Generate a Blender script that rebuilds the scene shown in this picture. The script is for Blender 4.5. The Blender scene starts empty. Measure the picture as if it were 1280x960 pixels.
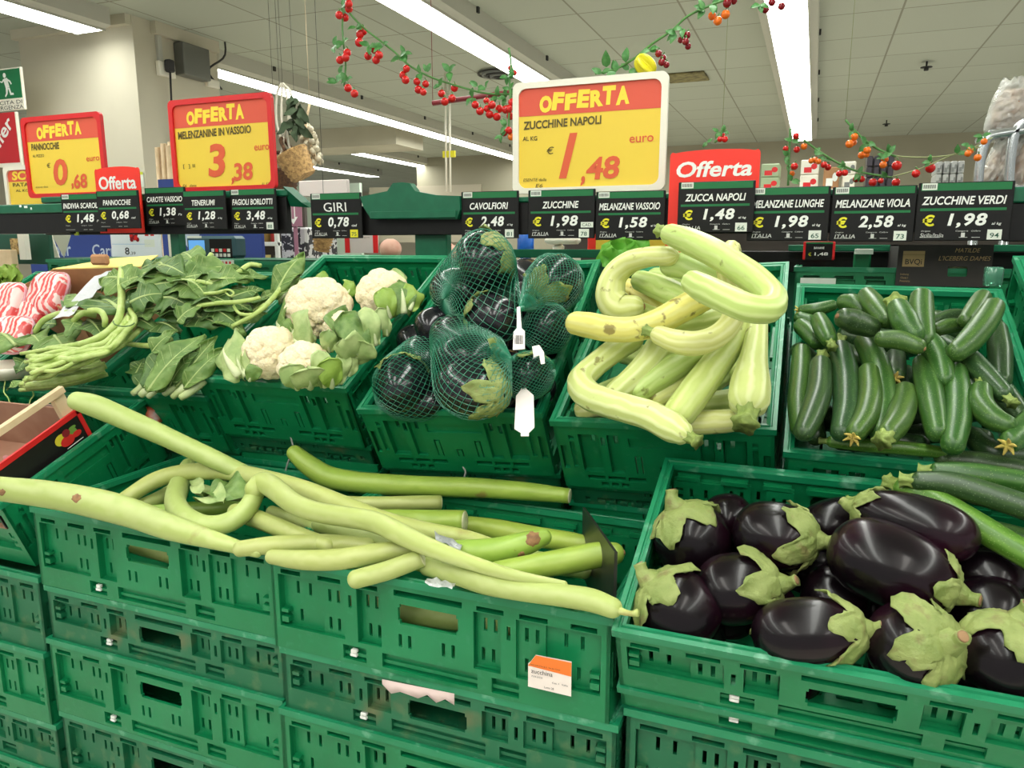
import bpy, math, random
import numpy as np
from mathutils import Vector, Matrix
random.seed(7)
S = bpy.context.scene
COL = S.collection
# ------------------------------------------------------------------ camera, world, exposure
CAM = np.array([0.0, 0.0, 1.45]); FOC = 940.0
_p, _y = math.radians(10.5), math.radians(21.6)
cF = np.array([-math.sin(_y) * math.cos(_p), math.cos(_y) * math.cos(_p), -math.sin(_p)])
cR = np.array([math.cos(_y), math.sin(_y), 0.0])
cU = np.cross(cR, cF)
cd = bpy.data.cameras.new('camera'); cam = bpy.data.objects.new('camera', cd); COL.objects.link(cam)
cd.sensor_fit = 'HORIZONTAL'; cd.sensor_width = 36.0; cd.lens = 36.0 * FOC / 1280.0
cd.clip_start = 0.05; cd.clip_end = 100
cam.matrix_world = Matrix(((cR[0], cU[0], -cF[0], CAM[0]), (cR[1], cU[1], -cF[1], CAM[1]), (cR[2], cU[2], -cF[2], CAM[2]), (0, 0, 0, 1)))
S.camera = cam
S.view_settings.view_transform = 'Standard'; S.view_settings.look = 'None'
S.view_settings.gamma = 1.0; S.view_settings.use_curve_mapping = False
S.view_settings.exposure = 0.02
W = bpy.data.worlds.new('World'); S.world = W; W.use_nodes = True
W.node_tree.nodes['Background'].inputs[0].default_value = (0.97, 1.0, 0.95, 1)
W.node_tree.nodes['Background'].inputs[1].default_value = 0.55
TUBE_POWER = 15.0


def P(u, v, z=None, y=None, x=None, o=None, n=None):
    """a point of the photograph carried on to a real plane of the room"""
    d = cF + cR * (u - 640) / FOC - cU * (v - 480) / FOC
    if z is not None: t = (z - CAM[2]) / d[2]
    elif y is not None: t = (y - CAM[1]) / d[1]
    elif x is not None: t = (x - CAM[0]) / d[0]
    else: t = np.dot(np.array(o) - CAM, n) / np.dot(d, n)
    return CAM + d * t


def depth(p): return float(np.dot(np.array(p) - CAM, cF))


# ------------------------------------------------------------------ materials
MATS = {}


def mat(name, col, rough=0.5, spec=0.5, metal=0.0, noise=None, bump=None, coat=0.0, emis=0.0, trans=0.0, sss=0.0, alpha=1.0, coords='Object'):
    """noise=(scale, colour, amount[, detail]) mixes a second colour; bump=(scale, strength)"""
    if name in MATS: return MATS[name]
    m = bpy.data.materials.new(name); m.use_nodes = True
    nt = m.node_tree; b = nt.nodes['Principled BSDF']
    c = (*col, 1)
    b.inputs['Base Color'].default_value = c
    b.inputs['Roughness'].default_value = rough; b.inputs['Specular IOR Level'].default_value = spec
    b.inputs['Metallic'].default_value = metal; b.inputs['Coat Weight'].default_value = coat
    b.inputs['Coat Roughness'].default_value = 0.08
    b.inputs['Transmission Weight'].default_value = trans; b.inputs['Alpha'].default_value = alpha
    if sss:
        b.inputs['Subsurface Weight'].default_value = sss; b.inputs['Subsurface Radius'].default_value = (0.01, 0.01, 0.004)
        b.inputs['Subsurface Scale'].default_value = 0.3
    if emis:
        b.inputs['Emission Color'].default_value = c; b.inputs['Emission Strength'].default_value = emis
    tc = None
    if noise or bump:
        tc = nt.nodes.new('ShaderNodeTexCoord')
    if noise:
        ns = noise if isinstance(noise, list) else [noise]
        prev = None
        for q in ns:
            t = nt.nodes.new('ShaderNodeTexNoise'); t.inputs['Scale'].default_value = q[0]
            t.inputs['Detail'].default_value = q[3] if len(q) > 3 else 3
            nt.links.new(tc.outputs[coords], t.inputs['Vector'])
            r = nt.nodes.new('ShaderNodeMapRange')
            lo, hi = (q[4], q[5]) if len(q) > 5 else (0.4, 0.65)
            r.inputs['From Min'].default_value = lo; r.inputs['From Max'].default_value = hi
            r.inputs['To Max'].default_value = q[2]
            nt.links.new(t.outputs['Fac'], r.inputs['Value'])
            x = nt.nodes.new('ShaderNodeMix'); x.data_type = 'RGBA'
            nt.links.new(r.outputs[0], x.inputs[0])
            if prev is None: x.inputs[6].default_value = c
            else: nt.links.new(prev, x.inputs[6])
            x.inputs[7].default_value = (*q[1], 1)
            prev = x.outputs[2]
        nt.links.new(prev, b.inputs['Base Color'])
    if bump:
        t = nt.nodes.new('ShaderNodeTexNoise'); t.inputs['Scale'].default_value = bump[0]; t.inputs['Detail'].default_value = 4
        nt.links.new(tc.outputs[coords], t.inputs['Vector'])
        k = nt.nodes.new('ShaderNodeBump'); k.inputs['Strength'].default_value = bump[1]; k.inputs['Distance'].default_value = 0.01
        nt.links.new(t.outputs['Fac'], k.inputs['Height']); nt.links.new(k.outputs[0], b.inputs['Normal'])
    MATS[name] = m
    return m


def veg_mat(name, col, stripe, rough, speck=None, scar=None, nstr=10, stripe_amt=0.5, coat=0.0):
    """skin of a marrow: stripes run along the fruit (UV x = round the fruit), pale specks and brown scars"""
    if name in MATS: return MATS[name]
    m = mat(name, col, rough, coat=coat); nt = m.node_tree; b = nt.nodes['Principled BSDF']
    L = nt.links.new
    uv = nt.nodes.new('ShaderNodeUVMap'); tc = nt.nodes.new('ShaderNodeTexCoord')
    sx = nt.nodes.new('ShaderNodeSeparateXYZ'); L(uv.outputs[0], sx.inputs[0])
    nz = nt.nodes.new('ShaderNodeTexNoise'); nz.inputs['Scale'].default_value = 25; L(tc.outputs['Object'], nz.inputs['Vector'])
    mu = nt.nodes.new('ShaderNodeMath'); mu.operation = 'MULTIPLY'; mu.inputs[1].default_value = 2 * math.pi * nstr; L(sx.outputs[0], mu.inputs[0])
    ad = nt.nodes.new('ShaderNodeMath'); ad.operation = 'MULTIPLY_ADD'; ad.inputs[1].default_value = 6; L(nz.outputs['Fac'], ad.inputs[0]); L(mu.outputs[0], ad.inputs[2])
    si = nt.nodes.new('ShaderNodeMath'); si.operation = 'SINE'; L(ad.outputs[0], si.inputs[0])
    r = nt.nodes.new('ShaderNodeMapRange'); r.inputs['From Min'].default_value = -0.2; r.inputs['To Max'].default_value = stripe_amt; L(si.outputs[0], r.inputs['Value'])
    x = nt.nodes.new('ShaderNodeMix'); x.data_type = 'RGBA'; L(r.outputs[0], x.inputs[0]); x.inputs[6].default_value = (*col, 1); x.inputs[7].default_value = (*stripe, 1)
    out = x.outputs[2]
    # slow drift of hue
    n2 = nt.nodes.new('ShaderNodeTexNoise'); n2.inputs['Scale'].default_value = 7; L(tc.outputs['Object'], n2.inputs['Vector'])
    hs = nt.nodes.new('ShaderNodeHueSaturation'); L(out, hs.inputs['Color'])
    rr = nt.nodes.new('ShaderNodeMapRange'); rr.inputs['To Min'].default_value = 0.8; rr.inputs['To Max'].default_value = 1.2; L(n2.outputs['Fac'], rr.inputs['Value']); L(rr.outputs[0], hs.inputs['Value'])
    ob = nt.nodes.new('ShaderNodeObjectInfo'); r3 = nt.nodes.new('ShaderNodeMapRange'); r3.inputs['To Min'].default_value = 0.485; r3.inputs['To Max'].default_value = 0.515
    L(ob.outputs['Random'], r3.inputs['Value']); L(r3.outputs[0], hs.inputs['Hue'])
    out = hs.outputs[0]
    for q in (speck, scar):
        if not q: continue
        if q is speck:
            vn = nt.nodes.new('ShaderNodeTexVoronoi'); vn.inputs['Scale'].default_value = q[0]; L(tc.outputs['Object'], vn.inputs['Vector']); o = vn.outputs['Distance']; lo, hi = q[2], q[2] - 0.08
        else:
            vn = nt.nodes.new('ShaderNodeTexNoise'); vn.inputs['Scale'].default_value = q[0]; vn.inputs['Detail'].default_value = 5; L(tc.outputs['Object'], vn.inputs['Vector']); o = vn.outputs['Fac']; lo, hi = q[2], q[2] + 0.05
        r = nt.nodes.new('ShaderNodeMapRange'); r.inputs['From Min'].default_value = lo; r.inputs['From Max'].default_value = hi; r.inputs['To Max'].default_value = q[3]
        L(o, r.inputs['Value'])
        x = nt.nodes.new('ShaderNodeMix'); x.data_type = 'RGBA'; L(r.outputs[0], x.inputs[0]); L(out, x.inputs[6]); x.inputs[7].default_value = (*q[1], 1); out = x.outputs[2]
    L(out, b.inputs['Base Color'])
    return m


def lin(r, g, b):
    f = lambda c: (c / 255 / 12.92) if c <= 10 else ((c / 255 + 0.055) / 1.055) ** 2.4
    return (f(r), f(g), f(b))


# ------------------------------------------------------------------ object helpers
ORG = {}


def tag(o, label=None, cat=None, group=None, kind=None):
    if label: o['label'] = label
    if cat: o['category'] = cat
    if group: o['group'] = group
    if kind: o['kind'] = kind
    return o


def thing(name, label, cat, loc, group=None):
    o = bpy.data.objects.new(name, None); COL.objects.link(o); o.empty_display_size = 0.02
    o.location = tuple(float(c) for c in loc); ORG[o] = np.array(loc, dtype=float)
    return tag(o, label, cat, group)


def rot_to(d):
    """3x3 whose x axis is d"""
    d = np.array(d, float); d /= np.linalg.norm(d)
    up = np.array([0, 0, 1.0]) if abs(d[2]) < 0.95 else np.array([0, 1.0, 0])
    s = np.cross(up, d); s /= np.linalg.norm(s)
    return np.stack([d, s, np.cross(d, s)], axis=1)


class MB:
    def __init__(self):
        self.v = []; self.f = []; self.m = []; self.uv = []; self.has_uv = False

    def add(self, vs, fs, m=0, uv=None, M=None):
        n = len(self.v)
        vs = np.array(vs, float).reshape(-1, 3)
        if M is not None: vs = vs @ np.array(M[0]).T + np.array(M[1])
        self.v.extend(map(tuple, vs))
        for i, f in enumerate(fs):
            self.f.append(tuple(k + n for k in f)); self.m.append(m)
            if uv is not None: self.uv.append(uv[i]); self.has_uv = True
            else: self.uv.append([(0, 0)] * len(f))
        return self

    def box(self, a, b, m=0, M=None):
        x0, y0, z0 = a; x1, y1, z1 = b
        vs = [(x0, y0, z0), (x1, y0, z0), (x1, y1, z0), (x0, y1, z0), (x0, y0, z1), (x1, y0, z1), (x1, y1, z1), (x0, y1, z1)]
        return self.add(vs, [(0, 3, 2, 1), (4, 5, 6, 7), (0, 1, 5, 4), (1, 2, 6, 5), (2, 3, 7, 6), (3, 0, 4, 7)], m, M=M)

    def rbox(self, a, b, r=0.005, m=0, M=None):
        """box with chamfered edges"""
        a = np.array(a, float); b = np.array(b, float); r = min(r, *(0.45 * (b - a)))
        vs = []; idx = {}
        for i in range(8):
            c = [(a, b)[(i >> k) & 1][k] for k in range(3)]
            for ax in range(3):
                p = list(c)
                for k in range(3):
                    if k != ax: p[k] += r if not (i >> k) & 1 else -r
                idx[(i, ax)] = len(vs); vs.append(p)
        fs = []
        for ax in range(3):
            o1, o2 = [k for k in range(3) if k != ax]
            for s in (0, 1):
                q = [(s << ax) | (i << o1) | (j << o2) for i, j in ((0, 0), (1, 0), (1, 1), (0, 1))]
                f = tuple(idx[(k, ax)] for k in q); fs.append(f)
            for i in (0, 1):
                for j in (0, 1):
                    k0 = (i << o1) | (j << o2); k1 = k0 | (1 << ax)
                    fs.append((idx[(k0, o1)], idx[(k0, o2)], idx[(k1, o2)], idx[(k1, o1)]))
        for i in range(8): fs.append((idx[(i, 0)], idx[(i, 1)], idx[(i, 2)]))
        cen = (a + b) / 2; out = []
        for f in fs:
            p = [np.array(vs[k]) for k in f]
            nrm = np.cross(p[1] - p[0], p[2] - p[0])
            out.append(f if np.dot(nrm, np.mean(p, axis=0) - cen) > 0 else f[::-1])
        return self.add(vs, out, m, M=M)

    def tube(self, pts, rad, n=8, m=0, caps=True):
        return sweep(self, pts, rad, n=n, m=m, res=0, caps=caps)

    def lathe(self, prof, n=24, m=0, M=None, closed=False):
        """prof: (r, z) from bottom to top, round z"""
        k = len(prof); vs = []
        for r, z in prof:
            for j in range(n):
                a = 2 * math.pi * j / n; vs.append((r * math.cos(a), r * math.sin(a), z))
        fs = [(i * n + j, i * n + (j + 1) % n, (i + 1) * n + (j + 1) % n, (i + 1) * n + j) for i in range(k - 1) for j in range(n)]
        uv = [[(j / n, i / k), ((j + 1) / n, i / k), ((j + 1) / n, (i + 1) / k), (j / n, (i + 1) / k)] for i in range(k - 1) for j in range(n)]
        return self.add(vs, fs, m, uv, M)

    def build(self, name, mats, parent=None, smooth=True, local=False, link=True):
        me = bpy.data.meshes.new(name)
        v = np.array(self.v, float)
        if parent is not None and not local: v = v - ORG[parent]
        org = None
        if parent is None and not local:
            org = np.array([(v[:, 0].min() + v[:, 0].max()) / 2, (v[:, 1].min() + v[:, 1].max()) / 2, v[:, 2].min()]); v = v - org
        me.from_pydata([tuple(p) for p in v], [], self.f)
        for q in (mats if isinstance(mats, (list, tuple)) else [mats]): me.materials.append(q)
        me.polygons.foreach_set('material_index', self.m)
        if smooth: me.polygons.foreach_set('use_smooth', [True] * len(self.f))
        if self.has_uv:
            l = me.uv_layers.new(name='UVMap')
            l.data.foreach_set('uv', [c for f in self.uv for p in f for c in p])
        me.validate(); me.update()
        if not link: return me
        o = bpy.data.objects.new(name, me); COL.objects.link(o)
        if org is not None: o.location = tuple(org); ORG[o] = org
        if parent is not None:
            o.parent = parent; ORG[o] = ORG[parent]
        return o


def catmull(pts, k):
    p = np.array(pts, float)
    if len(p) < 2: return p
    q = np.vstack([2 * p[0] - p[1], p, 2 * p[-1] - p[-2]]); out = []
    for i in range(1, len(q) - 2):
        for s in range(k):
            t = s / k
            out.append(0.5 * ((2 * q[i]) + (-q[i - 1] + q[i + 1]) * t + (2 * q[i - 1] - 5 * q[i] + 4 * q[i + 1] - q[i + 2]) * t * t + (-q[i - 1] + 3 * q[i] - 3 * q[i + 1] + q[i + 2]) * t ** 3))
    out.append(p[-1])
    return np.array(out)


def sweep(mb, pts, rad, n=16, m=0, res=6, caps=True, ribs=0, rib=0.0, rounded=(False, False), wob=0.0):
    """tube along pts; rad per point; rounded ends add a dome"""
    pts = np.array(pts, float); rad = np.array(rad if np.ndim(rad) else [rad] * len(pts), float)
    if res:
        q = catmull(np.column_stack([pts, rad]), res); pts = q[:, :3]; rad = q[:, 3]
    d0 = pts[0] - pts[1]; d0 /= np.linalg.norm(d0); d1 = pts[-1] - pts[-2]; d1 /= np.linalg.norm(d1)
    pre, post, pr, po = [], [], [], []
    st = [(0.98, .2), (0.9, .435), (0.75, .66), (0.52, .855), (0.25, .97)]
    if rounded[0]:
        for c, h in reversed(st): pre.append(pts[0] + d0 * rad[0] * h * 0.9); pr.append(rad[0] * c)
    if rounded[1]:
        for c, h in st: post.append(pts[-1] + d1 * rad[-1] * h * 0.9); po.append(rad[-1] * c)
    if pre: pts = np.vstack([pre, pts]); rad = np.concatenate([pr, rad])
    if post: pts = np.vstack([pts, post]); rad = np.concatenate([rad, po])
    N = len(pts); T = np.gradient(pts, axis=0); T /= np.maximum(np.linalg.norm(T, axis=1), 1e-9)[:, None]
    up = np.array([0, 0, 1.0]) if abs(T[0][2]) < 0.9 else np.array([0, 1.0, 0])
    a = np.cross(T[0], up); a /= np.linalg.norm(a)
    vs = []; ang = np.arange(n) * 2 * math.pi / n; ph = random.random() * 6
    L = np.concatenate([[0], np.cumsum(np.linalg.norm(np.diff(pts, axis=0), axis=1))])
    for i in range(N):
        a = a - T[i] * np.dot(a, T[i]); a /= np.linalg.norm(a); b = np.cross(T[i], a)
        rr = rad[i] * (1 + (rib * np.cos(ribs * ang + ph) if ribs else 0) + (wob * math.sin(L[i] * 40 + ph) if wob else 0)) * np.ones(n)
        vs.append(pts[i] + np.outer(rr * np.cos(ang), a) + np.outer(rr * np.sin(ang), b))
    fs = []; uv = []
    for i in range(N - 1):
        for j in range(n):
            k = (j + 1) % n
            fs.append((i * n + j, i * n + k, (i + 1) * n + k, (i + 1) * n + j))
            uv.append([(j / n, L[i]), ((j + 1) / n, L[i]), ((j + 1) / n, L[i + 1]), (j / n, L[i + 1])])
    if caps:
        fs.append(tuple(range(n))[::-1]); uv.append([(0.5, 0)] * n)
        fs.append(tuple((N - 1) * n + j for j in range(n))); uv.append([(0.5, L[-1])] * n)
    mb.add(np.vstack(vs), fs, m, uv)
    return mb


_txt = {}


def glyphs(body, off, shear, sp=1.0):
    k = (body, off, shear, sp)
    if k not in _txt:
        c = bpy.data.curves.new('txt', 'FONT'); c.body = body; c.size = 1.0; c.offset = off; c.shear = shear; c.space_character = sp
        c.resolution_u = 3
        o = bpy.data.objects.new('txt', c)
        me = o.to_mesh(); v = np.array([tuple(q.co) for q in me.vertices]); f = [tuple(p.vertices) for p in me.polygons]
        o.to_mesh_clear(); bpy.data.objects.remove(o); bpy.data.curves.remove(c)
        if len(v) == 0: v = np.zeros((3, 3)); f = [(0, 1, 2)]
        _txt[k] = (v, f)
    return _txt[k]


def text(mb, s, cx, cz, w, h, fr, m=0, off=0.0, shear=0.0, lift=0.0008, rot=0.0, sp=1.0):
    """lettering w wide and h high centred at (cx, cz) of a frame fr=(origin, right, up, outward normal)"""
    v, f = glyphs(s, off, shear, sp)
    lo = v.min(0); hi = v.max(0)
    x = ((v[:, 0] - (lo[0] + hi[0]) / 2) / max(hi[0] - lo[0], 1e-6)) * w; z = ((v[:, 1] - (lo[1] + hi[1]) / 2) / max(hi[1] - lo[1], 1e-6)) * h
    x, z = x * math.cos(rot) - z * math.sin(rot), x * math.sin(rot) + z * math.cos(rot)
    o, r, u, n = [np.array(q, float) for q in fr]
    mb.add(o + np.outer(x + cx, r) + np.outer(z + cz, u) + n * lift, f, m)


def quad(mb, x0, x1, z0, z1, fr, m=0, lift=0.0004):
    o, r, u, n = [np.array(q, float) for q in fr]
    mb.add([o + r * a + u * b + n * lift for a, b in ((x0, z0), (x1, z0), (x1, z1), (x0, z1))], [(0, 1, 2, 3)], m)


def disc(mb, cx, cz, rx, rz, fr, m=0, lift=0.0006, n=16):
    o, r, u, nn = [np.array(q, float) for q in fr]
    mb.add([o + r * (cx + rx * math.cos(2 * math.pi * i / n)) + u * (cz + rz * math.sin(2 * math.pi * i / n)) + nn * lift for i in range(n)], [tuple(range(n))], m)


def facing(o, yaw=0.0, lean=0.0):
    """frame of an upright card at o that faces the camera side (-Y), turned by yaw, top leaning back by lean"""
    r = np.array([math.cos(yaw), math.sin(yaw), 0]); b = np.array([-math.sin(yaw), math.cos(yaw), 0])
    u = np.array([0, 0, 1.0]) * math.cos(lean) + b * math.sin(lean)
    return (np.array(o, float), r, u, -np.cross(u, r) * -1 if False else np.cross(r, u))


def slab(mb, x0, x1, z0, z1, t, fr, m=0, ch=0.0):
    """a board with thickness t behind the face of frame fr"""
    o, r, u, n = [np.array(q, float) for q in fr]
    mb.rbox((x0, z0, -t), (x1, z1, 0), ch, m, M=(np.stack([r, u, n], axis=1), o)) if ch else mb.box((x0, z0, -t), (x1, z1, 0), m, M=(np.stack([r, u, n], axis=1), o))


def rrect(x0, x1, z0, z1, rr, k=5):
    out = []
    for cx, cz, a in ((x1 - rr, z1 - rr, 0), (x0 + rr, z1 - rr, 90), (x0 + rr, z0 + rr, 180), (x1 - rr, z0 + rr, 270)):
        for i in range(k + 1):
            t = math.radians(a + 90 * i / k); out.append((cx + rr * math.cos(t), cz + rr * math.sin(t)))
    return out


def plate(mb, poly, t, fr, m=0, lift=0.0):
    """extruded outline (counter-clockwise seen from the front)"""
    o, r, u, n = [np.array(q, float) for q in fr]; k = len(poly)
    f = [o + r * a + u * b + n * lift for a, b in poly]; g = [p - n * t for p in f]
    mb.add(f + g, [tuple(range(k)), tuple(range(2 * k - 1, k - 1, -1))] + [(i, i + k, (i + 1) % k + k, (i + 1) % k) for i in range(k)], m)

# ------------------------------------------------------------------ the room
CEIL = 3.1
m_wall = mat('wall_paint', lin(205, 198, 178), 0.8, noise=(1.5, lin(190, 182, 160), 0.5))
m_wall_r = mat('far_wall_paint', lin(166, 160, 140), 0.85)
m_ceil = mat('ceiling_tiles', lin(214, 212, 196), 0.85)
nt = m_ceil.node_tree; tc = nt.nodes.new('ShaderNodeTexCoord'); mp = nt.nodes.new('ShaderNodeMapping')
br = nt.nodes.new('ShaderNodeTexBrick'); br.offset = 0.0; br.inputs['Scale'].default_value = 1.0
br.inputs['Brick Width'].default_value = 0.73; br.inputs['Row Height'].default_value = 0.73; br.inputs['Mortar Size'].default_value = 0.008; br.inputs['Mortar Smooth'].default_value = 0.2
br.inputs['Color1'].default_value = (*lin(182, 186, 172), 1); br.inputs['Color2'].default_value = (*lin(176, 180, 166), 1); br.inputs['Mortar'].default_value = (*lin(140, 137, 122), 1)
mp.inputs['Location'].default_value = (0.26, 0.21, 0)
nt.links.new(tc.outputs['Object'], mp.inputs[0]); nt.links.new(mp.outputs[0], br.inputs[0]); nt.links.new(br.outputs['Color'], nt.nodes['Principled BSDF'].inputs['Base Color'])
m_floor = mat('floor_tiles', lin(214, 208, 194), 0.35, noise=(3, lin(200, 194, 180), 0.6))


def struct(name, mb, m):
    o = mb.build(name, m, local=True, smooth=False); o['kind'] = 'structure'; return o


struct('floor', MB().box((-12, -1.0, -0.1), (3.5, 22, 0)), m_floor)
struct('ceiling', MB().box((-14, -6, CEIL), (8, 22, CEIL + 0.1)), m_ceil)
struct('wall_back', MB().box((-7.3, 13.4, 0), (8, 13.6, CEIL)), m_wall_r)
struct('wall_far', MB().box((-14, 21.4, 0), (-7.3, 21.6, CEIL)), m_wall)
struct('wall_left', MB().box((-14.1, 8, 0), (-14, 22, CEIL)), m_wall)
pl = MB().box((-5.95, 4.45, 0), (-4.75, 5.3, CEIL)); pl.box((-4.75, 4.62, CEIL - 0.09), (-4.70, 5.28, CEIL)); pl.box((-5.97, 4.40, CEIL - 0.07), (-4.76, 4.45, CEIL))
struct('pillar', pl, m_wall)
a = P(495, 180, y=9.6); struct('beam', MB().box((-11, 9.6, a[2]), (a[0], 10.4, CEIL)), m_wall)
struct('partition_wall', MB().box((-14, 12.4, 0), (-11.2, 12.6, CEIL)), m_wall)

# ------------------------------------------------------------------ long ceiling lights
m_tube = mat('lamp_diffuser', (0.97, 1.0, 0.93), 0.5, emis=TUBE_POWER)
m_house = mat('lamp_housing', lin(190, 188, 176), 0.6)
m_dark = mat('dark_metal', lin(45, 44, 42), 0.6)
LW = 0.125


def ceiling_light(X, y0, y1, label, n):
    t = thing('ceiling_light', label, 'ceiling light', (X, (y0 + y1) / 2, 2.95), 'fluorescent strip lights of the shop ceiling')
    h = MB()
    prof = [(-LW - 0.012, 2.95), (-LW - 0.012, 2.965), (-0.19, 2.985), (-0.19, CEIL), (0.19, CEIL), (0.19, 2.985), (LW + 0.012, 2.965), (LW + 0.012, 2.95), (LW, 2.95), (LW, 2.962), (-LW, 2.962), (-LW, 2.95)]
    k = len(prof)
    h.add([(X + a, y, z) for y in (y0, y1) for a, z in prof], [(i, i + k, (i + 1) % k + k, (i + 1) % k) for i in range(k)] + [tuple(range(k))[::-1], tuple(range(k, 2 * k))])
    yy = y0 + 1.2
    h.build('housing', m_house, t, smooth=False)
    d = MB(); d.box((X - LW, y0 + 0.02, 2.950), (X + LW, y1 - 0.02, 2.961)); d.build('diffuser', m_tube, t, smooth=False)
    e = MB()
    while yy < y1: e.box((X - LW, yy, 2.9465), (X + LW, yy + 0.012, 2.950)); yy += 1.5
    e.build('joint_strip', m_house, t, smooth=False)
    c = MB(); yy = y0 + 0.7
    while yy < y1: c.box((X + 0.19, yy, 3.06), (X + 0.205, yy + 0.03, CEIL)); yy += 1.5
    c.build('clip', m_dark, t, smooth=False)


ceiling_light(-0.27, -3.0, 12.3, 'bright ceiling strip light running away above the right of the counter', 6)
ceiling_light(-2.52, -3.0, 12.6, 'broad ceiling strip light passing behind the tall central offer sign', 6)
ceiling_light(-4.95, -3.0, 4.27, 'ceiling strip light at top left ending at the white pillar', 3)
ceiling_light(-5.05, 5.45, 13.2, 'long ceiling strip light just right of the white pillar', 6)
ceiling_light(-7.25, 10.8, 14.4, 'short far ceiling strip light below the white beam', 3)
ceiling_light(-9.35, 12.8, 15.2, 'farthest left ceiling strip light behind the hanging baskets', 3)
ceiling_light(-9.25, 19.0, 21.2, 'tiny ceiling strip light near the back of the hall', 3)
ceiling_light(2.05, -3.0, 9.2, 'ceiling strip light behind the hanging snack bags at right', 6)
# daylight-white strips of the aisle behind the photographer
for x, w in ((-1.35, 'left'), (0.9, 'right')):
    l = bpy.data.lights.new('aisle_lamp', 'AREA'); l.shape = 'RECTANGLE'; l.size = 0.25; l.size_y = 3.5; l.energy = 34; l.color = (1, 0.97, 0.9)
    o = bpy.data.objects.new('aisle_lamp', l); COL.objects.link(o); o.location = (x, -1.6, 2.94); o['kind'] = 'helper'

# ------------------------------------------------------------------ the plastic crates
m_green = mat('green_plastic', lin(2, 114, 66), 0.42, noise=[(6, lin(12, 128, 78), 0.7), (60, lin(60, 140, 100), 0.35, 4, 0.58, 0.75)], bump=(40, 0.06))
m_gdark = mat('green_plastic_old', lin(6, 96, 60), 0.5, noise=[(5, lin(30, 108, 72), 0.7), (35, lin(92, 120, 80), 0.5, 5, 0.55, 0.72), (9, lin(104, 100, 66), 0.7, 5, 0.60, 0.74)])
m_rim = mat('green_rim', lin(10, 122, 78), 0.38, noise=[(6, lin(34, 140, 98), 0.7), (30, lin(140, 192, 166), 0.6, 5, 0.57, 0.72)], bump=(40, 0.06))  # pale mint patches: scuffs, and light glint on the rails put into the colour
m_clip = mat('white_clip', lin(225, 225, 220), 0.5)
m_grey = mat('grey_plastic', lin(120, 122, 120), 0.5)


def relief(mb, W_, H_, cells, t, M, m=0):
    """wall W_ x H_: cells (s0,s1,t0,t1,depth or None=hole), real recesses and holes, thickness t"""
    xs = sorted({0.0, W_, *[c for q in cells for c in q[:2]]}); zs = sorted({0.0, H_, *[c for q in cells for c in q[2:4]]})
    nx, nz = len(xs) - 1, len(zs) - 1
    D = [[0.0] * nz for _ in range(nx)]
    for i in range(nx):
        for j in range(nz):
            a = (xs[i] + xs[i + 1]) / 2; b = (zs[j] + zs[j + 1]) / 2
            for q in cells:
                if q[0] < a < q[1] and q[2] < b < q[3]: D[i][j] = q[4]
    vs = []; fs = []

    def q4(a, b, c, d):
        n = len(vs); vs.extend([a, b, c, d]); fs.append((n, n + 1, n + 2, n + 3))
    g = lambda i, j: D[i][j] if 0 <= i < nx and 0 <= j < nz else None
    for i in range(nx):
        for j in range(nz):
            d = D[i][j]
            x0, x1, z0, z1 = xs[i], xs[i + 1], zs[j], zs[j + 1]
            if d is not None:
                q4((x0, d, z0), (x1, d, z0), (x1, d, z1), (x0, d, z1)); q4((x0, d + t, z0), (x0, d + t, z1), (x1, d + t, z1), (x1, d + t, z0))
            for di, dj, e in ((1, 0, 'x'), (0, 1, 'z')):
                pass
    for i in range(nx + 1):
        for j in range(nz):
            a, b = g(i - 1, j), g(i, j); x = xs[i]; z0, z1 = zs[j], zs[j + 1]
            if a == b: continue
            if a is None or b is None:
                d = b if a is None else a; q4((x, d, z0), (x, d + t, z0), (x, d + t, z1), (x, d, z1))
            else:
                q4((x, a, z0), (x, b, z0), (x, b, z1), (x, a, z1)); xi = x + (0.0018 if a < b else -0.0018); q4((xi, a + t, z0), (xi, b + t, z0), (xi, b + t, z1), (xi, a + t, z1))
    for i in range(nx):
        for j in range(nz + 1):
            a, b = g(i, j - 1), g(i, j); z = zs[j]; x0, x1 = xs[i], xs[i + 1]
            if a == b: continue
            if a is None or b is None:
                d = b if a is None else a; q4((x0, d, z), (x1, d, z), (x1, d + t, z), (x0, d + t, z))
            else:
                q4((x0, a, z), (x1, a, z), (x1, b, z), (x0, b, z)); zi = z + (0.0018 if a < b else -0.0018); q4((x0, a + t, zi), (x1, a + t, zi), (x1, b + t, zi), (x0, b + t, zi))
    mb.add(vs, fs, m, M=M)


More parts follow.
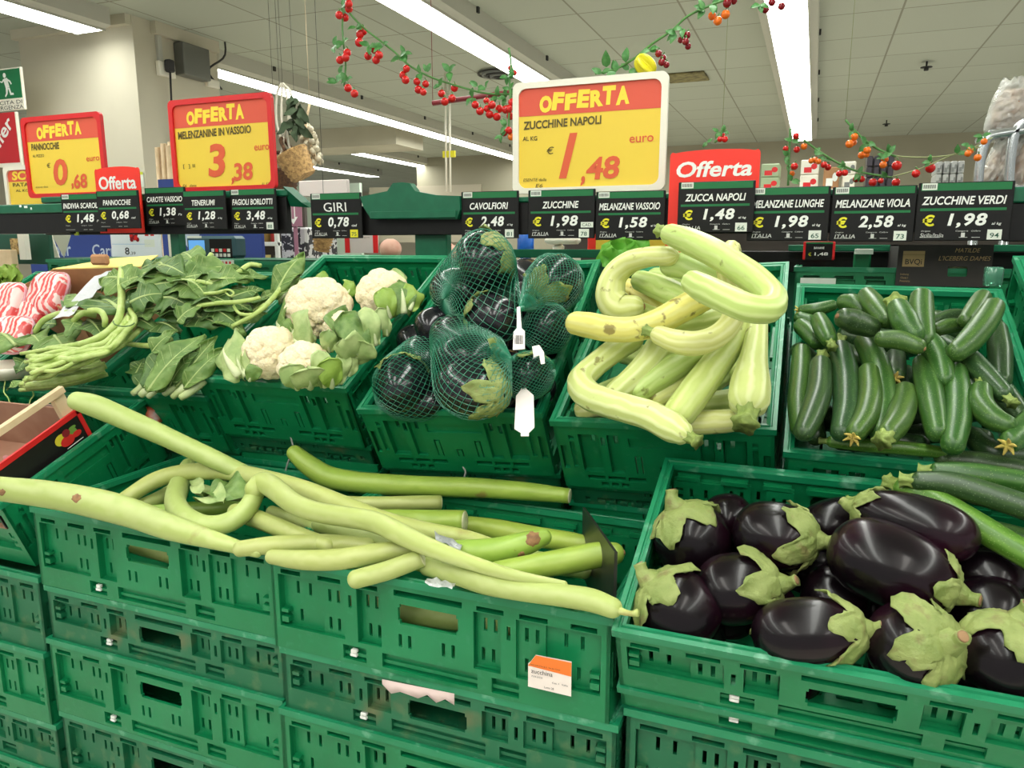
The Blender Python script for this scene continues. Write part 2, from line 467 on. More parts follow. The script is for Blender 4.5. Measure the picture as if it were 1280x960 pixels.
def wall_cells(L, H, base):
    """pattern of panels, slots, hand hole and base band for a wall L long"""
    c = []; k = L / 0.6; top = H - 0.022; hi = top
    mir = lambda q: (L - q[1], L - q[0], *q[2:])
    both = lambda *q: c.extend([q, mir(q)])
    if H < 0.035:
        both(0.14 * k, 0.185 * k, 0.005, H - 0.006, 0.012); c.append((0.215 * k, 0.385 * k, 0.005, H - 0.006, 0.010)); return c
    if L > 0.5:
        both(0.014, 0.10, base + 0.003, hi, 0.013); both(0.10, 0.145, base + 0.003, hi, 0.007); both(0.17, 0.215, base + 0.003, hi, 0.013)
        rows = [(hi - 0.036, hi - 0.014)] + ([(base + 0.012, base + 0.034)] if H > 0.14 else [])
        for n, (a, b) in enumerate(rows):
            for s in ((0.045, 0.07, 0.113, 0.13, 0.157, 0.183, 0.20) if n == 0 else (0.05, 0.113, 0.13, 0.187, 0.204, 0.25, 0.267)): both(s - 0.003, s + 0.003, a, b, None)
        for s0, s1 in ((0.02, 0.06), (0.095, 0.14), (0.165, 0.21)): both(s0, s1, hi + 0.002, hi + 0.010, 0.014)
        c.append((0.24, 0.36, hi + 0.001, hi + 0.011, 0.014))
        z0 = hi - 0.046; z1 = hi - 0.012
        c += [(0.25, 0.35, z0, z1, None), (0.247, 0.353, z0 + 0.006, z1 - 0.006, None)]
        both(0.14, 0.185, 0.007, base - 0.006, 0.012); c.append((0.215, 0.385, 0.007, base - 0.006, 0.010))
        both(0.016, 0.03, base + 0.01, base + 0.02, 0.002); both(0.016, 0.03, base + 0.028, base + 0.034, 0.002)
    else:
        both(0.006, 0.018, base + 0.01, hi - 0.03, 0.008); both(0.026, 0.036, base + 0.015, hi - 0.02, 0.006); both(0.026, 0.036, hi - 0.014, hi - 0.004, 0.006)
        both(0.045, 0.085, base + 0.004, hi, 0.011); both(0.10, 0.125, base + 0.004, hi, 0.008); c.append((0.14, 0.26, hi - 0.028, hi - 0.006, 0.005))
        for s in (0.07, 0.092, 0.115): both(s - 0.004, s + 0.004, hi - 0.026, hi - 0.006, None)
        for s in (0.155, 0.245):
            c += [(s - 0.007, s - 0.004, base + 0.006, base + 0.05, None), (s + 0.004, s + 0.007, base + 0.006, base + 0.05, None), (s - 0.007, s + 0.007, base + 0.047, base + 0.05, None)]
        c += [(0.193, 0.196, base + 0.006, base + 0.026, None), (0.204, 0.207, base + 0.006, base + 0.026, None), (0.193, 0.207, base + 0.023, base + 0.026, None)]
        for s in (0.05, 0.09, 0.13): both(s, s + 0.034, base - 0.016, base - 0.005, 0.010)
        for s in (0.075, 0.095, 0.115): both(s, s + 0.014, 0.006, base - 0.021, 0.008)
    return c


def crate_meshes(H, base, tagname):
    """meshes of a 60 x 40 crate, long side along x, open top at z=H"""
    out = {}
    I = np.eye(3); Rz = lambda a: np.array([[math.cos(a), -math.sin(a), 0], [math.sin(a), math.cos(a), 0], [0, 0, 1]])
    L, D, t = 0.594, 0.394, 0.006
    cl = wall_cells(L, H - 0.010, base); cs = wall_cells(D, H - 0.010, base)
    b = MB(); relief(b, L, H - 0.010, cl, t, (I, (0.003, 0.003, 0))); out['long_wall'] = b
    b = MB(); relief(b, L, H - 0.010, cl, t, (Rz(math.pi), (L + 0.003, D + 0.003, 0))); out['long_wall_2'] = b
    b = MB(); relief(b, D, H - 0.010, cs, t, (Rz(-math.pi / 2), (0.003, D + 0.003, 0))); out['short_wall'] = b
    b = MB(); relief(b, D, H - 0.010, cs, t, (Rz(math.pi / 2), (L + 0.003, 0.003, 0))); out['short_wall_2'] = b
    # floor with rows of slots
    b = MB(); fl = []
    for i in range(11):
        for j in range(6): fl.append((0.03 + i * 0.05, 0.062 + i * 0.05, 0.03 + j * 0.058, 0.036 + j * 0.058, None))
    relief(b, L - 0.012, D - 0.012, fl, 0.006, (np.array([[1, 0, 0], [0, 0, 1], [0, -1, 0]], float), (0.009, 0.009, 0.018))); out['base'] = b
    # rim: a lip with a groove, mitred round the top
    b = MB(); prof = [(-0.001, H - 0.012), (-0.001, H - 0.002), (-0.001, H), (0.006, H), (0.0075, H - 0.0025), (0.0095, H - 0.0025), (0.011, H), (0.016, H - 0.001), (0.017, H - 0.012), (0.004, H - 0.012)]
    vs = []; k = len(prof); w2, d2 = 0.6, 0.4
    for (sx, sy) in ((0, 0), (1, 0), (1, 1), (0, 1)):
        for o, z in prof: vs.append(((w2 - o) if sx else o, (d2 - o) if sy else o, z))
    fs = [(i * k + j, ((i + 1) % 4) * k + j, ((i + 1) % 4) * k + (j + 1) % k, i * k + (j + 1) % k) for i in range(4) for j in range(k)]
    b.add(vs, fs); out['rim'] = b
    # small white lock emblem in the base band
    b = MB()
    for x in (0.155, 0.435):
        b.rbox((x, 0.004, 0.012), (x + 0.013, 0.011, 0.017), 0.001); b.rbox((x + 0.002, 0.004, 0.019), (x + 0.013, 0.011, 0.025), 0.001)
        if x < 0.3: b.rbox((x, 0.006, 0.016), (x + 0.004, 0.011, 0.022), 0.001)
        break
    out['clip'] = b
    r = {}
    for n, b in out.items():
        nm = n.replace('_2', '')
        for mt, mm in (('a', m_green), ('b', m_gdark)):
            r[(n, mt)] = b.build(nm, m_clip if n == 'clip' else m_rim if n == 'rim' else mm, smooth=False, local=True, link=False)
    return r


CR = {'tall': crate_meshes(0.168, 0.038, 'tall'), 'short': crate_meshes(0.116, 0.035, 'short'), 'flat': crate_meshes(0.062, 0.03, 'flat'), 'slim': crate_meshes(0.042, 0.034, 'slim')}
CH = {'tall': 0.168, 'short': 0.116, 'flat': 0.062, 'slim': 0.042}


class Fr: pass


def crate(kind, label, M, mt='a', group=None, skip=(), name='plastic_crate'):
    """M: 4x4 of the crate's own corner (x along the 60 side)"""
    r = bpy.data.objects.new(name, None); COL.objects.link(r); r.matrix_world = M; r.empty_display_size = 0.05
    tag(r, label, 'crate', group)
    for (n, q), me in CR[kind].items():
        if q != mt or n in skip: continue
        o = bpy.data.objects.new(n.replace('_2', ''), me); COL.objects.link(o); o.parent = r
    return r


def frame(FL, ex, ey):
    ex = np.array(ex, float); ey = np.array(ey, float); ey /= np.linalg.norm(ey); ex -= ey * np.dot(ex, ey); ex /= np.linalg.norm(ex)
    f = Fr(); f.o = np.array(FL, float); f.x = ex; f.y = ey; f.z = np.cross(ex, ey); return f


def wide(f, H):
    """crate with its 60 side along the front; f.o is the front left corner of the rim"""
    o = f.o - f.z * H
    return Matrix([[*[q[i] for q in (f.x, f.y, f.z)], o[i]] for i in range(3)] + [[0, 0, 0, 1]])


def deep(f, H):
    """crate with its 40 side along the front"""
    o = f.o - f.z * H + f.x * 0.4
    return Matrix([[*[q[i] for q in (f.y, -f.x, f.z)], o[i]] for i in range(3)] + [[0, 0, 0, 1]])


def on(f, u, v, h=0.0): return P(u, v, o=f.o + f.z * h, n=f.z)


tilt = math.radians(21)
ty = np.array([0, math.cos(tilt), math.sin(tilt)])
FA = frame((-1.434, 0.985, 0.932), (1, 0, 0), (0, 1, 0)); FB = frame((-0.829, 0.965, 0.932), (1, 0, 0), (0, 1, 0))
FC = frame((-0.222, 0.932, 0.933), (1, 0, 0), ty); FLc = frame((-2.075, 0.95, 0.94), (1, 0, 0), ty)
LOW = 'lower row of green crates'
crate('tall', 'open green crate of long pale gourds left of the ticketed one', wide(FA, 0.168), 'a', LOW)
crate('tall', 'open green crate piled with long pale gourds, orange-topped paper ticket on its front', wide(FB, 0.168), 'a', LOW)
crate('short', 'tilted green crate full of dark round aubergines at front right', wide(FC, 0.116), 'a', LOW)
crate('slim', 'thin folded green crate directly under the front aubergine crate', wide(frame(FC.o - FC.z * 0.1175, FC.x, FC.y), 0.042), 'a', 'folded crates under the upper row')
crate('tall', 'tilted green crate at far left carrying the black and red fruit carton', wide(FLc, 0.168), 'a', LOW)
# crates stacked below
ordw = ['second', 'third', 'fourth', 'fifth', 'sixth', 'seventh']
STK = [('A', -1.434, 0.985, 0.763, 'under the left gourds', ['short', 'tall', 'tall', 'short', 'tall']),
       ('B', -0.827, 0.967, 0.763, 'below the crate with the paper ticket', ['short', 'tall', 'tall', 'short', 'tall']),
       ('C', -0.222, 0.985, 0.782, 'below the front aubergines', ['tall', 'short', 'tall', 'tall', 'short']),
       ('L', -2.05, 0.985, 0.775, 'below the black red fruit carton', ['tall', 'tall', 'short', 'tall', 'short'])]
for key, x, y, zt, where, kinds in STK:
    for i, k in enumerate(kinds):
        H = CH[k]; dx = [0.004, -0.003, 0.002, 0, 0.003][i] + 0.004; dy = [0.004, 0.0, 0.005, 0.002, 0.0][i]
        f = frame((x + dx, y + dy, zt), (1, 0, 0), (0, 1, 0))
        crate(k, f'empty green crate, {ordw[i]} from top of the stack {where}', wide(f, H), 'b' if i % 2 == 0 else 'a', 'green crates stacked below the lower row')
        zt -= H + 0.0015
# upper row: short side to the front, tilted up to the back
UP = 'upper row of tilted green crates'


def upper(FLp, FRp, BLp, BRp, yf=1.30, yb=1.87):
    a, b = P(*FLp, y=yf), P(*FRp, y=yf); c, d = P(*BLp, y=yb), P(*BRp, y=yb)
    ey = (c + d) / 2 - (a + b) / 2; f = frame((a + b) / 2, b - a, ey); f.o = f.o - f.x * 0.2
    return f


FK = upper((243, 469), (429, 488), (414, 312), (566, 311))       # cauliflower
FN = upper((446, 508), (678, 520), (570, 320), (757, 318))       # netted aubergines
FZ = upper((686, 526), (971, 537), (775, 324), (985, 321))       # pale marrows
FV = upper((975, 562), (1343, 603), (992, 348), (1256, 352))     # zucchini
ty2 = FK.y
FE = frame((-1.678, 1.305, 1.10), (1, 0, 0), ty2)                # leaf crate
FT = frame((-2.086, 1.31, 1.092), (1, 0, 0), ty2)                # stem crate
FW = frame((0.41, 1.36, 1.16), (1, 0, 0), ty2)                   # crate at right edge
FS = frame((-2.496, 1.31, 1.092), (1, 0, 0), ty2)
for f, lab in ((FK, 'tilted green crate of white cauliflowers in the upper row'), (FN, 'tilted green crate of netted dark aubergines in the upper row'),
               (FZ, 'tilted green crate heaped with pale yellow-green marrows'), (FV, 'tilted green crate of small dark zucchini in the upper row'),
               (FE, 'tilted green crate of leafy greens left of the cauliflowers'), (FT, 'tilted green crate under the bundle of pale green stems'),
               (FW, 'green crate at the right edge beside the zucchini crate'), (FS, 'tilted green crate at far left behind the fruit carton, holding red trays')):
    crate('tall', lab, deep(f, 0.168), 'a', UP)
for i, dz in enumerate((0.20, 0.37, 0.54)):
    crate('tall', ('topmost', 'middle', 'lowest')[i] + ' green crate carrying the one at the right edge', deep(frame((FW.o[0], 1.45, FW.o[2] - dz), (1, 0, 0), (0, 1, 0)), 0.168), 'a', 'crates carrying the upper row')
for f, lab in ((FK, 'cauliflower crate'), (FN, 'netted aubergine crate'), (FZ, 'pale marrow crate'), (FV, 'upper zucchini crate'), (FE, 'leafy greens crate'), (FT, 'stem bundle crate')):
    g = frame(f.o - f.z * 0.17 + f.y * 0.012 + f.x * 0.004, f.x, f.y)
    crate('flat', f'shallow folded green crate directly under the {lab}', deep(g, 0.062), 'b', 'folded crates under the upper row')
    fx = f.o[0] + 0.006
    g = frame((fx, 1.415, 0.905), (1, 0, 0), (0, 1, 0)); g.y = g.y
    g = frame((fx, 1.415, 0.935), (1, 0, 0.012), (0, 0.995, 0.09))
    crate('flat', f'folded green crate lying second below the {lab}', deep(g, 0.062), 'a', 'folded crates under the upper row')
    g = frame((fx - 0.004, 1.42, 0.865), (1, 0, 0), (0, 1, 0))
    crate('tall', f'green crate carrying the folded ones below the {lab}', deep(g, 0.168), 'b', 'crates carrying the upper row')

# ------------------------------------------------------------------ vegetables: materials
m_gourd = veg_mat('pale_gourd_skin', lin(170, 183, 104), lin(196, 204, 140), 0.42, scar=(9, lin(150, 128, 74), 0.70, 0.7), nstr=3, stripe_amt=0.45)
m_gourd2 = veg_mat('green_gourd_skin', lin(150, 178, 72), lin(178, 198, 96), 0.38, scar=(9, lin(140, 110, 66), 0.70, 0.7), nstr=3, stripe_amt=0.4)
m_cut = mat('cut_flesh', lin(226, 226, 190), 0.6, noise=(90, lin(190, 190, 140), 0.7), bump=(150, 0.3))
m_brown = mat('brown_scar', lin(158, 118, 78), 0.7, noise=(120, lin(120, 84, 58), 0.8))
m_zucca = veg_mat('marrow_skin', lin(203, 208, 128), lin(226, 228, 172), 0.45, speck=None, scar=(38, lin(120, 108, 50), 0.655, 0.75), nstr=9, stripe_amt=0.6)
m_zucca_y = veg_mat('marrow_skin_yellow', lin(214, 202, 108), lin(228, 220, 150), 0.45, scar=(34, lin(112, 92, 40), 0.60, 0.8), nstr=9, stripe_amt=0.6)
m_zucca_g = veg_mat('marrow_skin_green', lin(182, 200, 112), lin(208, 218, 148), 0.42, scar=(40, lin(110, 112, 50), 0.68, 0.7), nstr=9, stripe_amt=0.6)
m_zucc = veg_mat('zucchini_skin', lin(50, 86, 30), lin(84, 118, 50), 0.36, speck=(260, lin(150, 172, 110), 0.24, 0.4), nstr=7, stripe_amt=0.5)
m_zucc_d = veg_mat('zucchini_skin_dark', lin(40, 68, 34), lin(66, 96, 48), 0.34, speck=(260, lin(140, 160, 120), 0.24, 0.4), nstr=7, stripe_amt=0.5)
m_zucc_l = veg_mat('zucchini_skin_bright', lin(70, 118, 36), lin(104, 150, 60), 0.34, speck=(260, lin(170, 190, 120), 0.24, 0.4), nstr=7, stripe_amt=0.6)
m_zstem = mat('zucchini_stem', lin(140, 158, 80), 0.6, noise=(60, lin(110, 130, 60), 0.7), bump=(120, 0.3))
m_flower = mat('dried_flower', lin(196, 178, 84), 0.7, noise=(80, lin(150, 120, 60), 0.7))
m_egg = mat('aubergine_skin', lin(15, 8, 13), 0.26, spec=0.26, noise=(7, lin(50, 14, 33), 0.8, 2, 0.45, 0.7), coat=0.13, bump=(30, 0.05))
m_egg2 = mat('round_aubergine_skin', lin(22, 24, 28), 0.2, spec=0.5, noise=(8, lin(36, 26, 36), 0.6), coat=0.2)
m_calyx = mat('aubergine_calyx', lin(124, 140, 72), 0.6, noise=[(25, lin(152, 162, 96), 0.8), (40, lin(120, 104, 66), 0.7, 5, 0.56, 0.7)], bump=(90, 0.4))
m_stemtip = mat('aubergine_stem_tip', lin(150, 116, 80), 0.7)


def stub(mb, p, d, r, L, m, five=5, flare=1.25):
    """ridged stalk end"""
    p = np.array(p); d = np.array(d) / np.linalg.norm(d); side = np.cross(d, [0.3, 0.5, 0.8]); side /= np.linalg.norm(side)
    q = [p - d * r * 0.25, p + d * L * 0.3, p + d * L * 0.75 + side * L * 0.06, p + d * L + side * L * 0.1]
    sweep(mb, q, [r * 0.95, r * 0.72, r * 0.80, r * 0.85 * flare], n=20, m=m, res=3, ribs=five, rib=0.18)


def marrow(name, label, cat, group, pts, rpx, mats_, ends=('r', 'r'), n=20, ribs=0, rib=0.0, stem_m=None, stem_len=1.2, stem_r=0.6, wob=0.0, res=7):
    """pts: world points of the axis. ends: r round, c cut, s stalk, b blossom scar, f dried flower, t thin tail"""
    pts = np.array(pts); R_ = np.array([q * depth(p) / FOC for q, p in zip(rpx, pts)])
    lo = pts.min(0); base = ((pts[:, 0].mean()), pts[:, 1].mean(), lo[2] - R_.max())
    t = thing(name, label, cat, base, group)
    b = MB(); sweep(b, pts, R_, n=n, res=res, ribs=ribs, rib=rib, rounded=tuple(e not in ('c',) for e in ends), wob=wob)
    b.build('body', mats_, t)
    for k, e in enumerate(ends):
        p = pts[0] if k == 0 else pts[-1]; q = pts[1] if k == 0 else pts[-2]; r = R_[0] if k == 0 else R_[-1]
        d = (p - q) / np.linalg.norm(p - q)
        if e == 's':
            s = MB(); stub(s, p + d * r * 0.75, d, r * stem_r, r * stem_len, 0); s.build('stem', stem_m or m_zstem, t)
        elif e == 'c':
            s = MB(); sweep(s, [p - d * 0.001, p + d * 0.001, p + d * 0.002], [r * 0.97, r * 0.93, r * 0.7], n=n, res=0); s.build('cut_face', m_cut, t)
        elif e == 'b':
            s = MB(); sweep(s, [p + d * r * 0.80, p + d * r * 0.92, p + d * r * 0.97], [r * 0.30, r * 0.24, r * 0.12], n=10, res=0); s.build('blossom_scar', m_brown, t)
        elif e == 'f':
            s = MB(); M3 = rot_to(d); c = p + d * r * 0.82
            for j in range(6):
                a = j * math.pi / 3 + 0.3; v = M3 @ np.array([0.25, math.cos(a), math.sin(a)])
                sweep(s, [c, c + v * r * 0.45, c + v * r * 0.9 + d * r * 0.25], [r * 0.28, r * 0.20, r * 0.06], n=6, res=2)
            s.build('flower', m_flower, t)
        elif e == 't':
            s = MB(); sweep(s, [p + d * r * 0.6, p + d * (r * 0.9 + 0.008), p + d * (r * 0.9 + 0.018) + np.array([0, 0, 0.002]), p + d * (r * 0.9 + 0.026) + np.array([0, 0, 0.006])], [r * 0.42, r * 0.3, r * 0.27, r * 0.38], n=10, res=3); s.build('stem', m_gourd, t)
    return t


# ------------------------------------------------------------------ long pale gourds in crates A and B
GG = 'long pale green gourds in the lower crates'


def gourd(label, pts, mats_=None, ends=('r', 'r'), z=0.94, **k):
    """pts rows: u, v, radius px, z (or 'y' value below as ('y', d))"""
    P3 = []
    for q in pts:
        w = q[3] if len(q) > 3 else z
        P3.append(P(q[0], q[1], y=w[1]) if isinstance(w, tuple) else P(q[0], q[1], z=w))
    return marrow('long_gourd', label, 'gourd', GG, P3, [q[2] for q in pts], mats_ or m_gourd, ends, wob=0.012, **k)


def spot(t, c, r, out, m=None, name='brown_spot', sq=1.0):
    """a flat scar on the skin at c with outward direction out"""
    from mathutils.bvhtree import BVHTree
    b = MB(); M3 = rot_to(out); n = 16; me = t.children[0].data; og = ORG[t]
    bv = BVHTree.FromPolygons([tuple(q.co) for q in me.vertices], [tuple(p.vertices) for p in me.polygons]); vs = []; fs = []
    rr = [r * (0.75 + 0.4 * random.random()) for _ in range(n)]; K = 5
    for k in range(K + 1):
        for i in range(n):
            a = i * 2 * math.pi / n; q = c + M3 @ np.array([0.03, rr[i] * k / K * math.cos(a), sq * rr[i] * k / K * math.sin(a)]) - og
            h = bv.ray_cast(Vector(q), Vector(-M3[:, 0]))
            if h[0] is None: h = bv.find_nearest(Vector(q))
            vs.append(np.array(h[0]) + og + np.array(h[1]) * (0.0012 if np.dot(np.array(h[1]), M3[:, 0]) > 0 else -0.0012) * (1 if k < K else 0.1))
    b.add(vs, [(k * n + i, k * n + (i + 1) % n, (k + 1) * n + (i + 1) % n, (k + 1) * n + i) for k in range(K) for i in range(n)]); o = b.build(name, m or m_brown, t); tag(o, 'brown scar'); return o


g2 = gourd('thick pale gourd lying over the front left edge of the lower crates, brown scar', [(-60, 606, 16, 1.035), (0, 611, 15.5, 1.01), (60, 618, 17, 0.99), (110, 627, 18.5, 0.975), (160, 640, 18, 0.965), (210, 658, 16, 0.955), (260, 673, 12, 0.945), (322, 691, 6, 0.935)])
for u, v, r in ((95, 619, 0.009), (2, 617, 0.006)):
    c = P(u, v, z=1.0); spot(g2, c + (CAM - c) / np.linalg.norm(CAM - c) * 0.012, r, CAM - c + np.array([0, 0, 0.3]))
gourd('long pale gourd slanting down from the wooden post of the fruit carton', [(96, 501, 11.5, 1.13), (120, 508, 14, 1.12), (160, 525, 13.5, 1.09), (205, 545, 12.5, 1.06), (250, 566, 12, 1.03), (295, 587, 11, 1.0), (345, 610, 10, 0.97), (385, 625, 9, 0.955)])
gourd('pale gourd arching up out of the left crate beside the thick scarred one', [(155, 624, 9, 0.93), (195, 600, 10.5, 0.955), (235, 590, 10.5, 0.975), (285, 590, 11, 0.99), (335, 600, 12, 0.995), (380, 613, 12.5, 0.985), (430, 632, 12.5, 0.975), (480, 651, 12, 0.965), (535, 664, 11, 0.955), (585, 672, 9, 0.95), (640, 690, 8, 0.945)])
gourd('pale gourd bent into a U shape at the middle of the left crate', [(235, 582, 9, 0.955), (226, 603, 12.5, 0.95), (219, 627, 13, 0.945), (231, 646, 13.5, 0.945), (258, 657, 13, 0.95), (288, 652, 12.5, 0.96), (310, 634, 12, 0.975), (321, 612, 11.5, 0.99)])
gourd('topmost slender gourd running over the pile from the U-bend to the front right', [(318, 612, 12.5, 1.0), (329, 603, 13.5, 1.01), (345, 612, 13.5, 1.012), (367, 629, 13, 1.01), (396, 640, 12.5, 1.005), (433, 646, 13, 1.0), (470, 653, 13.5, 0.998), (508, 671, 13, 0.995), (546, 688, 11.5, 0.99), (585, 702, 9.5, 0.985), (640, 719, 8, 0.98), (705, 731, 5, 0.972)])
gourd('long pale gourd along the front right edge, stalk poking over the corner', [(535, 708, 12, 0.945), (570, 716, 14.5, 0.953), (610, 729, 14.5, 0.958), (655, 738, 14, 0.96), (700, 744, 14, 0.96), (738, 750, 14.5, 0.96), (766, 760, 13, 0.96)], ends=('r', 't'))
gourd('long green gourd along the back rim under the netted aubergines, right end cut', [(368, 566, 10, ('y', 1.31)), (384, 580, 12.5, ('y', 1.31)), (408, 595, 13.5, ('y', 1.315)), (440, 602, 13.5, ('y', 1.32)), (490, 606, 13, ('y', 1.325)), (545, 608, 12.5, ('y', 1.33)), (600, 610, 12.5, ('y', 1.335)), (655, 614, 11.5, ('y', 1.34)), (712, 620, 9.5, ('y', 1.345))], m_gourd2, ('r', 'c'))
gourd('slim cut gourd lying just below the back green one', [(432, 628, 8, 0.945), (460, 629, 8.5, 0.945), (500, 629, 9, 0.94), (551, 628, 9, 0.935)], ends=('r', 'c'))
gourd('thick cut gourd with whole cut face towards the divider plate', [(430, 650, 11, 0.95), (480, 650, 13, 0.945), (530, 651, 14, 0.935), (581, 652, 14, 0.94)], m_gourd2, ('r', 'c'))
gourd('green gourd behind the thick cut one, pointing to the black divider plate', [(575, 655, 11, 0.905), (620, 662, 13, 0.91), (670, 671, 13, 0.915), (715, 678, 12.5, 0.92), (735, 681, 10, 0.92)], m_gourd2, ('r', 'b'))
gb = gourd('green gourd with big round brown scars near its right tip', [(540, 690, 13, 0.94), (580, 690, 15, 0.945), (620, 688, 16, 0.95), (655, 680, 15, 0.958), (680, 671, 10.5, 0.965)], m_gourd2)
for u, v, r in ((666, 673, 0.013), (652, 694, 0.006)):
    c = P(u, v, z=0.958); d = CAM - c; d = d / np.linalg.norm(d); spot(gb, c + d * 0.0158, r, d)
gourd('plump green gourd at the right end of the pile, tip beside the black divider plate', [(620, 714, 12, 0.935), (660, 709, 15, 0.94), (705, 702, 16.5, 0.945), (745, 694, 16, 0.955), (768, 692, 14, 0.96)], m_gourd2, ('r', 'b'))
gourd('pale gourd along the front rim near the crate corner between the two crates', [(340, 696, 9, 0.935), (380, 700, 12.5, 0.94), (425, 699, 13.5, 0.945), (470, 692, 13, 0.955), (520, 684, 11, 0.965)])
gourd('short cut gourd at the front rim, cut face up to the right', [(445, 724, 12, 0.935), (485, 713, 12, 0.945), (528, 697, 11.5, 0.965)], ends=('r', 'c'))
gourd('pale gourd crossing the gap of the two crates below the U-bend', [(300, 686, 10, 0.94), (345, 681, 11.5, 0.945), (400, 679, 11.5, 0.945), (460, 682, 10, 0.945)])
gourd('gourd slanting down from the U-bend to the front rim', [(295, 640, 11, 0.945), (330, 652, 11.5, 0.95), (370, 668, 11, 0.95), (410, 682, 10, 0.945)])
gourd('whitish thin gourd deep between the slanting ones', [(340, 640, 8, 0.93), (385, 655, 9, 0.93), (430, 672, 9, 0.93), (470, 686, 8, 0.93)])
gourd('gourd directly under the topmost slender one at the pile middle', [(400, 655, 11, 0.95), (445, 667, 12, 0.95), (490, 678, 12, 0.95), (540, 694, 11, 0.95)])
gourd('thin gourd end peeking between the arch and the U-bend', [(175, 632, 8, 0.905), (200, 622, 9, 0.91), (228, 606, 9, 0.915)])
gourd('gourd at the bottom of the left crate below the arch', [(180, 642, 10, 0.90), (215, 640, 11, 0.90), (260, 636, 10, 0.90), (300, 633, 9, 0.90)], m_gourd2)
gourd('gourd lying deep at the left front behind the hand hole', [(140, 668, 12, ('y', 1.06)), (180, 682, 13, ('y', 1.06)), (250, 700, 13, ('y', 1.06)), (300, 712, 12, ('y', 1.06))])
gourd('gourd lying deep at the front behind the ticketed crate hand hole', [(430, 742, 14, ('y', 1.05)), (480, 755, 16, ('y', 1.05)), (540, 768, 16, ('y', 1.05)), (640, 780, 14, ('y', 1.05))])
gourd('short gourd wedged under the stalked one at the front right rim', [(640, 735, 13, 0.925), (690, 746, 13, 0.935), (722, 752, 11, 0.94)], m_gourd2)
gourd('gourd lying deep in the pile right of the short cut one', [(520, 700, 13, 0.92), (580, 712, 14, 0.92), (640, 728, 13, 0.92)], m_gourd2)
gourd('gourd low at the back right under the black divider plate', [(600, 690, 12, 0.90), (660, 700, 13, 0.90), (730, 712, 12, 0.90)])

# leafy leek end, foil tickets, divider plate and wire hooks in the gourd crates
m_leaf_pale = mat('pale_leaf', lin(176, 192, 128), 0.55, noise=(30, lin(120, 150, 80), 0.7), bump=(60, 0.2))
m_leaf = mat('green_leaf', lin(104, 136, 62), 0.55, noise=[(12, lin(78, 112, 48), 0.8), (60, lin(136, 160, 92), 0.5)], bump=(70, 0.25))
m_leaf_d = mat('dark_leaf', lin(66, 100, 42), 0.5, noise=[(12, lin(88, 120, 58), 0.7), (60, lin(110, 138, 76), 0.4)], bump=(70, 0.25))
m_leaf_y = mat('yellow_green_leaf', lin(150, 178, 76), 0.5, noise=(20, lin(120, 156, 56), 0.7), bump=(60, 0.25))
m_vein = mat('leaf_vein', lin(172, 188, 122), 0.55)
m_foil = mat('foil_paper', lin(206, 208, 210), 0.3, metal=0.5, bump=(160, 0.4))
m_plate = mat('divider_metal', lin(70, 70, 64), 0.35, metal=0.6, noise=(20, lin(52, 52, 48), 0.6))
m_wire = mat('grey_wire', lin(168, 166, 160), 0.4)


def leaf(mb, base, tip, up, width, curl=0.12, fold=0.15, ruf=0.06, lobes=0, prof=None, m=0, mv=None, n=12, k=8, seed=0, droop=0.0):
    """a leaf blade from base to tip; width relative to its length; a raised midrib in material mv"""
    rng = random.Random(seed)
    base = np.array(base, float); tip = np.array(tip, float); d = tip - base; L = np.linalg.norm(d); d /= L
    up = np.array(up, float); s = np.cross(up, d); s /= np.linalg.norm(s); u = np.cross(d, s)
    prof = prof or (lambda t: math.sin(math.pi * min(1, t ** 0.75)) ** 0.8)
    ph = rng.random() * 6; vs = []
    for i in range(n + 1):
        t = i / n; w = max(0.012, prof(t)) * width * L / 2
        if lobes: w *= 1 + 0.22 * math.cos(lobes * 2 * math.pi * t + ph)
        for j in range(k + 1):
            q = 2 * j / k - 1
            hgt = curl * L * math.sin(math.pi * t) + fold * abs(q) * w + ruf * L * q * q * math.sin(9 * t + ph + 3 * q) - droop * L * t * t
            vs.append(base + d * (L * t) + s * (q * w) + u * hgt)
    fs = [(i * (k + 1) + j, i * (k + 1) + j + 1, (i + 1) * (k + 1) + j + 1, (i + 1) * (k + 1) + j) for i in range(n) for j in range(k)]
    mb.add(vs, fs, m)
    if mv is not None:
        mid = [np.array(vs[i * (k + 1) + k // 2]) for i in range(n)]
        sweep(mb, mid, [0.018 * L * width * (1.2 - i / n) * 2.2 for i in range(n)], n=6, m=mv, res=0)
        for i in range(2, n - 2, 2):
            for sg in (0, k): sweep(mb, [mid[i], (mid[i] + np.array(vs[(i + 2) * (k + 1) + sg])) / 2 + u * 0.0006, np.array(vs[(i + 2) * (k + 1) + sg]) * 0.9 + mid[i] * 0.1], [0.006 * L * width, 0.005 * L * width, 0.002 * L * width], n=4, m=mv, res=0)


t = thing('leek_end', 'small leafy white cut end lying among the gourds inside the U-bend', 'leek', P(265, 615, z=0.92))
b = MB(); sweep(b, [P(250, 612, z=0.945), P(275, 618, z=0.945), (P(310, 622, z=0.94))], [0.014, 0.012, 0.009], n=12, ribs=6, rib=0.1); b.build('stalk', m_leaf_pale, t)
for i, (a, c) in enumerate((((252, 610), (240, 600)), ((262, 622), (300, 606)), ((250, 618), (245, 606)), ((268, 618), (310, 626)), ((256, 624), (280, 630)))):
    b = MB(); leaf(b, P(*a, z=0.955), P(*c, z=0.965), (0, -0.3, 1), 0.7, 0.15, 0.3, 0.08, seed=i, m=0); b.build('leaf', m_leaf if i % 2 else m_leaf_pale, t)

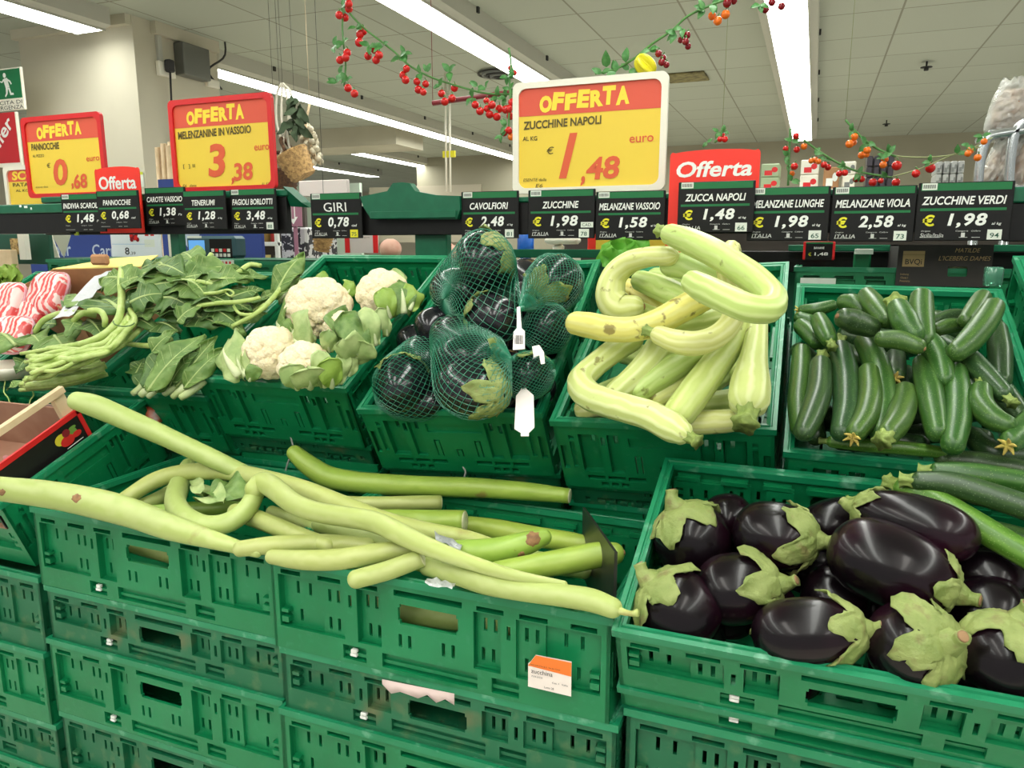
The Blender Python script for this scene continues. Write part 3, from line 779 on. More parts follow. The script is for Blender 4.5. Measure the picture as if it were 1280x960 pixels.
for lab, pl_, z in (('crumpled foil ticket under the topmost slender gourd at crate middle', [(543, 665), (578, 680), (574, 688), (545, 676)], 0.965), ('crumpled foil ticket at the front rim of the gourd crate', [(534, 721), (570, 728), (565, 737), (531, 729)], 0.955)):
    b = MB(); c = [P(*q, z=z) for q in pl_]; vs = []
    for i in range(7):
        for j in range(5):
            a = i / 6; d = j / 4; p = (c[0] * (1 - a) + c[1] * a) * (1 - d) + (c[3] * (1 - a) + c[2] * a) * d; vs.append(p + np.array([0, 0, random.uniform(-0.003, 0.004)]))
    b.add(vs, [(i * 5 + j, i * 5 + j + 1, i * 5 + j + 6, i * 5 + j + 5) for i in range(6) for j in range(4)])
    tag(b.build('foil_ticket', m_foil), lab, 'ticket', 'foil tickets')
b = MB(); a = P(730, 634, y=1.25); c = P(770, 690, y=1.03); d = np.array([0, 0, -0.13])
tk = np.array([0.0025, 0, 0]); q = [a, c, c + d, a + d]; b.add([p + tk for p in q] + [p - tk for p in q], [(0, 1, 2, 3), (7, 6, 5, 4), (0, 4, 5, 1), (1, 5, 6, 2), (2, 6, 7, 3), (3, 7, 4, 0)])
tag(b.build('divider_plate', m_plate, smooth=False), 'dark grey metal divider plate standing at the right end of the gourd crate', 'divider')
for lab, q in (('thin grey wire hook above the left tip of the back green gourd', [(361, 537), (364, 548), (366, 562), (360, 578), (355, 596)]), ('short grey wire hook behind the back green gourd near its middle', [(578, 574), (579, 584), (582, 590), (579, 600)])):
    b = MB(); sweep(b, [P(u, v, y=1.375) for u, v in q], 0.0022, n=6, res=3); tag(b.build('wire_hook', m_wire), lab, 'hook', 'wire hooks')

# ------------------------------------------------------------------ aubergines in crate C
GE = 'dark round aubergines in the front right crate'


def aubergine(label, s, e, rmax, f=None, group=GE, calyx=1.0, m=None, name='aubergine', blunt=0.0, cmat=None, spin=0.0, stem=True):
    """s, e: world points of the stalk end and the blossom end; rmax metres"""
    s = np.array(s); e = np.array(e); d = e - s; L = float(np.linalg.norm(d)); M3 = rot_to(d)
    prof = [(0.0, 0.0), (0.006, 0.30), (0.03, 0.45), (0.10, 0.66), (0.22, 0.86), (0.38, 0.97), (0.55, 1.0), (0.70, 0.97), (0.82, 0.86), (0.91, 0.68), (0.965, 0.45), (0.99, 0.24), (1.0, 0.0)]
    q = catmull([(a, b_, 0) for a, b_ in prof], 4); xs = np.clip(q[:, 0], 0, 1) * L; rs = np.maximum(q[:, 1], 0) * rmax
    cen = (s + e) / 2; t = thing(name, label, 'aubergine', (cen[0], cen[1], min(s[2], e[2]) - rmax * 0.9), group)
    n = 36; b = MB(); vs = []
    for x, r in zip(xs, rs):
        for j in range(n):
            a = 2 * math.pi * j / n; rr = r * (1 + 0.015 * math.cos(3 * a + spin)); vs.append((x, rr * math.cos(a), rr * math.sin(a)))
    b.add(vs, [(i * n + j, (i + 1) * n + j, (i + 1) * n + (j + 1) % n, i * n + (j + 1) % n) for i in range(len(xs) - 1) for j in range(n)], M=(M3, s))
    b.build('body', m or m_egg, t)
    if calyx:
        arc = np.concatenate([[0], np.cumsum(np.hypot(np.diff(xs), np.diff(rs)))]); K = 60; S_ = 9; vs = []; rng = random.Random(label)
        lob = [rng.uniform(0.7, 1.2) for _ in range(5)]; curlk = [rng.uniform(0.0, 0.011) for _ in range(5)]; off = rng.random() * 6
        for i in range(S_ + 1):
            for j in range(K):
                a = 2 * math.pi * j / K; w = (a * 5 / (2 * math.pi)) % 5; k = int(w); fr = w - k
                peak = (1 - abs(2 * fr - 1)) ** 0.85
                ln = calyx * rmax * (0.72 + 0.80 * peak * lob[k] + 0.06 * math.sin(17 * a + off))
                sd = ln * i / S_; x = np.interp(sd, arc, xs); r = np.interp(sd, arc, rs)
                lift = 0.002 + (0.0022 * math.sin(9 * a + 1.3 * i + off) + 0.0014 * math.sin(23 * a + 2.1 * i)) * (i / S_) + (curlk[k] * peak * max(0, (i - S_ + 4) / 4) ** 2) + 0.002 * (1 - i / S_)
                aa = a + off + 0.05 * math.sin(i * 1.3 + k); vs.append((x - lift * 0.6, (r + lift) * math.cos(aa), (r + lift) * math.sin(aa)))
        b = MB(); b.add(vs, [(i * K + j, (i + 1) * K + j, (i + 1) * K + (j + 1) % K, i * K + (j + 1) % K) for i in range(S_) for j in range(K)], M=(M3, s))
        c = b.build('calyx', cmat or m_calyx, t)
        md = c.modifiers.new('thick', 'SOLIDIFY'); md.thickness = 0.0014; md.offset = 1
        if stem:
            b = MB(); sd = M3 @ np.array([0, 0.35, 0.4]); dd = -d / L
            sweep(b, [s - dd * 0.004, s + dd * rmax * 0.22, s + dd * rmax * 0.34 + sd * rmax * 0.10, s + dd * rmax * 0.46 + sd * rmax * 0.22], [rmax * 0.36, rmax * 0.2, rmax * 0.15, rmax * 0.16], n=12, m=0, res=4, ribs=5, rib=0.1)
            sweep(b, [s + dd * rmax * 0.465 + sd * rmax * 0.225, s + dd * rmax * 0.48 + sd * rmax * 0.235], [rmax * 0.14, rmax * 0.09], n=10, m=1, res=0)
            b.build('stem', [cmat or m_calyx, m_stemtip], c)
    return t


def au(label, s, e, rpx, hs, he, f=FC, **k):
    a, c = on(f, *s, hs), on(f, *e, he); r = rpx * 1.17 * depth((a + c) / 2) / FOC
    return aubergine(label, a, c, r, **k)


au('upright aubergine at the back left corner of the front crate, pale calyx on top', (845, 634), (884, 712), 40, 0.035, -0.05)
au('aubergine at the front left corner of the crate, green calyx against the left rim', (812, 726), (884, 800), 44, 0.015, -0.055)
au('aubergine in the second row with broad pale calyx turned to the right', (975, 730), (872, 742), 38, 0.010, -0.02, calyx=1.1)
au('aubergine top centre of the crate with ragged calyx hanging down at its right', (1022, 676), (918, 664), 36, 0.025, 0.005, calyx=1.05)
au('large shiny aubergine in the middle lying on the others, dark calyx at its right end', (1196, 742), (1036, 676), 44, 0.020, 0.045, calyx=0.75)
au('long aubergine at upper right beside the bright zucchini, stalk to the left', (1068, 634), (1226, 680), 33, 0.045, 0.050, calyx=0.85)
au('small aubergine half hidden behind the back left corner one', (935, 640), (885, 655), 26, -0.04, -0.03, calyx=0)
au('dark aubergine hidden behind the long upper right one', (1000, 668), (1085, 648), 30, -0.03, -0.02, calyx=0)
au('aubergine at the front rim in the middle, crumpled calyx and stalk pointing right', (1082, 786), (940, 796), 37, 0.022, -0.015, calyx=1.05)
au('aubergine at the front rim with its broad five-pointed calyx turned to the viewer', (1186, 803), (1104, 812), 48, 0.035, -0.035, calyx=1.0)
au('aubergine cut by the right picture edge, ragged calyx on top', (1276, 776), (1232, 862), 46, 0.035, -0.045, calyx=1.05)
au('dark aubergine lying behind the right edge one', (1180, 765), (1290, 775), 44, -0.04, -0.03, calyx=0)
au('aubergine low between the front middle one and the large shiny one', (1090, 760), (1000, 740), 36, -0.06, -0.06, calyx=0)
au('aubergine in shade under the bright zucchini at the right', (1180, 716), (1290, 735), 38, -0.03, -0.02, calyx=0)
au('aubergine low between the two left corner ones', (950, 770), (880, 745), 40, -0.09, -0.08, calyx=0)
for s, e in (((1000, 770), (930, 770)), ((860, 740), (880, 660)), ((1060, 720), (980, 700)), ((1130, 775), (1050, 745)), ((1000, 690), (930, 700)), ((1110, 700), (1050, 650)), ((1240, 810), (1170, 850)), ((900, 800), (850, 770)), ((960, 655), (930, 690)), ((1250, 720), (1180, 690)), ((1150, 850), (1080, 830)), ((1030, 840), (960, 830))):
    au('dark aubergine mostly hidden beneath the others in the front crate', s, e, 36, -.085, -.09, calyx=0)
GZ = 'long zucchini beside the aubergines'
for lab, pts, r, m in (('bright green zucchini sloping to the right above the aubergines', [(1130, 610, .05), (1160, 622, .055), (1210, 650, .055), (1260, 680, .05), (1330, 720, .045)], 17, m_zucc_l),
                       ('dark zucchini lying over the bright one at the right edge', [(1150, 602, .075), (1190, 606, .078), (1240, 620, .08), (1300, 640, .08), (1360, 662, .08)], 16, m_zucc_d),
                       ('zucchini at the very back of the aubergine crate under the upper rim', [(1172, 590, .065), (1210, 593, .068), (1260, 600, .07), (1340, 615, .07)], 15, m_zucc),
                       ('zucchini stub peeking out behind the long aubergine', [(1076, 626, .03), (1100, 627, .035), (1140, 636, .035)], 11, m_zucc),
                       ('zucchini lying lowest at the right edge above the shaded aubergine', [(1230, 660, .02), (1270, 672, .02), (1330, 690, .02)], 15, m_zucc)):
    p3 = [on(FC, a, c, h) for a, c, h in pts]
    marrow('zucchini', lab, 'zucchini', GZ, p3, [r * 0.8] + [r] * (len(pts) - 1), m, ('s', 'r'), ribs=8, rib=0.02, stem_r=0.75, stem_len=1.0)

# ------------------------------------------------------------------ pale marrows in the upper crate
GM = 'pale yellow green marrows heaped in the upper crate'


def zucca(label, pts, m=None, ends=('r', 'b'), **k):
    marrow('pale_marrow', label, 'marrow', GM, [on(FZ, a, c, h) for a, c, r, h in pts], [q[2] for q in pts], m or m_zucca, ends, n=32, ribs=9, rib=0.035, stem_r=0.62, stem_len=1.0, **k)


zucca('topmost marrow bent back on itself like a hairpin, cut green stalk pointing left', [(838, 293, 13, .27), (862, 302, 16, .27), (892, 316, 17, .265), (920, 333, 17.5, .255), (946, 351, 18, .245), (966, 371, 17, .24), (962, 386, 17, .25), (938, 386, 18, .26), (910, 375, 18, .265), (882, 362, 17.5, .27), (866, 353, 15, .27)], m_zucca_g, ('s', 'r'), res=9)
zucca('marrow curling round from under the hairpin one to a hook with green stalk', [(914, 312, 12, .24), (908, 330, 13, .235), (912, 352, 13, .21), (918, 378, 13, .17), (914, 402, 14, .15), (897, 420, 14.5, .145), (872, 429, 15.5, .145), (846, 427, 15, .15), (824, 419, 12, .155)], m_zucca, ('r', 's'), res=9)
zucca('marrow arched like a horseshoe at the upper left of the heap', [(792, 384, 15, .12), (774, 385, 20, .12), (763, 369, 19, .14), (768, 345, 16, .17), (787, 328, 14, .195), (813, 321, 12.5, .215), (838, 320, 12, .225)], m_zucca, ('b', 'r'), res=9)
zucca('pale marrow lying behind the hairpin one with its blunt end left', [(838, 331, 15, .20), (860, 333, 17, .20), (882, 341, 17, .195), (905, 352, 15, .18)], m_zucca_g, ('r', 'r'))
zucca('smooth green-white marrow inside the horseshoe arch', [(801, 351, 13, .13), (823, 359, 15.5, .14), (848, 370, 16, .145), (872, 380, 15, .14)], m_zucca_g, ('r', 'r'))
zucca('yellow spotted marrow jutting out over the left rim of its crate', [(720, 404, 14.5, .15), (738, 407, 16, .15), (765, 412, 16, .15), (797, 411, 16, .15), (826, 401, 16.5, .155), (850, 388, 17, .16), (880, 372, 17, .16)], m_zucca_y, ('r', 'r'))
zucca('elbow-shaped marrow at the lower left, thick end hanging over the front rim', [(790, 424, 15, .09), (765, 440, 15, .09), (742, 458, 15, .085), (726, 476, 16.5, .08), (732, 491, 18, .08), (752, 501, 18, .08), (782, 510, 18, .08), (812, 519, 18.5, .078), (840, 534, 19, .072), (852, 541, 15, .07)], m_zucca, ('r', 's'), res=9)
zucca('yellowish marrow slanting down inside the elbow-shaped one', [(826, 430, 17, .10), (812, 452, 17, .085), (793, 473, 16.5, .07), (770, 492, 15, .055)], m_zucca, ('r', 'r'))
zucca('green marrow slanting below the hook', [(872, 440, 14, .085), (850, 454, 16, .08), (826, 470, 16, .07), (800, 488, 14, .055)], m_zucca_g, ('r', 'r'))
zucca('speckled marrow slanting from the right down to the front, thick end low', [(928, 403, 14, .10), (914, 430, 16, .095), (893, 458, 18.5, .085), (872, 486, 20, .075), (850, 516, 20, .06)], m_zucca_g, ('r', 'r'))
zucca('club-shaped marrow standing at the right rim, green blossom end downward', [(947, 392, 12, .11), (945, 425, 14, .10), (941, 455, 18, .09), (938, 480, 24, .08), (936, 500, 25, .075)], m_zucca, ('r', 's'))
zucca('whitish marrow low between the slanting ones', [(868, 462, 14, .045), (848, 482, 15, .04), (822, 496, 14, .035)], m_zucca, ('r', 'r'))
zucca('marrow lying along the front rim under the heap', [(800, 520, 14, .02), (850, 528, 15, .02), (900, 527, 15, .02), (930, 524, 13, .02)], m_zucca, ('r', 'b'))
zucca('marrow in shade at the centre of the heap', [(800, 392, 15, .08), (835, 405, 16, .08), (875, 402, 16, .08), (905, 395, 14, .08)], m_zucca_g, ('r', 'r'))
zucca('marrow at the bottom left inside the crate', [(730, 512, 14, .0), (770, 505, 15, .0), (820, 508, 14, .0)], m_zucca, ('r', 'r'))
zucca('pale marrow end seen through the horseshoe arch', [(775, 358, 12, .08), (800, 366, 14, .08), (830, 385, 15, .08)], m_zucca_y, ('r', 'r'))

for q in ([(740, 500), (790, 480), (850, 470)], [(790, 520), (850, 510), (920, 500)], [(780, 440), (830, 450), (890, 430)], [(860, 500), (900, 470), (940, 450)], [(770, 400), (830, 380), (890, 370)], [(820, 350), (880, 350), (930, 360)], [(920, 380), (930, 420), (925, 470)]):
    zucca('pale marrow mostly hidden at the bottom of the heap', [(a, b_, 15, .0) for a, b_ in q], m_zucca_g, ('r', 'r'))

# ------------------------------------------------------------------ small zucchini in the upper right crate
GV = 'small zucchini in the upper right crate'


def zu(label, pts, r, m=None, ends=('r', 'r'), h=0.03, r0=0.85, r1=0.85, **k):
    n = len(pts); rr = [r] * n; rr[0] = r * r0; rr[-1] = r * r1
    marrow('zucchini', label, 'zucchini', GV, [on(FV, q[0], q[1], q[2] if len(q) > 2 else h) for q in pts], rr, m or m_zucc, ends, ribs=8, rib=0.022, **k)


zu('zucchini standing against the left rim of the upper crate, foremost left', [(1002, 440), (1001, 470), (998, 505), (999, 535)], 13, h=.03)
zu('greyish zucchini leaning left, second from the left rim, stalk on top', [(1026, 456), (1024, 490), (1014, 520), (1005, 540)], 15, m_zucc_d, ('s', 'r'), h=.06)
zu('straight zucchini third from the left rim, stalk on top', [(1051, 438), (1057, 470), (1058, 510), (1052, 540)], 16, m_zucc_d, ('s', 'r'), h=.055)
zu('tall curved zucchini fourth from the left, running down to the front', [(1082, 428), (1094, 452), (1102, 480), (1104, 512), (1100, 540)], 16, ends=('r', 'r'), h=.05)
zu('zucchini with yellow tip at the front rim below the tall curved one', [(1086, 465), (1088, 495), (1082, 522), (1070, 541)], 14.5, ends=('r', 'f'), h=.065)
zu('zucchini lying crosswise on top at the middle, brown tip to the right', [(1103, 424), (1125, 425), (1147, 433)], 12.5, ends=('r', 'b'), h=.115)
zu('long zucchini right of the middle standing down to the front rim', [(1155, 455), (1160, 480), (1166, 512), (1171, 540)], 16, ends=('r', 'r'), h=.06)
zu('straight glossy zucchini right of the middle reaching the front rim', [(1195, 466), (1197, 495), (1196, 525), (1191, 556)], 16.5, ends=('r', 'r'), h=.06)
zu('long zucchini slanting down to the right, stalk at its lower end', [(1182, 430), (1208, 447), (1232, 470), (1254, 492)], 14, m_zucc_d, ('r', 's'), h=.07)
zu('short curved zucchini at the lower right, brown tip, stalk on top', [(1226, 488), (1226, 505), (1240, 522), (1258, 531)], 15, ends=('s', 'b'), h=.07)
zu('zucchini leaning up against the back right corner, round end highest', [(1242, 384, .12), (1230, 404, .115), (1212, 426, .105), (1196, 440, .10)], 15, ends=('r', 'r'))
zu('slim zucchini behind the one leaning at the back right corner', [(1228, 372, .07), (1220, 386, .075), (1208, 402, .08)], 12.5)
zu('dark zucchini upright along the right rim', [(1246, 412), (1250, 440), (1252, 475)], 14, m_zucc_d, h=.02)
zu('zucchini standing on end by the back rim, pale cut top', [(1152, 372, .12), (1151, 392, .11), (1155, 425, .10)], 15.5, ends=('b', 'r'))
zu('zucchini with ridged pale stalk end beside the standing one', [(1123, 386, .13), (1131, 402, .13), (1142, 418, .12)], 16, ends=('s', 'r'), stem_len=.6, stem_r=.9)
zu('curved zucchini running down from the ridged-stalk one to the middle', [(1150, 418, .09), (1165, 432, .09), (1175, 450, .08), (1180, 475, .07)], 14.5, m_zucc, ('r', 'r'))
zu('zucchini leaning over the back rim left of the standing one', [(1084, 370, .09), (1095, 384, .10), (1108, 400, .10)], 13.5)
zu('short zucchini with orange flower spot near the back left', [(1056, 378, .07), (1068, 380, .075), (1078, 388, .07)], 12.5, ends=('r', 'r'))
zu('plump zucchini pointing at the viewer, round cut stalk on its end', [(1056, 398, .12), (1068, 402, .11), (1088, 409, .10)], 15.5, m_zucc_d, ('b', 'r'))
zu('thin zucchini lying along the back left corner, pale flower end', [(1004, 388, .02), (1020, 387, .025), (1040, 382, .03)], 8.5, ends=('f', 'r'))
zu('short zucchini left of centre, stalk end down', [(1024, 400, .08), (1030, 412, .085), (1036, 424, .085)], 12, ends=('r', 's'))
zu('small zucchini at the left rim behind the foremost ones', [(1002, 408, .035), (1013, 417, .04), (1022, 428, .045)], 12)
zu('zucchini end at the far left back below the thin one', [(1000, 398, .02), (1012, 401, .02)], 10)
zu('dark zucchini lying crosswise at the back right', [(1168, 402, .03), (1190, 396, .03), (1210, 396, .03)], 10, m_zucc_d)
zu('small zucchini lying below the dark crosswise one', [(1172, 412, .06), (1185, 408, .06), (1200, 406, .06)], 10)
zu('curved zucchini in the middle front, big pale stalk at the rim', [(1131, 490, .05), (1130, 505, .055), (1122, 527, .07), (1110, 543, .08)], 16, ends=('r', 's'), stem_r=.85, stem_len=.9)
zu('zucchini with yellow star flower facing the viewer at the middle', [(1119, 470, .045), (1119, 462, .03), (1120, 445, .0)], 13, m_zucc_d, ('f', 'r'))
zu('zucchini with yellow star flower at the lower right rim', [(1264, 552, .06), (1276, 540, .055), (1292, 520, .05)], 16, ends=('f', 'r'))
zu('pale zucchini lying flat along the front rim', [(1040, 552, .012), (1080, 556, .015), (1130, 560, .015), (1180, 566, .012)], 9, m_zucc_l, ('s', 'b'))
zu('thin dark zucchini between the yellow-tipped one and the curved one', [(1108, 485, .03), (1104, 510, .03), (1098, 528, .03)], 9, m_zucc_d)
for i, (pts, r) in enumerate((([(1010, 470), (1070, 480), (1130, 470)], 18), ([(1020, 520), (1080, 530), (1150, 520)], 18), ([(1150, 500), (1210, 510), (1260, 500)], 18), ([(1060, 420), (1120, 430), (1190, 420)], 18), ([(1130, 545), (1180, 540), (1230, 548)], 14), ([(1030, 425), (1050, 440), (1080, 450)], 15), ([(1190, 450), (1210, 480), (1230, 510)], 15))):
    zu('dark zucchini deep under the upper ones in the crate', pts, r, m_zucc_d, h=-0.02)
for i, pts in enumerate(([(1000, 480), (1010, 510), (1020, 545)], [(1050, 550), (1100, 552), (1150, 556)], [(1180, 575), (1230, 580), (1290, 590)], [(1240, 470), (1260, 500), (1290, 540)], [(1215, 545), (1240, 565), (1280, 570)], [(1000, 440), (1020, 460), (1050, 470)], [(1100, 450), (1120, 480), (1130, 520)], [(1060, 395), (1100, 400), (1140, 392)], [(1170, 400), (1200, 415), (1240, 405)])):
    zu('dark zucchini deep under the upper ones in the crate', pts, 15, m_zucc_d, h=0.0)

# ------------------------------------------------------------------ netted aubergines
m_net = mat('green_net', lin(40, 122, 92), 0.35, spec=0.6)
m_tag = mat('white_tag', lin(232, 222, 218), 0.55)
m_ink = mat('black_ink', lin(40, 38, 38), 0.6)
GN = 'round dark aubergines in green nets'
RN = []


def nau(label, s, e, rpx, hs, he, **k):
    a, c = on(FN, *s, hs), on(FN, *e, he); r = rpx * 1.15 * depth((a + c) / 2) / FOC
    aubergine(label, a, c, r, group=GN, m=m_egg2, name='round_aubergine', stem=False, **k); return (a, c, r)


A1 = nau('aubergine topping the netted heap, calyx to the upper right', (636, 310), (578, 342), 33, .20, .17, calyx=0.9)
A2 = nau('aubergine at the left flank of the top net', (600, 368), (548, 360), 25, .115, .10, calyx=0)
A3 = nau('aubergine under the top net, pale calyx pointing left', (586, 392), (646, 402), 26, .13, .12, calyx=0.9)
A4 = nau('aubergine with scarred blossom end towards the viewer, left of the heap', (575, 400), (520, 414), 21, .05, .07, calyx=0)
A5 = nau('oval netted aubergine lying crosswise at mid heap', (622, 436), (545, 414), 24, .085, .085, calyx=0.6)
A6 = nau('netted aubergine lying just below the crosswise oval one', (626, 446), (545, 450), 25, .105, .10, calyx=0.7)
A7 = nau('big netted aubergine at the front centre, calyx curling at its right', (630, 494), (552, 478), 31, .085, .075, calyx=1.0)
A8 = nau('netted aubergine at the front left, tan stalk end up', (498, 452), (510, 510), 30, .06, .02, calyx=1.0)
A9 = nau('small netted aubergine behind the front left one', (545, 456), (512, 436), 19, .03, .03, calyx=0)
A10 = nau('netted aubergine lying along the front rim at left', (555, 505), (475, 498), 19, .005, .0, calyx=0)
B1 = nau('aubergine in the pointed net by the right rim, green calyx at its left', (672, 372), (712, 338), 30, .12, .12, calyx=1.0)
B2 = nau('round aubergine below the pointed net at right', (668, 398), (700, 424), 26, .085, .07, calyx=0)
B3 = nau('pale-capped aubergine at the lower right of the netted heap', (652, 448), (668, 492), 27, .08, .04, calyx=1.0)
B4 = nau('dark aubergine low in the middle of the netted heap', (600, 460), (660, 470), 26, .02, .02, calyx=0)
B5 = nau('aubergine in shade at the back of the netted crate', (640, 370), (690, 390), 24, .03, .03, calyx=0)


for s, e in (((580, 470), (520, 470)), ((600, 420), (640, 440)), ((560, 390), (590, 360)), ((650, 500), (600, 500)), ((690, 440), (660, 400)), ((540, 420), (500, 440)), ((640, 340), (690, 360)), ((560, 500), (500, 500)), ((680, 470), (660, 500)), ((610, 350), (650, 365))):
    nau('dark aubergine mostly hidden under the netted ones', s, e, 22, -.005, -.01, calyx=0)


def net(label, eggs, neck=None, pad=0.004, cols=34, rows=30, wr=0.00065, axis=None):
    """knotted net hugging the hull of the fruit inside it"""
    import bmesh
    pts = []
    for a, c, r in eggs:
        d = c - a; L = np.linalg.norm(d); M3 = rot_to(d)
        for i in range(9):
            th = math.pi * i / 8
            for j in range(10):
                f = 2 * math.pi * j / 10; pts.append((a + c) / 2 + M3 @ np.array([(L / 2 + pad) * math.cos(th), (r + pad) * math.sin(th) * math.cos(f), (r + pad) * math.sin(th) * math.sin(f)]))
    if neck is not None: pts.append(np.array(neck))
    bm = bmesh.new(); V = [bm.verts.new(p) for p in pts]; bmesh.ops.convex_hull(bm, input=V); bm.normal_update()
    hn = np.array([f.normal for f in bm.faces]); ho = np.array([f.verts[0].co for f in bm.faces]); bm.free()
    cen = np.mean(pts, axis=0)
    off = np.einsum('ij,ij->i', hn, ho - cen); hn = hn * np.sign(off)[:, None]; off = np.abs(off)
    ax = axis if axis is not None else (np.array(neck) - cen) if neck is not None else np.array([1.0, .5, .3]); M3 = rot_to(ax)

    def pt(i, j):
        th = math.pi * (i + 0.35) / (rows + 0.7); f = 2 * math.pi * (j + 0.5 * (i % 2)) / cols
        d = M3 @ np.array([math.cos(th), math.sin(th) * math.cos(f), math.sin(th) * math.sin(f)])
        q = hn @ d; k = q > 1e-6
        return cen + d * np.min(off[k] / q[k])
    g = [[pt(i, j) for j in range(cols)] for i in range(rows + 1)]
    b = MB()

    def strand(p, q):
        d = q - p; l = np.linalg.norm(d)
        if l < 1e-5: return
        d /= l; o = (p + q) / 2 - cen; o -= d * np.dot(o, d); o /= max(np.linalg.norm(o), 1e-9); s = np.cross(d, o)
        tri = [o * wr, -o * wr * 0.5 + s * wr * 0.9, -o * wr * 0.5 - s * wr * 0.9]
        b.add([p + c for c in tri] + [q + c for c in tri], [(0, 1, 4, 3), (1, 2, 5, 4), (2, 0, 3, 5)])
    for i in range(rows):
        for j in range(cols):
            strand(g[i][j], g[i + 1][j]); strand(g[i][j], g[i + 1][(j + (1 if i % 2 else -1)) % cols])
    t = thing('net_bag', label, 'net bag', (cen[0], cen[1], min(p[2] for p in pts)), 'green net bags')
    b.build('netting', m_net, t, smooth=False)
    if neck is not None:
        d = ax / np.linalg.norm(ax); b = MB(); n = np.array(neck)
        sweep(b, [n - d * 0.012, n, n + d * 0.008], [0.008, 0.0035, 0.006], n=10, ribs=5, rib=0.2); b.build('knot', m_net, t)
    return t


net('green net round the aubergines topping the heap', [A1, A2, A3], pad=.0075, cols=44, rows=40)
net('green net round the crosswise aubergines at mid heap and the big front one', [A5, A6, A7], pad=.0075, neck=on(FN, 640, 448, .12), cols=46, rows=40)
net('green net round the aubergines at the front left', [A8, A9, A10], pad=.0075, cols=40, rows=36)
net('pointed green net by the right rim with white barcode tag', [B1], neck=on(FN, 648, 388, .15), pad=.008, cols=40, rows=38)
net('green net over the round aubergine at the right rim', [B2], pad=.0075, cols=32, rows=30)
net('green net round the pale-capped aubergine at the lower right', [B3], pad=.0075, cols=38, rows=34)


def hang_tag(label, poly, f, h, bars=None):
    b = MB(); q = [on(f, u, v, h) for u, v in poly]; n = np.cross(q[1] - q[0], q[2] - q[0]); n /= np.linalg.norm(n)
    if np.dot(n, CAM - q[0]) < 0: n = -n
    k = len(q); b.add(q + [p - n * 0.0012 for p in q], [tuple(range(k)), tuple(range(2 * k - 1, k - 1, -1))] + [(i, i + k, (i + 1) % k + k, (i + 1) % k) for i in range(k)])
    t = thing('hang_tag', label, 'tag', np.mean(q, axis=0), 'white tags of the net bags'); b.build('card', m_tag, t, smooth=False)
    if bars:
        u0, u1, v0, v1 = bars; bb = MB()
        for i in range(11):
            w = random.choice((0.35, 0.6)); a = u0 + (u1 - u0) * i / 11; c = a + (u1 - u0) / 11 * w
            bb.add([on(f, x, y, h + 0.0008) for x, y in ((a, v0), (c, v0), (c, v1), (a, v1))], [(0, 1, 2, 3)])
        bb.build('barcode', m_ink, t, smooth=False)


hang_tag('white hang tag with barcode hanging below the pointed net', [(646, 384), (650, 383), (652, 410), (656, 414), (656, 436), (641, 437), (642, 415), (646, 410)], FN, .17, (643, 654, 419, 430))
hang_tag('small white tag fastened beside the round aubergine at right', [(665, 433), (674, 431), (680, 440), (681, 454), (676, 455), (674, 444), (667, 446)], FN, .13)
hang_tag('blank white hang tag drooping over the front rim of the netted crate', [(650, 473), (655, 472), (658, 486), (667, 494), (668, 534), (661, 541), (661, 545), (651, 545), (651, 541), (643, 536), (645, 495), (651, 487)], FN, .065)

# ------------------------------------------------------------------ cauliflowers
m_curd = mat('cauliflower_curd', lin(244, 230, 198), 0.75, noise=[(14, lin(238, 218, 176), 0.6), (160, lin(224, 200, 156), 0.5)], bump=(220, 0.5), sss=0.15)
GCa = 'white cauliflowers'
m_rib = mat('cauliflower_leaf_rib', lin(206, 214, 168), 0.5)


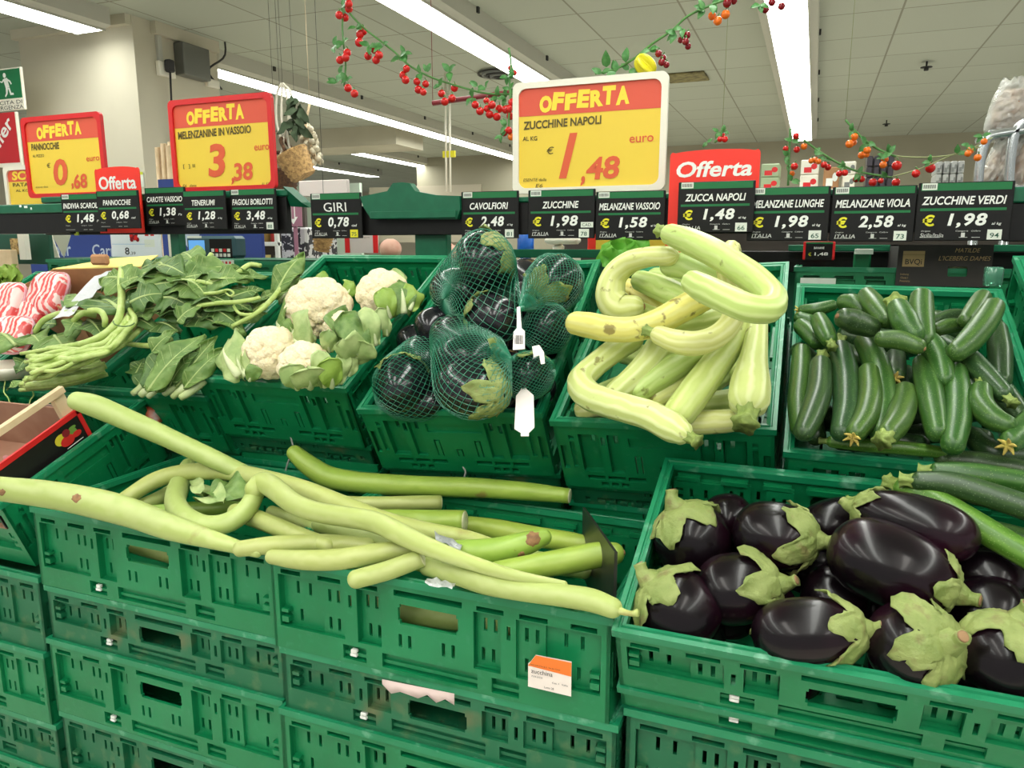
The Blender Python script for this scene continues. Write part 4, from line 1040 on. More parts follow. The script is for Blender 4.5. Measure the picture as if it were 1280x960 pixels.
def cauliflower(label, u, v, rpx, h, leaves, squash=0.8, seed=1):
    rng = random.Random(seed); c = on(FK, u, v, h); R_ = rpx * depth(c) / FOC
    t = thing('cauliflower', label, 'cauliflower', c - FK.z * R_ * 0.7, GCa)
    up = FK.z * 0.55 + (CAM - c) / np.linalg.norm(CAM - c) * 0.6; up /= np.linalg.norm(up); M3 = rot_to(up)
    # florets: hemisphere of knobs, each with smaller knobs
    cs = []
    n = 46
    for i in range(n):
        z = 1 - 1.15 * (i + 0.5) / n; a = i * 2.39996 + rng.uniform(-.15, .15); r = math.sqrt(max(0, 1 - z * z)); cs.append((np.array([z, r * math.cos(a), r * math.sin(a)]), rng.uniform(0.22, 0.30)))
    D = np.array([q[0] for q in cs]); Rr = np.array([q[1] for q in cs])
    fine = []
    m2 = 520
    for i in range(m2):
        z = 1 - 1.25 * (i + 0.5) / m2; a = i * 2.39996; r = math.sqrt(max(0, 1 - z * z)); fine.append((z + rng.uniform(-.02, .02), r * math.cos(a) + rng.uniform(-.02, .02), r * math.sin(a) + rng.uniform(-.02, .02)))
    F2 = np.array(fine)
    b = MB(); rows, colsn = 60, 110; vs = []
    for i in range(rows + 1):
        th = math.pi * 0.72 * i / rows
        ang = np.arange(colsn) * 2 * math.pi / colsn
        d = np.stack([np.full(colsn, math.cos(th)), math.sin(th) * np.cos(ang), math.sin(th) * np.sin(ang)], axis=1)
        dist = np.sqrt(np.maximum(0, 2 - 2 * d @ D.T)); bump = np.max(np.sqrt(np.maximum(0, 1 - (dist / (Rr * 1.35)) ** 2)) * Rr * 1.0, axis=1)
        d2 = np.sqrt(np.maximum(0, 2 - 2 * d @ F2.T)).min(axis=1); bump = bump + 0.06 * np.sqrt(np.maximum(0, 1 - (d2 / 0.085) ** 2))
        q = d * (0.70 + bump)[:, None]; q[:, 0] *= squash; vs.append(q * R_)
    b.add(np.vstack(vs), [(i * colsn + j, (i + 1) * colsn + j, (i + 1) * colsn + (j + 1) % colsn, i * colsn + (j + 1) % colsn) for i in range(rows) for j in range(colsn)], M=(M3, c))
    b.build('curd', m_curd, t)
    b = MB(); sweep(b, [c - up * R_ * 0.15, c - up * R_ * 0.8], [R_ * 0.62, R_ * 0.45], n=16, res=3, rounded=(False, True)); b.build('stalk', m_rib, t)
    for i, (u0, v0, u1, v1, w, hh, pale) in enumerate(leaves):
        a = on(FK, u0, v0, h - 0.01); e = on(FK, u1, v1, h + hh); b = MB()
        out = (a + e) / 2 - c; nrm = out / max(np.linalg.norm(out), 1e-6) * 0.5 + (CAM - c) / np.linalg.norm(CAM - c) * 0.8
        leaf(b, a, e, nrm, min(1.0, w * 1.4), 0.18, -0.28, 0.10, m=0, mv=None, seed=seed * 9 + i, n=12, k=10, prof=lambda q: (0.42 + 0.58 * math.sin(math.pi * 0.5 * min(1, q * 1.5))) * (1 - q ** 9) ** 0.5 + 0.02)
        d = (e - a); L = np.linalg.norm(d); un = nrm - d / L * np.dot(nrm, d / L); un /= np.linalg.norm(un)
        sweep(b, [a, a + d * 0.3 + un * L * 0.125, a + d * 0.6 + un * L * 0.155, a + d * 0.92 + un * L * 0.05], [L * w * 0.16, L * w * 0.11, L * w * 0.06, L * w * 0.02], n=8, m=1, res=4)
        o = b.build('leaf', [m_leaf_pale if pale else m_leaf_y if i % 2 else m_leaf, m_rib], t)
        md = o.modifiers.new('thick', 'SOLIDIFY'); md.thickness = 0.0015


cauliflower('largest cauliflower at the back left of its crate', 398, 386, 42, .055, [(355, 378, 378, 350, .6, .0, 1), (395, 352, 410, 344, .9, .0, 0), (362, 420, 358, 392, .55, -.02, 0), (372, 418, 395, 432, .7, .02, 1), (438, 400, 420, 432, .5, .02, 0), (430, 372, 440, 352, .5, 0, 0)], seed=1)
cauliflower('cauliflower at the back right of its crate, leaves on its right side', 478, 368, 33, .05, [(505, 392, 497, 352, .55, .03, 0), (512, 388, 516, 358, .5, .01, 0), (470, 350, 505, 350, .4, .0, 1), (488, 398, 478, 360, .5, .05, 0), (456, 352, 475, 345, .5, 0, 1)], seed=2)
cauliflower('cauliflower at the front left of its crate', 339, 441, 36, .05, [(300, 470, 288, 424, .5, .01, 1), (308, 470, 300, 430, .45, .02, 1), (368, 420, 352, 402, .8, .03, 0), (372, 440, 385, 412, .7, .02, 1), (312, 476, 320, 458, .6, .02, 0)], seed=3)
cauliflower('cauliflower at the front rim of its crate, thick leaf ribs upright on its right', 380, 457, 32, .06, [(372, 486, 362, 454, .6, .05, 1), (406, 484, 398, 438, .4, .06, 1), (422, 480, 430, 440, .4, .04, 1), (436, 470, 442, 446, .5, .02, 1), (388, 484, 384, 458, .6, .06, 1), (415, 484, 410, 446, .5, .06, 0)], seed=4)
cauliflower('small cauliflower wrapped in broad pale leaf stalks at the right', 428, 412, 24, .075, [(458, 440, 428, 392, .45, .05, 0), (470, 432, 456, 384, .35, .06, 1), (484, 420, 472, 384, .35, .05, 1), (412, 440, 410, 412, .5, .04, 1), (450, 445, 430, 424, .5, .06, 1), (440, 448, 466, 430, .5, .03, 1)], seed=5)

# ------------------------------------------------------------------ price rail, offer signs and price tags
m_black = mat('black_board', lin(16, 15, 15), 0.45, spec=0.3, noise=(40, lin(26, 23, 22), 0.5))
m_tgreen = mat('tag_green', lin(6, 108, 56), 0.45)
m_rgreen = mat('rail_green', lin(4, 92, 62), 0.4, noise=(20, lin(20, 108, 74), 0.5))
m_white = mat('white_print', lin(238, 238, 232), 0.55)
m_yel = mat('yellow_card', lin(238, 204, 66), 0.55, noise=(4, lin(232, 196, 70), 0.5))
m_yelp = mat('yellow_print', lin(246, 216, 62), 0.5)
m_yeuro = mat('yellow_euro', lin(232, 222, 40), 0.5)
m_hdr = mat('salmon_red_print', lin(222, 86, 62), 0.5)
m_dig = mat('orange_red_print', lin(222, 92, 52), 0.5)
m_brownp = mat('dark_olive_print', lin(92, 78, 30), 0.6)
m_redf = mat('red_plastic', lin(214, 30, 34), 0.35)
m_redh = mat('bright_red_plastic', lin(244, 52, 36), 0.35)
m_whitef = mat('white_plastic', lin(236, 230, 214), 0.4)
m_hand = mat('chalk_white', lin(206, 206, 200), 0.6)
m_stick = mat('sticker_white', lin(224, 228, 216), 0.5)
m_sticky = mat('sticker_yellow', lin(226, 214, 40), 0.5)
m_numg = mat('sticker_number', lin(30, 84, 62), 0.5)
YR = 2.0

# rails
t = thing('price_rail', 'long black and green price rail above the right half of the counter', 'rail', (-0.5, 2.03, 1.48))
b = MB(); b.rbox((-1.455, 2.010, 1.478), (0.405, 2.035, 1.565), 0.002); b.build('black_panel', m_black, t, smooth=False)
b = MB(); b.rbox((-0.80, 2.006, 1.566), (0.405, 2.045, 1.58), 0.003); b.rbox((-1.46, 2.004, 1.555), (-1.40, 2.045, 1.60), 0.004); b.build('green_cap', m_rgreen, t, smooth=False)
crown = [P(u, v, y=1.99) for u, v in ((465, 274), (572, 274), (576, 262), (575, 245), (546, 244), (520, 239), (513, 229), (504, 228), (492, 229), (485, 239), (451, 246), (456, 260))]
b = MB(); plate(b, [(p[0], p[2]) for p in crown], 0.03, ((0, 1.985, 0), (1, 0, 0), (0, 0, 1), (0, -1, 0)))
zz = crown[0][2]; b.rbox((crown[0][0], 1.978, zz), (crown[1][0], 1.985, zz + 0.022), 0.002); b.build('crown_bracket', m_rgreen, t, smooth=False)
b = MB(); b.rbox((-1.122, 2.036, 0.0), (-1.014, 2.07, 1.55), 0.004); b.build('post', m_rgreen, t, smooth=False)
t = thing('price_rail', 'black and green price rail above the leafy greens at left', 'rail', (-2.4, 2.03, 1.48))
b = MB(); b.rbox((-2.66, 2.010, 1.485), (-1.565, 2.035, 1.60), 0.002); b.build('black_panel', m_black, t, smooth=False)
b = MB(); b.rbox((-2.66, 2.006, 1.601), (-1.555, 2.05, 1.622), 0.003); b.add([(-1.565, 2.0, 1.63), (-1.50, 2.0, 1.58), (-1.49, 2.03, 1.565), (-1.565, 2.03, 1.57), (-1.565, 2.05, 1.63), (-1.50, 2.05, 1.58), (-1.49, 2.06, 1.565), (-1.565, 2.06, 1.57)], [(0, 3, 2, 1), (4, 5, 6, 7), (0, 1, 5, 4), (1, 2, 6, 5), (2, 3, 7, 6), (3, 0, 4, 7)]); b.build('green_cap', m_rgreen, t, smooth=False)
b = MB(); b.rbox((-2.085, 2.036, 0), (-2.045, 2.07, 1.5), 0.003); b.build('post', m_rgreen, t, smooth=False)
pa, pb = P(0, 268, y=1.93), P(88, 292, y=1.93)
t = thing('price_rail', 'dark end piece of a price rail at the far left with white scraps', 'rail', (pa[0], 1.93, pb[2]))
b = MB(); b.rbox((pa[0] - 0.5, 1.93, pb[2]), (pb[0], 1.955, pa[2] + 0.002), 0.003); b.build('black_panel', m_black, t, smooth=False)
c = P(85, 254, y=1.93); b = MB(); b.rbox((pa[0] - 0.5, 1.925, pa[2] + 0.002), (c[0], 1.965, c[2]), 0.003); b.build('green_cap', m_rgreen, t, smooth=False)
b = MB(); fr = ((0, 1.925, 0), (1, 0, 0), (0, 0, 1), (0, -1, 0))
for u, v, w in ((24, 257, .012), (30, 258, .018), (38, 260, .008)):
    q = P(u, v, y=1.925); quad(b, q[0], q[0] + w, q[2] - .006, q[2] + .002, fr)
b.build('paper_scrap', m_white, t, smooth=False)
t = thing('price_rail', 'short price rail stub at the right edge behind the zucchini tag', 'rail', (0.45, 2.03, 1.48))
a = P(1264, 234, y=2.02); c = P(1264, 254, y=2.02); d = P(1264, 302, y=2.02)
b = MB(); b.rbox((a[0], 2.02, d[2]), (a[0] + 0.7, 2.045, c[2]), 0.002); b.build('black_panel', m_black, t, smooth=False)
b = MB(); b.rbox((a[0], 2.015, c[2] + .001), (a[0] + 0.7, 2.05, a[2]), 0.003); b.build('green_cap', m_rgreen, t, smooth=False)


def price_tag(u0, u1, vt, vb, name, price, unit, num, hand='ITALIA', cls='I', yy=YR, hand_name=False, ysticker=False, extra=None, bar=True):
    o = P(u0, vb, y=yy); w = P(u1, vb, y=yy)[0] - o[0]; h = P(u0, vt, y=yy)[2] - o[2]
    fr = (o, (1, 0, 0), (0, 0, 1), (0, -1, 0))
    t = thing('price_tag', f'black price tag reading {name.title()} {price}', 'price tag', (o[0] + w / 2, yy, o[2]), 'black price tags on the rail')
    b = MB(); slab(b, 0, w, 0, h, 0.006, fr, 0, 0.0015)
    quad(b, 0.03 * w, 0.97 * w, 0.86 * h, 0.985 * h, fr, 1); quad(b, 0.04 * w, 0.94 * w, 0.515 * h, 0.56 * h, fr, 1)
    quad(b, 0.06 * w, 0.28 * w, 0.055 * h, 0.062 * h, fr, 2); quad(b, 0.48 * w, 0.57 * w, 0.055 * h, 0.062 * h, fr, 2); quad(b, 0.61 * w, 0.70 * w, 0.055 * h, 0.062 * h, fr, 2)
    b.build('board', [m_black, m_tgreen, m_hand], t, smooth=False)
    n = len(name); nw = min(0.88, 0.062 * n + 0.05) * w
    b = MB(); text(b, name, 0.49 * w, 0.69 * h, nw if not hand_name else 0.45 * w, (0.145 if not hand_name else 0.2) * h, fr, off=0.022 if not hand_name else 0.0, shear=0.18 if not hand_name else -0.05)
    b.build('product_name', m_white, t, smooth=False)
    b = MB(); text(b, '€', 0.14 * w, 0.35 * h, 0.13 * w, 0.2 * h, fr, off=0.03); b.build('euro_sign', m_yeuro, t, smooth=False)
    b = MB(); text(b, price, 0.55 * w, 0.345 * h, 0.41 * w, 0.25 * h, fr, off=0.03, shear=0.15, sp=1.12); text(b, unit, 0.855 * w, 0.285 * h, 0.10 * w, 0.055 * h, fr, off=0.01, shear=0.2)
    b.build('price', m_white, t, smooth=False)
    b = MB(); text(b, 'Origine', 0.12 * w, 0.165 * h, 0.10 * w, 0.032 * h, fr, shear=.2); text(b, 'Categoria   Calibro', 0.57 * w, 0.165 * h, 0.26 * w, 0.032 * h, fr, shear=.2)
    if hand: text(b, hand, 0.19 * w, 0.095 * h, 0.25 * w, 0.07 * h, fr, shear=0.15)
    if cls: text(b, cls, 0.52 * w, 0.10 * h, 0.04 * w, 0.075 * h, fr)
    b.build('handwriting', m_hand, t, smooth=False)
    if num:
        b = MB(); x0 = 0.77 * w; x1 = 0.92 * w; z0 = 0.02 * h; z1 = 0.19 * h
        quad(b, x0, x1, z0, z1, fr, 0, 0.0006); text(b, num, (x0 + x1) / 2, z0 + (z1 - z0) * .42, (x1 - x0) * .62, (z1 - z0) * .5, fr, 1, off=0.01, lift=0.001)
        b.build('number_sticker', [m_sticky if ysticker else m_stick, m_numg], t, smooth=False)
    if bar:
        b = MB(); x0 = 0.04 * w; x1 = 0.20 * w; quad(b, x0, x1, 0.875 * h, 0.99 * h, fr, 0, 0.0006)
        for i in range(9): quad(b, x0 + (x1 - x0) * (0.08 + i * 0.095), x0 + (x1 - x0) * (0.08 + i * 0.095 + 0.05), 0.90 * h, 0.965 * h, fr, 1, 0.0009)
        b.build('barcode_sticker', [m_stick, m_ink], t, smooth=False)
    if extra:
        b = MB(); quad(b, 0.80 * w, 0.98 * w, 0.22 * h, 0.33 * h, fr, 0, 0.0016); text(b, extra, 0.89 * w, 0.275 * h, 0.14 * w, 0.06 * h, fr, 1, lift=0.002); b.build('paper_strip', [m_stick, m_ink], t, smooth=False)


price_tag(80, 133, 243, 290, 'INDIVIA SCAROLA', '1,48', 'Pz', '', '', '', yy=1.92)
price_tag(124, 176, 239, 286, 'PANNOCCHIE', '0,68', 'cad', '', '', '', yy=1.90, bar=False)
price_tag(184, 234, 235, 282, 'CAROTE VASSOIO', '1,38', 'Pz', '', 'ITALIA', 'I', yy=1.99, bar=False)
price_tag(231, 284, 239, 287, 'TENERUMI', '1,28', 'al kg', '', 'ITALIA', 'I', yy=1.975, bar=False)
price_tag(290, 347, 237, 288, 'FAGIOLI BORLOTTI', '3,48', 'al kg', '88', 'ITALIA', 'I', yy=1.99)
price_tag(390, 453, 242, 298, 'GIRI', '0,78', 'cad', '75', 'ITALIA', 'I', yy=1.99, hand_name=True, ysticker=True)
price_tag(577, 648, 240, 298, 'CAVOLFIORI', '2,48', 'al kg', '81', 'ITALIA', 'I', yy=1.995)
price_tag(660, 743, 238, 298, 'ZUCCHINE', '1,98', 'al kg', '78', 'ITALIA', 'I', yy=1.995, extra='CAD.')
price_tag(744, 830, 240, 300, 'MELANZANE VASSOIO', '1,58', 'al kg', '', 'ITALIA', 'I', yy=1.99)
price_tag(846, 941, 228, 291, 'ZUCCA NAPOLI', '1,48', 'al kg', '66', 'ITALIA', 'I', yy=1.965)
price_tag(933, 1034, 235, 301, 'MELANZANE LUNGHE', '1,98', 'al kg', '65', 'ITALIA', 'I', yy=1.985)
price_tag(1036, 1141, 234, 302, 'MELANZANE VIOLA', '2,58', 'al kg', '73', 'ITALIA', 'I', yy=1.995)
price_tag(1142, 1261, 229, 301, 'ZUCCHINE VERDI', '1,98', 'al kg', '94', 'Sicilia/Italia', 'I', yy=1.99)


def offer_sign(x0, x1, z0, z1, label, rows, fm, yy=2.06, big=None):
    """rows: (text, cx, cz, w, h, mat, off, shear, rot) in fractions of the card"""
    x0, x1 = x0 * yy / 2, x1 * yy / 2; z0, z1 = 1.45 + (z0 - 1.45) * yy / 2, 1.45 + (z1 - 1.45) * yy / 2
    o = np.array([x0, yy, z0]); w = x1 - x0; h = z1 - z0; fr = (o, (1, 0, 0), (0, 0, 1), (0, -1, 0))
    t = thing('offer_sign', label, 'sign', (x0 + w / 2, yy, z0), 'yellow offer signs on the rail')
    out = rrect(0, w, 0, h, 0.018); inn = rrect(0.017, w - 0.017, 0.015, h - 0.017, 0.022); k = len(out)
    b = MB(); O = np.array(o)
    f3 = lambda q, d: O + np.array([q[0], d, q[1]])
    vs = [f3(q, -0.008) for q in out] + [f3(q, -0.008) for q in inn] + [f3(q, 0.006) for q in out] + [f3(q, 0.0) for q in inn]
    fs = []
    for i in range(k):
        j = (i + 1) % k; fs += [(i, j, k + j, k + i), (i, 2 * k + i, 2 * k + j, j), (k + i, k + j, 3 * k + j, 3 * k + i)]
    fs.append(tuple(2 * k + i for i in range(k))[::-1]); b.add(vs, fs)
    for c in (0.28, 0.72): b.box((x0 + w * c - 0.012, yy - 0.004, z0 - 0.05), (x0 + w * c + 0.012, yy + 0.004, z0 + 0.01))
    b.build('sign_frame', fm, t, smooth=False)
    b = MB(); plate(b, inn, 0.002, fr, 0, lift=0.0005)
    hd = [q for q in inn if q[1] > 0.70 * h]; hd = [(inn[0][0], 0.70 * h)] + [q for q in inn if q[1] >= 0.70 * h] + [(0.017, 0.70 * h)]
    n = len(hd); b.add([O + np.array([q[0], -0.0012, q[1]]) for q in hd], [tuple(range(n))], 1)
    b.build('card', [m_yel, m_hdr], t, smooth=False)
    groups = {}
    for s, cx, cz, tw, th, m, off, sh, ro in rows: groups.setdefault(m.name, (m, []))[1].append((s, cx, cz, tw, th, off, sh, ro))
    for nm, (m, L) in groups.items():
        b = MB()
        for s, cx, cz, tw, th, off, sh, ro in L:
            if s == 'OFFERTA':
                for i, ch in enumerate(s):
                    dz = [0.0, .02, -.01, .012, -.008, .015, -.01][i]; text(b, ch, (cx - tw / 2 + tw * (i + .5) / 7) * w, (cz + dz * .6 + .006 * (i - 3)) * h, tw / 7 * w * 1.02, th * h * (1 + [0, .06, -.04, .05, -.03, .08, .05][i]), fr, 0, off=0.06, shear=0.08, lift=0.002, rot=[.06, -.05, .04, -.03, .08, .0, .05][i])
            else: text(b, s, cx * w, cz * h, tw * w, th * h, fr, 0, off=off, shear=sh, lift=0.002, rot=ro)
        b.build({'yellow_print': 'offer_heading', 'dark_olive_print': 'product_text', 'orange_red_print': 'price_digits'}.get(m.name, 'lettering'), m, t, smooth=False)
    return t


offer_sign(-0.787, -0.368, 1.588, 1.878, 'large yellow offer sign in a white frame reading Zucchine Napoli 1,48', [
    ('OFFERTA', .47, .815, .58, .15, m_yelp, 0, 0, 0), ('ZUCCHINE NAPOLI', .33, .625, .52, .075, m_brownp, .03, .05, .02), ('AL KG', .115, .50, .10, .04, m_brownp, .02, 0, 0), ('€', .255, .385, .05, .065, m_brownp, .0, .1, 0),
    ('1', .375, .33, .12, .40, m_dig, .03, .3, 0), (',', .475, .10, .03, .09, m_dig, .04, .2, 0), ('48', .605, .21, .22, .20, m_dig, .03, .12, .03), ('euro', .845, .445, .15, .055, m_dig, .01, 0, .02), ('ESENTE dalla', .15, .125, .16, .028, m_brownp, 0, .2, 0), ('E6', .18, .07, .05, .035, m_brownp, 0, .2, 0)], m_whitef)
offer_sign(-2.004, -1.588, 1.622, 1.913, 'yellow offer sign in a red frame reading Melenzanine in Vassoio 3,38', [
    ('OFFERTA', .45, .815, .56, .15, m_yelp, 0, 0, 0), ('MELENZANINE IN VASSOIO', .43, .63, .72, .085, m_brownp, .03, .05, .02), ('3', .44, .33, .18, .36, m_dig, .03, .12, 0), (',', .585, .10, .03, .08, m_dig, .04, .2, 0), ('38', .69, .20, .19, .19, m_dig, .03, .12, .03), ('euro', .88, .44, .14, .055, m_dig, .01, 0, .02), ('[  ] II', .16, .28, .12, .05, m_brownp, 0, 0, 0), ('E6  data', .15, .07, .14, .03, m_brownp, 0, .2, 0), ('AL KG', .9, .06, .08, .03, m_brownp, 0, 0, 0)], m_redf)
offer_sign(-2.703, -2.309, 1.618, 1.900, 'yellow offer sign in a red frame reading Pannocchie 0,68', [
    ('OFFERTA', .46, .815, .56, .15, m_yelp, 0, 0, 0), ('PANNOCCHIE', .27, .635, .36, .085, m_brownp, .03, .05, .0), ('AL PEZZO', .17, .525, .15, .035, m_brownp, .01, 0, 0), ('€', .29, .40, .05, .06, m_brownp, 0, .1, 0), ('0', .43, .31, .18, .33, m_dig, .03, .1, 0), (',', .565, .13, .03, .08, m_dig, .04, .2, 0), ('68', .67, .19, .17, .18, m_dig, .03, .12, .04), ('euro', .85, .45, .16, .05, m_dig, .01, 0, .02), ('esente data', .17, .14, .16, .025, m_brownp, 0, .2, 0)], m_redf, yy=2.055)


def red_holder(x0, x1, z0, z1, label, italic, yy):
    w = x1 - x0; h = z1 - z0; fr = (np.array([x0, yy, z0]), (1, 0, 0), (0, 0, 1), (0, -1, 0)); t = thing('offer_holder', label, 'sign', (x0 + w / 2, yy, z0), 'red arched offer holders')
    top = [(w, h * .93)] + [(w - 0.012 * (1 - math.cos(a)), h * .93 + 0.012 * math.sin(a)) for a in (0.5, 1.0)] + [(w / 2 + w * .46 * math.cos(a), h * .955 + h * 0.045 * math.sin(a)) for a in [math.pi * i / 10 for i in range(1, 10)]] + [(0.012 * (1 - math.cos(a)), h * .93 + 0.012 * math.sin(a)) for a in (1.0, 0.5)] + [(0, h * .93)]
    b = MB(); plate(b, [(0, 0), (w, 0)] + top, 0.004, fr); b.build('holder', m_redh, t, smooth=False)
    b = MB(); text(b, 'Offerta', w * .5, h * .76, w * .84, h * .2, fr, off=0.025, shear=0.18 if italic else 0.0, lift=0.001); b.build('lettering', m_white, t, smooth=False)


red_holder(-0.358, -0.138, 1.488, 1.684, 'red arched holder reading Offerta around the Zucca Napoli tag', True, 2.0)
red_holder(-2.357, -2.150, 1.490, 1.714, 'red arched holder reading Offerta around the Pannocchie tag', False, 1.99)

# ------------------------------------------------------------------ plastic tomato garlands
m_tom = mat('tomato_red', lin(206, 30, 26), 0.22)
m_cherry = mat('cherry_dark_red', lin(130, 12, 24), 0.2)
m_orange = mat('tomato_orange', lin(236, 112, 24), 0.25)
m_gl = mat('plastic_leaf', lin(58, 120, 52), 0.45, noise=(60, lin(96, 150, 84), 0.7))
m_vine = mat('plastic_vine', lin(80, 130, 66), 0.5)
m_twine = mat('pale_twine', lin(150, 158, 110), 0.6)
m_star = mat('yellow_fruit', lin(228, 216, 30), 0.35)
_ball = None


def garland(label, y, vines, fruits, leaves, seed=0, twine=(), cords=()):
    rng = random.Random(seed); pts = [P(u, v, y=y) for q in vines for u, v in q]; t = thing('garland', label, 'garland', np.min(pts, axis=0), 'plastic tomato garlands')
    for k, q in enumerate(vines):
        b = MB(); sweep(b, [P(u, v, y=y) for u, v in q], 0.0032 if k not in twine else 0.002, n=6, res=5); b.build('vine', m_twine if k in twine else m_vine, t)
    for u, v in cords:
        q = P(u, v, y=y); b = MB(); sweep(b, [q, (q[0], q[1], CEIL)], 0.0006, n=4, res=0); b.build('cord', m_twine, t)
    for u, v, r, m in fruits:
        c = P(u, v, y=y - 0.02 + 0.04 * rng.random()); R_ = r * depth(c) / FOC; b = MB()
        b.lathe([(0.02 * R_, -R_), *[(R_ * math.cos(a), R_ * math.sin(a)) for a in np.linspace(-1.3, 1.15, 9)], (0.12 * R_, 0.82 * R_)], n=14, M=(rot_to((rng.uniform(-.4, .4), rng.uniform(-.4, .4), 1))[:, [1, 2, 0]], c))
        o = b.build('tomato', m, t)
        b = MB(); sweep(b, [c + np.array([0, 0, R_ * 0.8]), c + np.array([0.002, 0, R_ * 1.25]), c + np.array([0.005 * rng.uniform(-1, 1), 0, R_ * 1.6])], 0.0016, n=5, res=2); b.build('stalk', m_vine, o)
    for q in leaves:
        u, v, L = q[:3]; n = q[3] if len(q) > 3 else 3
        for i in range(n):
            c = P(u, v, y=y + 0.01 * rng.uniform(-1, 1)); l = L * depth(c) / FOC; a = rng.uniform(0, 6.28) if n > 1 else 1.5; d = np.array([math.cos(a), rng.uniform(-.6, .2), math.sin(a)]); b = MB()
            leaf(b, c, c + d * l, (rng.uniform(-.3, .3), -1, 0.4), 0.55, 0.1, 0.2, 0.03, seed=rng.randint(0, 999), n=6, k=4); b.build('leaf', m_gl, t)


T, K, Or = m_tom, m_cherry, m_orange
garland('red tomato garland swagging from the ceiling to the central offer sign', 2.15, [[(434, -60), (431, -20), (430, 0), (428, 30), (429, 50), (432, 80), (430, 108)], [(431, 5), (440, 20), (456, 36), (474, 50), (492, 64), (512, 82), (540, 97), (580, 110), (610, 117), (650, 118)]],
        [(436, 5, 5, T), (436, 11, 5, T), (424, 19, 5, T), (431, 22, 5, T), (434, 66, 5, T), (432, 72, 5, T), (425, 75, 5, T), (435, 110, 5, T), (443, 117, 5, T), (450, 43, 5, T), (454, 39, 5, T), (449, 53, 5.5, T), (468, 62, 5, T), (460, 70, 5, T), (474, 69, 5, T), (470, 75, 5, T), (508, 86, 4.5, T), (504, 94, 5, T), (507, 100, 5, T), (521, 102, 4.5, T), (532, 105, 4.5, T), (523, 112, 5, T), (529, 115, 4.5, T), (552, 117, 4.8, T), (568, 110, 4.8, T), (556, 127, 5, T), (565, 123, 5, T), (594, 131, 4.8, T), (600, 139, 5, T), (608, 126, 4, T), (609, 136, 4.5, T), (615, 131, 5, T), (612, 143, 5, T), (621, 146, 5, T), (624, 136, 5, T), (632, 137, 5, T), (638, 145, 5, T)],
        [(418, 57, 12), (430, 54, 11), (424, 92, 11), (421, 103, 11), (434, 100, 11), (428, 8, 11), (445, 34, 10), (462, 57, 13), (478, 58, 12), (500, 72, 14), (506, 66, 10), (525, 92, 11), (535, 90, 11), (562, 90, 14), (550, 107, 10), (590, 122, 12), (597, 108, 11), (607, 110, 10), (622, 120, 12), (632, 122, 12)], 1)
garland('short red tomato strand hanging at the left edge of the central offer sign', 2.1, [[(636, 60), (639, 82), (637, 100), (638, 125), (636, 150), (637, 175)]], [(638, 85, 3.5, T), (643, 91, 3.5, T), (640, 128, 5, T), (636, 136, 5, T), (630, 166, 4.5, T), (636, 163, 4.5, T), (639, 171, 4.5, Or)], [(634, 96, 10), (642, 90, 8), (637, 112, 10), (632, 158, 11), (627, 170, 9)], 2)
garland('garland rising from the central offer sign to the ceiling, yellow star fruit and dark cherries', 2.12, [[(744, 92), (765, 88), (790, 75), (815, 55), (840, 38), (860, 20), (890, 6), (925, -6), (960, -14)]], [(823, 67, 4.5, K), (829, 72, 4, K), (827, 78, 4.5, K), (833, 81, 4, K), (859, 44, 4.5, K), (851, 50, 4, K), (857, 52, 4.5, K), (860, 58, 4, K), (909, 4, 5.5, K), (917, 1, 4.5, K), (890, 20, 5, Or), (907, 18, 5.5, Or), (897, 26, 5.5, Or), (957, 12, 4.5, K), (965, 3, 4.5, K), (977, 8, 4.5, K)],
        [(758, 84, 18, 1), (782, 78, 18, 1), (752, 92, 14, 2), (770, 90, 14), (786, 88, 14), (812, 62, 12), (845, 42, 14), (853, 36, 12), (880, 12, 14), (890, 6, 14), (950, 6, 12)], 3)
c = P(807, 81, y=2.10); R_ = 13 * depth(c) / FOC; b = MB(); vs = []
for i in range(13):
    z = math.cos(math.pi * i / 12)
    for j in range(30):
        a = 2 * math.pi * j / 30; r = math.sin(math.pi * i / 12) ** 0.8 * (0.72 + 0.28 * math.cos(5 * a)); vs.append((z * 1.15 * R_, r * R_ * math.cos(a), r * R_ * math.sin(a)))
b.add(vs, [(i * 30 + j, (i + 1) * 30 + j, (i + 1) * 30 + (j + 1) % 30, i * 30 + (j + 1) % 30) for i in range(12) for j in range(30)], M=(rot_to((0.6, 0.2, -0.6)), c))
tag(b.build('star_fruit', m_star), 'yellow plastic star fruit hanging above the central offer sign', 'fruit')
garland('garland of orange and red tomatoes strung across the back at upper right', 2.3, [[(1057, 150), (1075, 170), (1095, 185), (1120, 196)], [(1100, 190), (1130, 196), (1170, 196), (1205, 190), (1240, 172)], [(1115, 221), (1150, 211), (1195, 192), (1225, 184)]],
        [(1068, 171, 4.5, Or), (1062, 180, 5, Or), (1067, 178, 4, Or), (1084, 188, 4.5, Or), (1077, 194, 4.5, Or), (1083, 193, 4, Or), (1106, 199, 4.5, Or), (1104, 206, 4.5, Or), (1121, 207, 6, T), (1163, 210, 6, T), (1213, 188, 4.5, Or), (1210, 192, 4, Or), (1222, 197, 4.5, Or), (1145, 217, 5, T), (1230, 177, 4, Or)],
        [(1064, 164, 10), (1082, 180, 12), (1112, 192, 12), (1105, 196, 9), (1162, 202, 9), (1196, 192, 11), (1212, 182, 10), (1228, 170, 10)], 4, twine=(1, 2), cords=((1057, 150),))
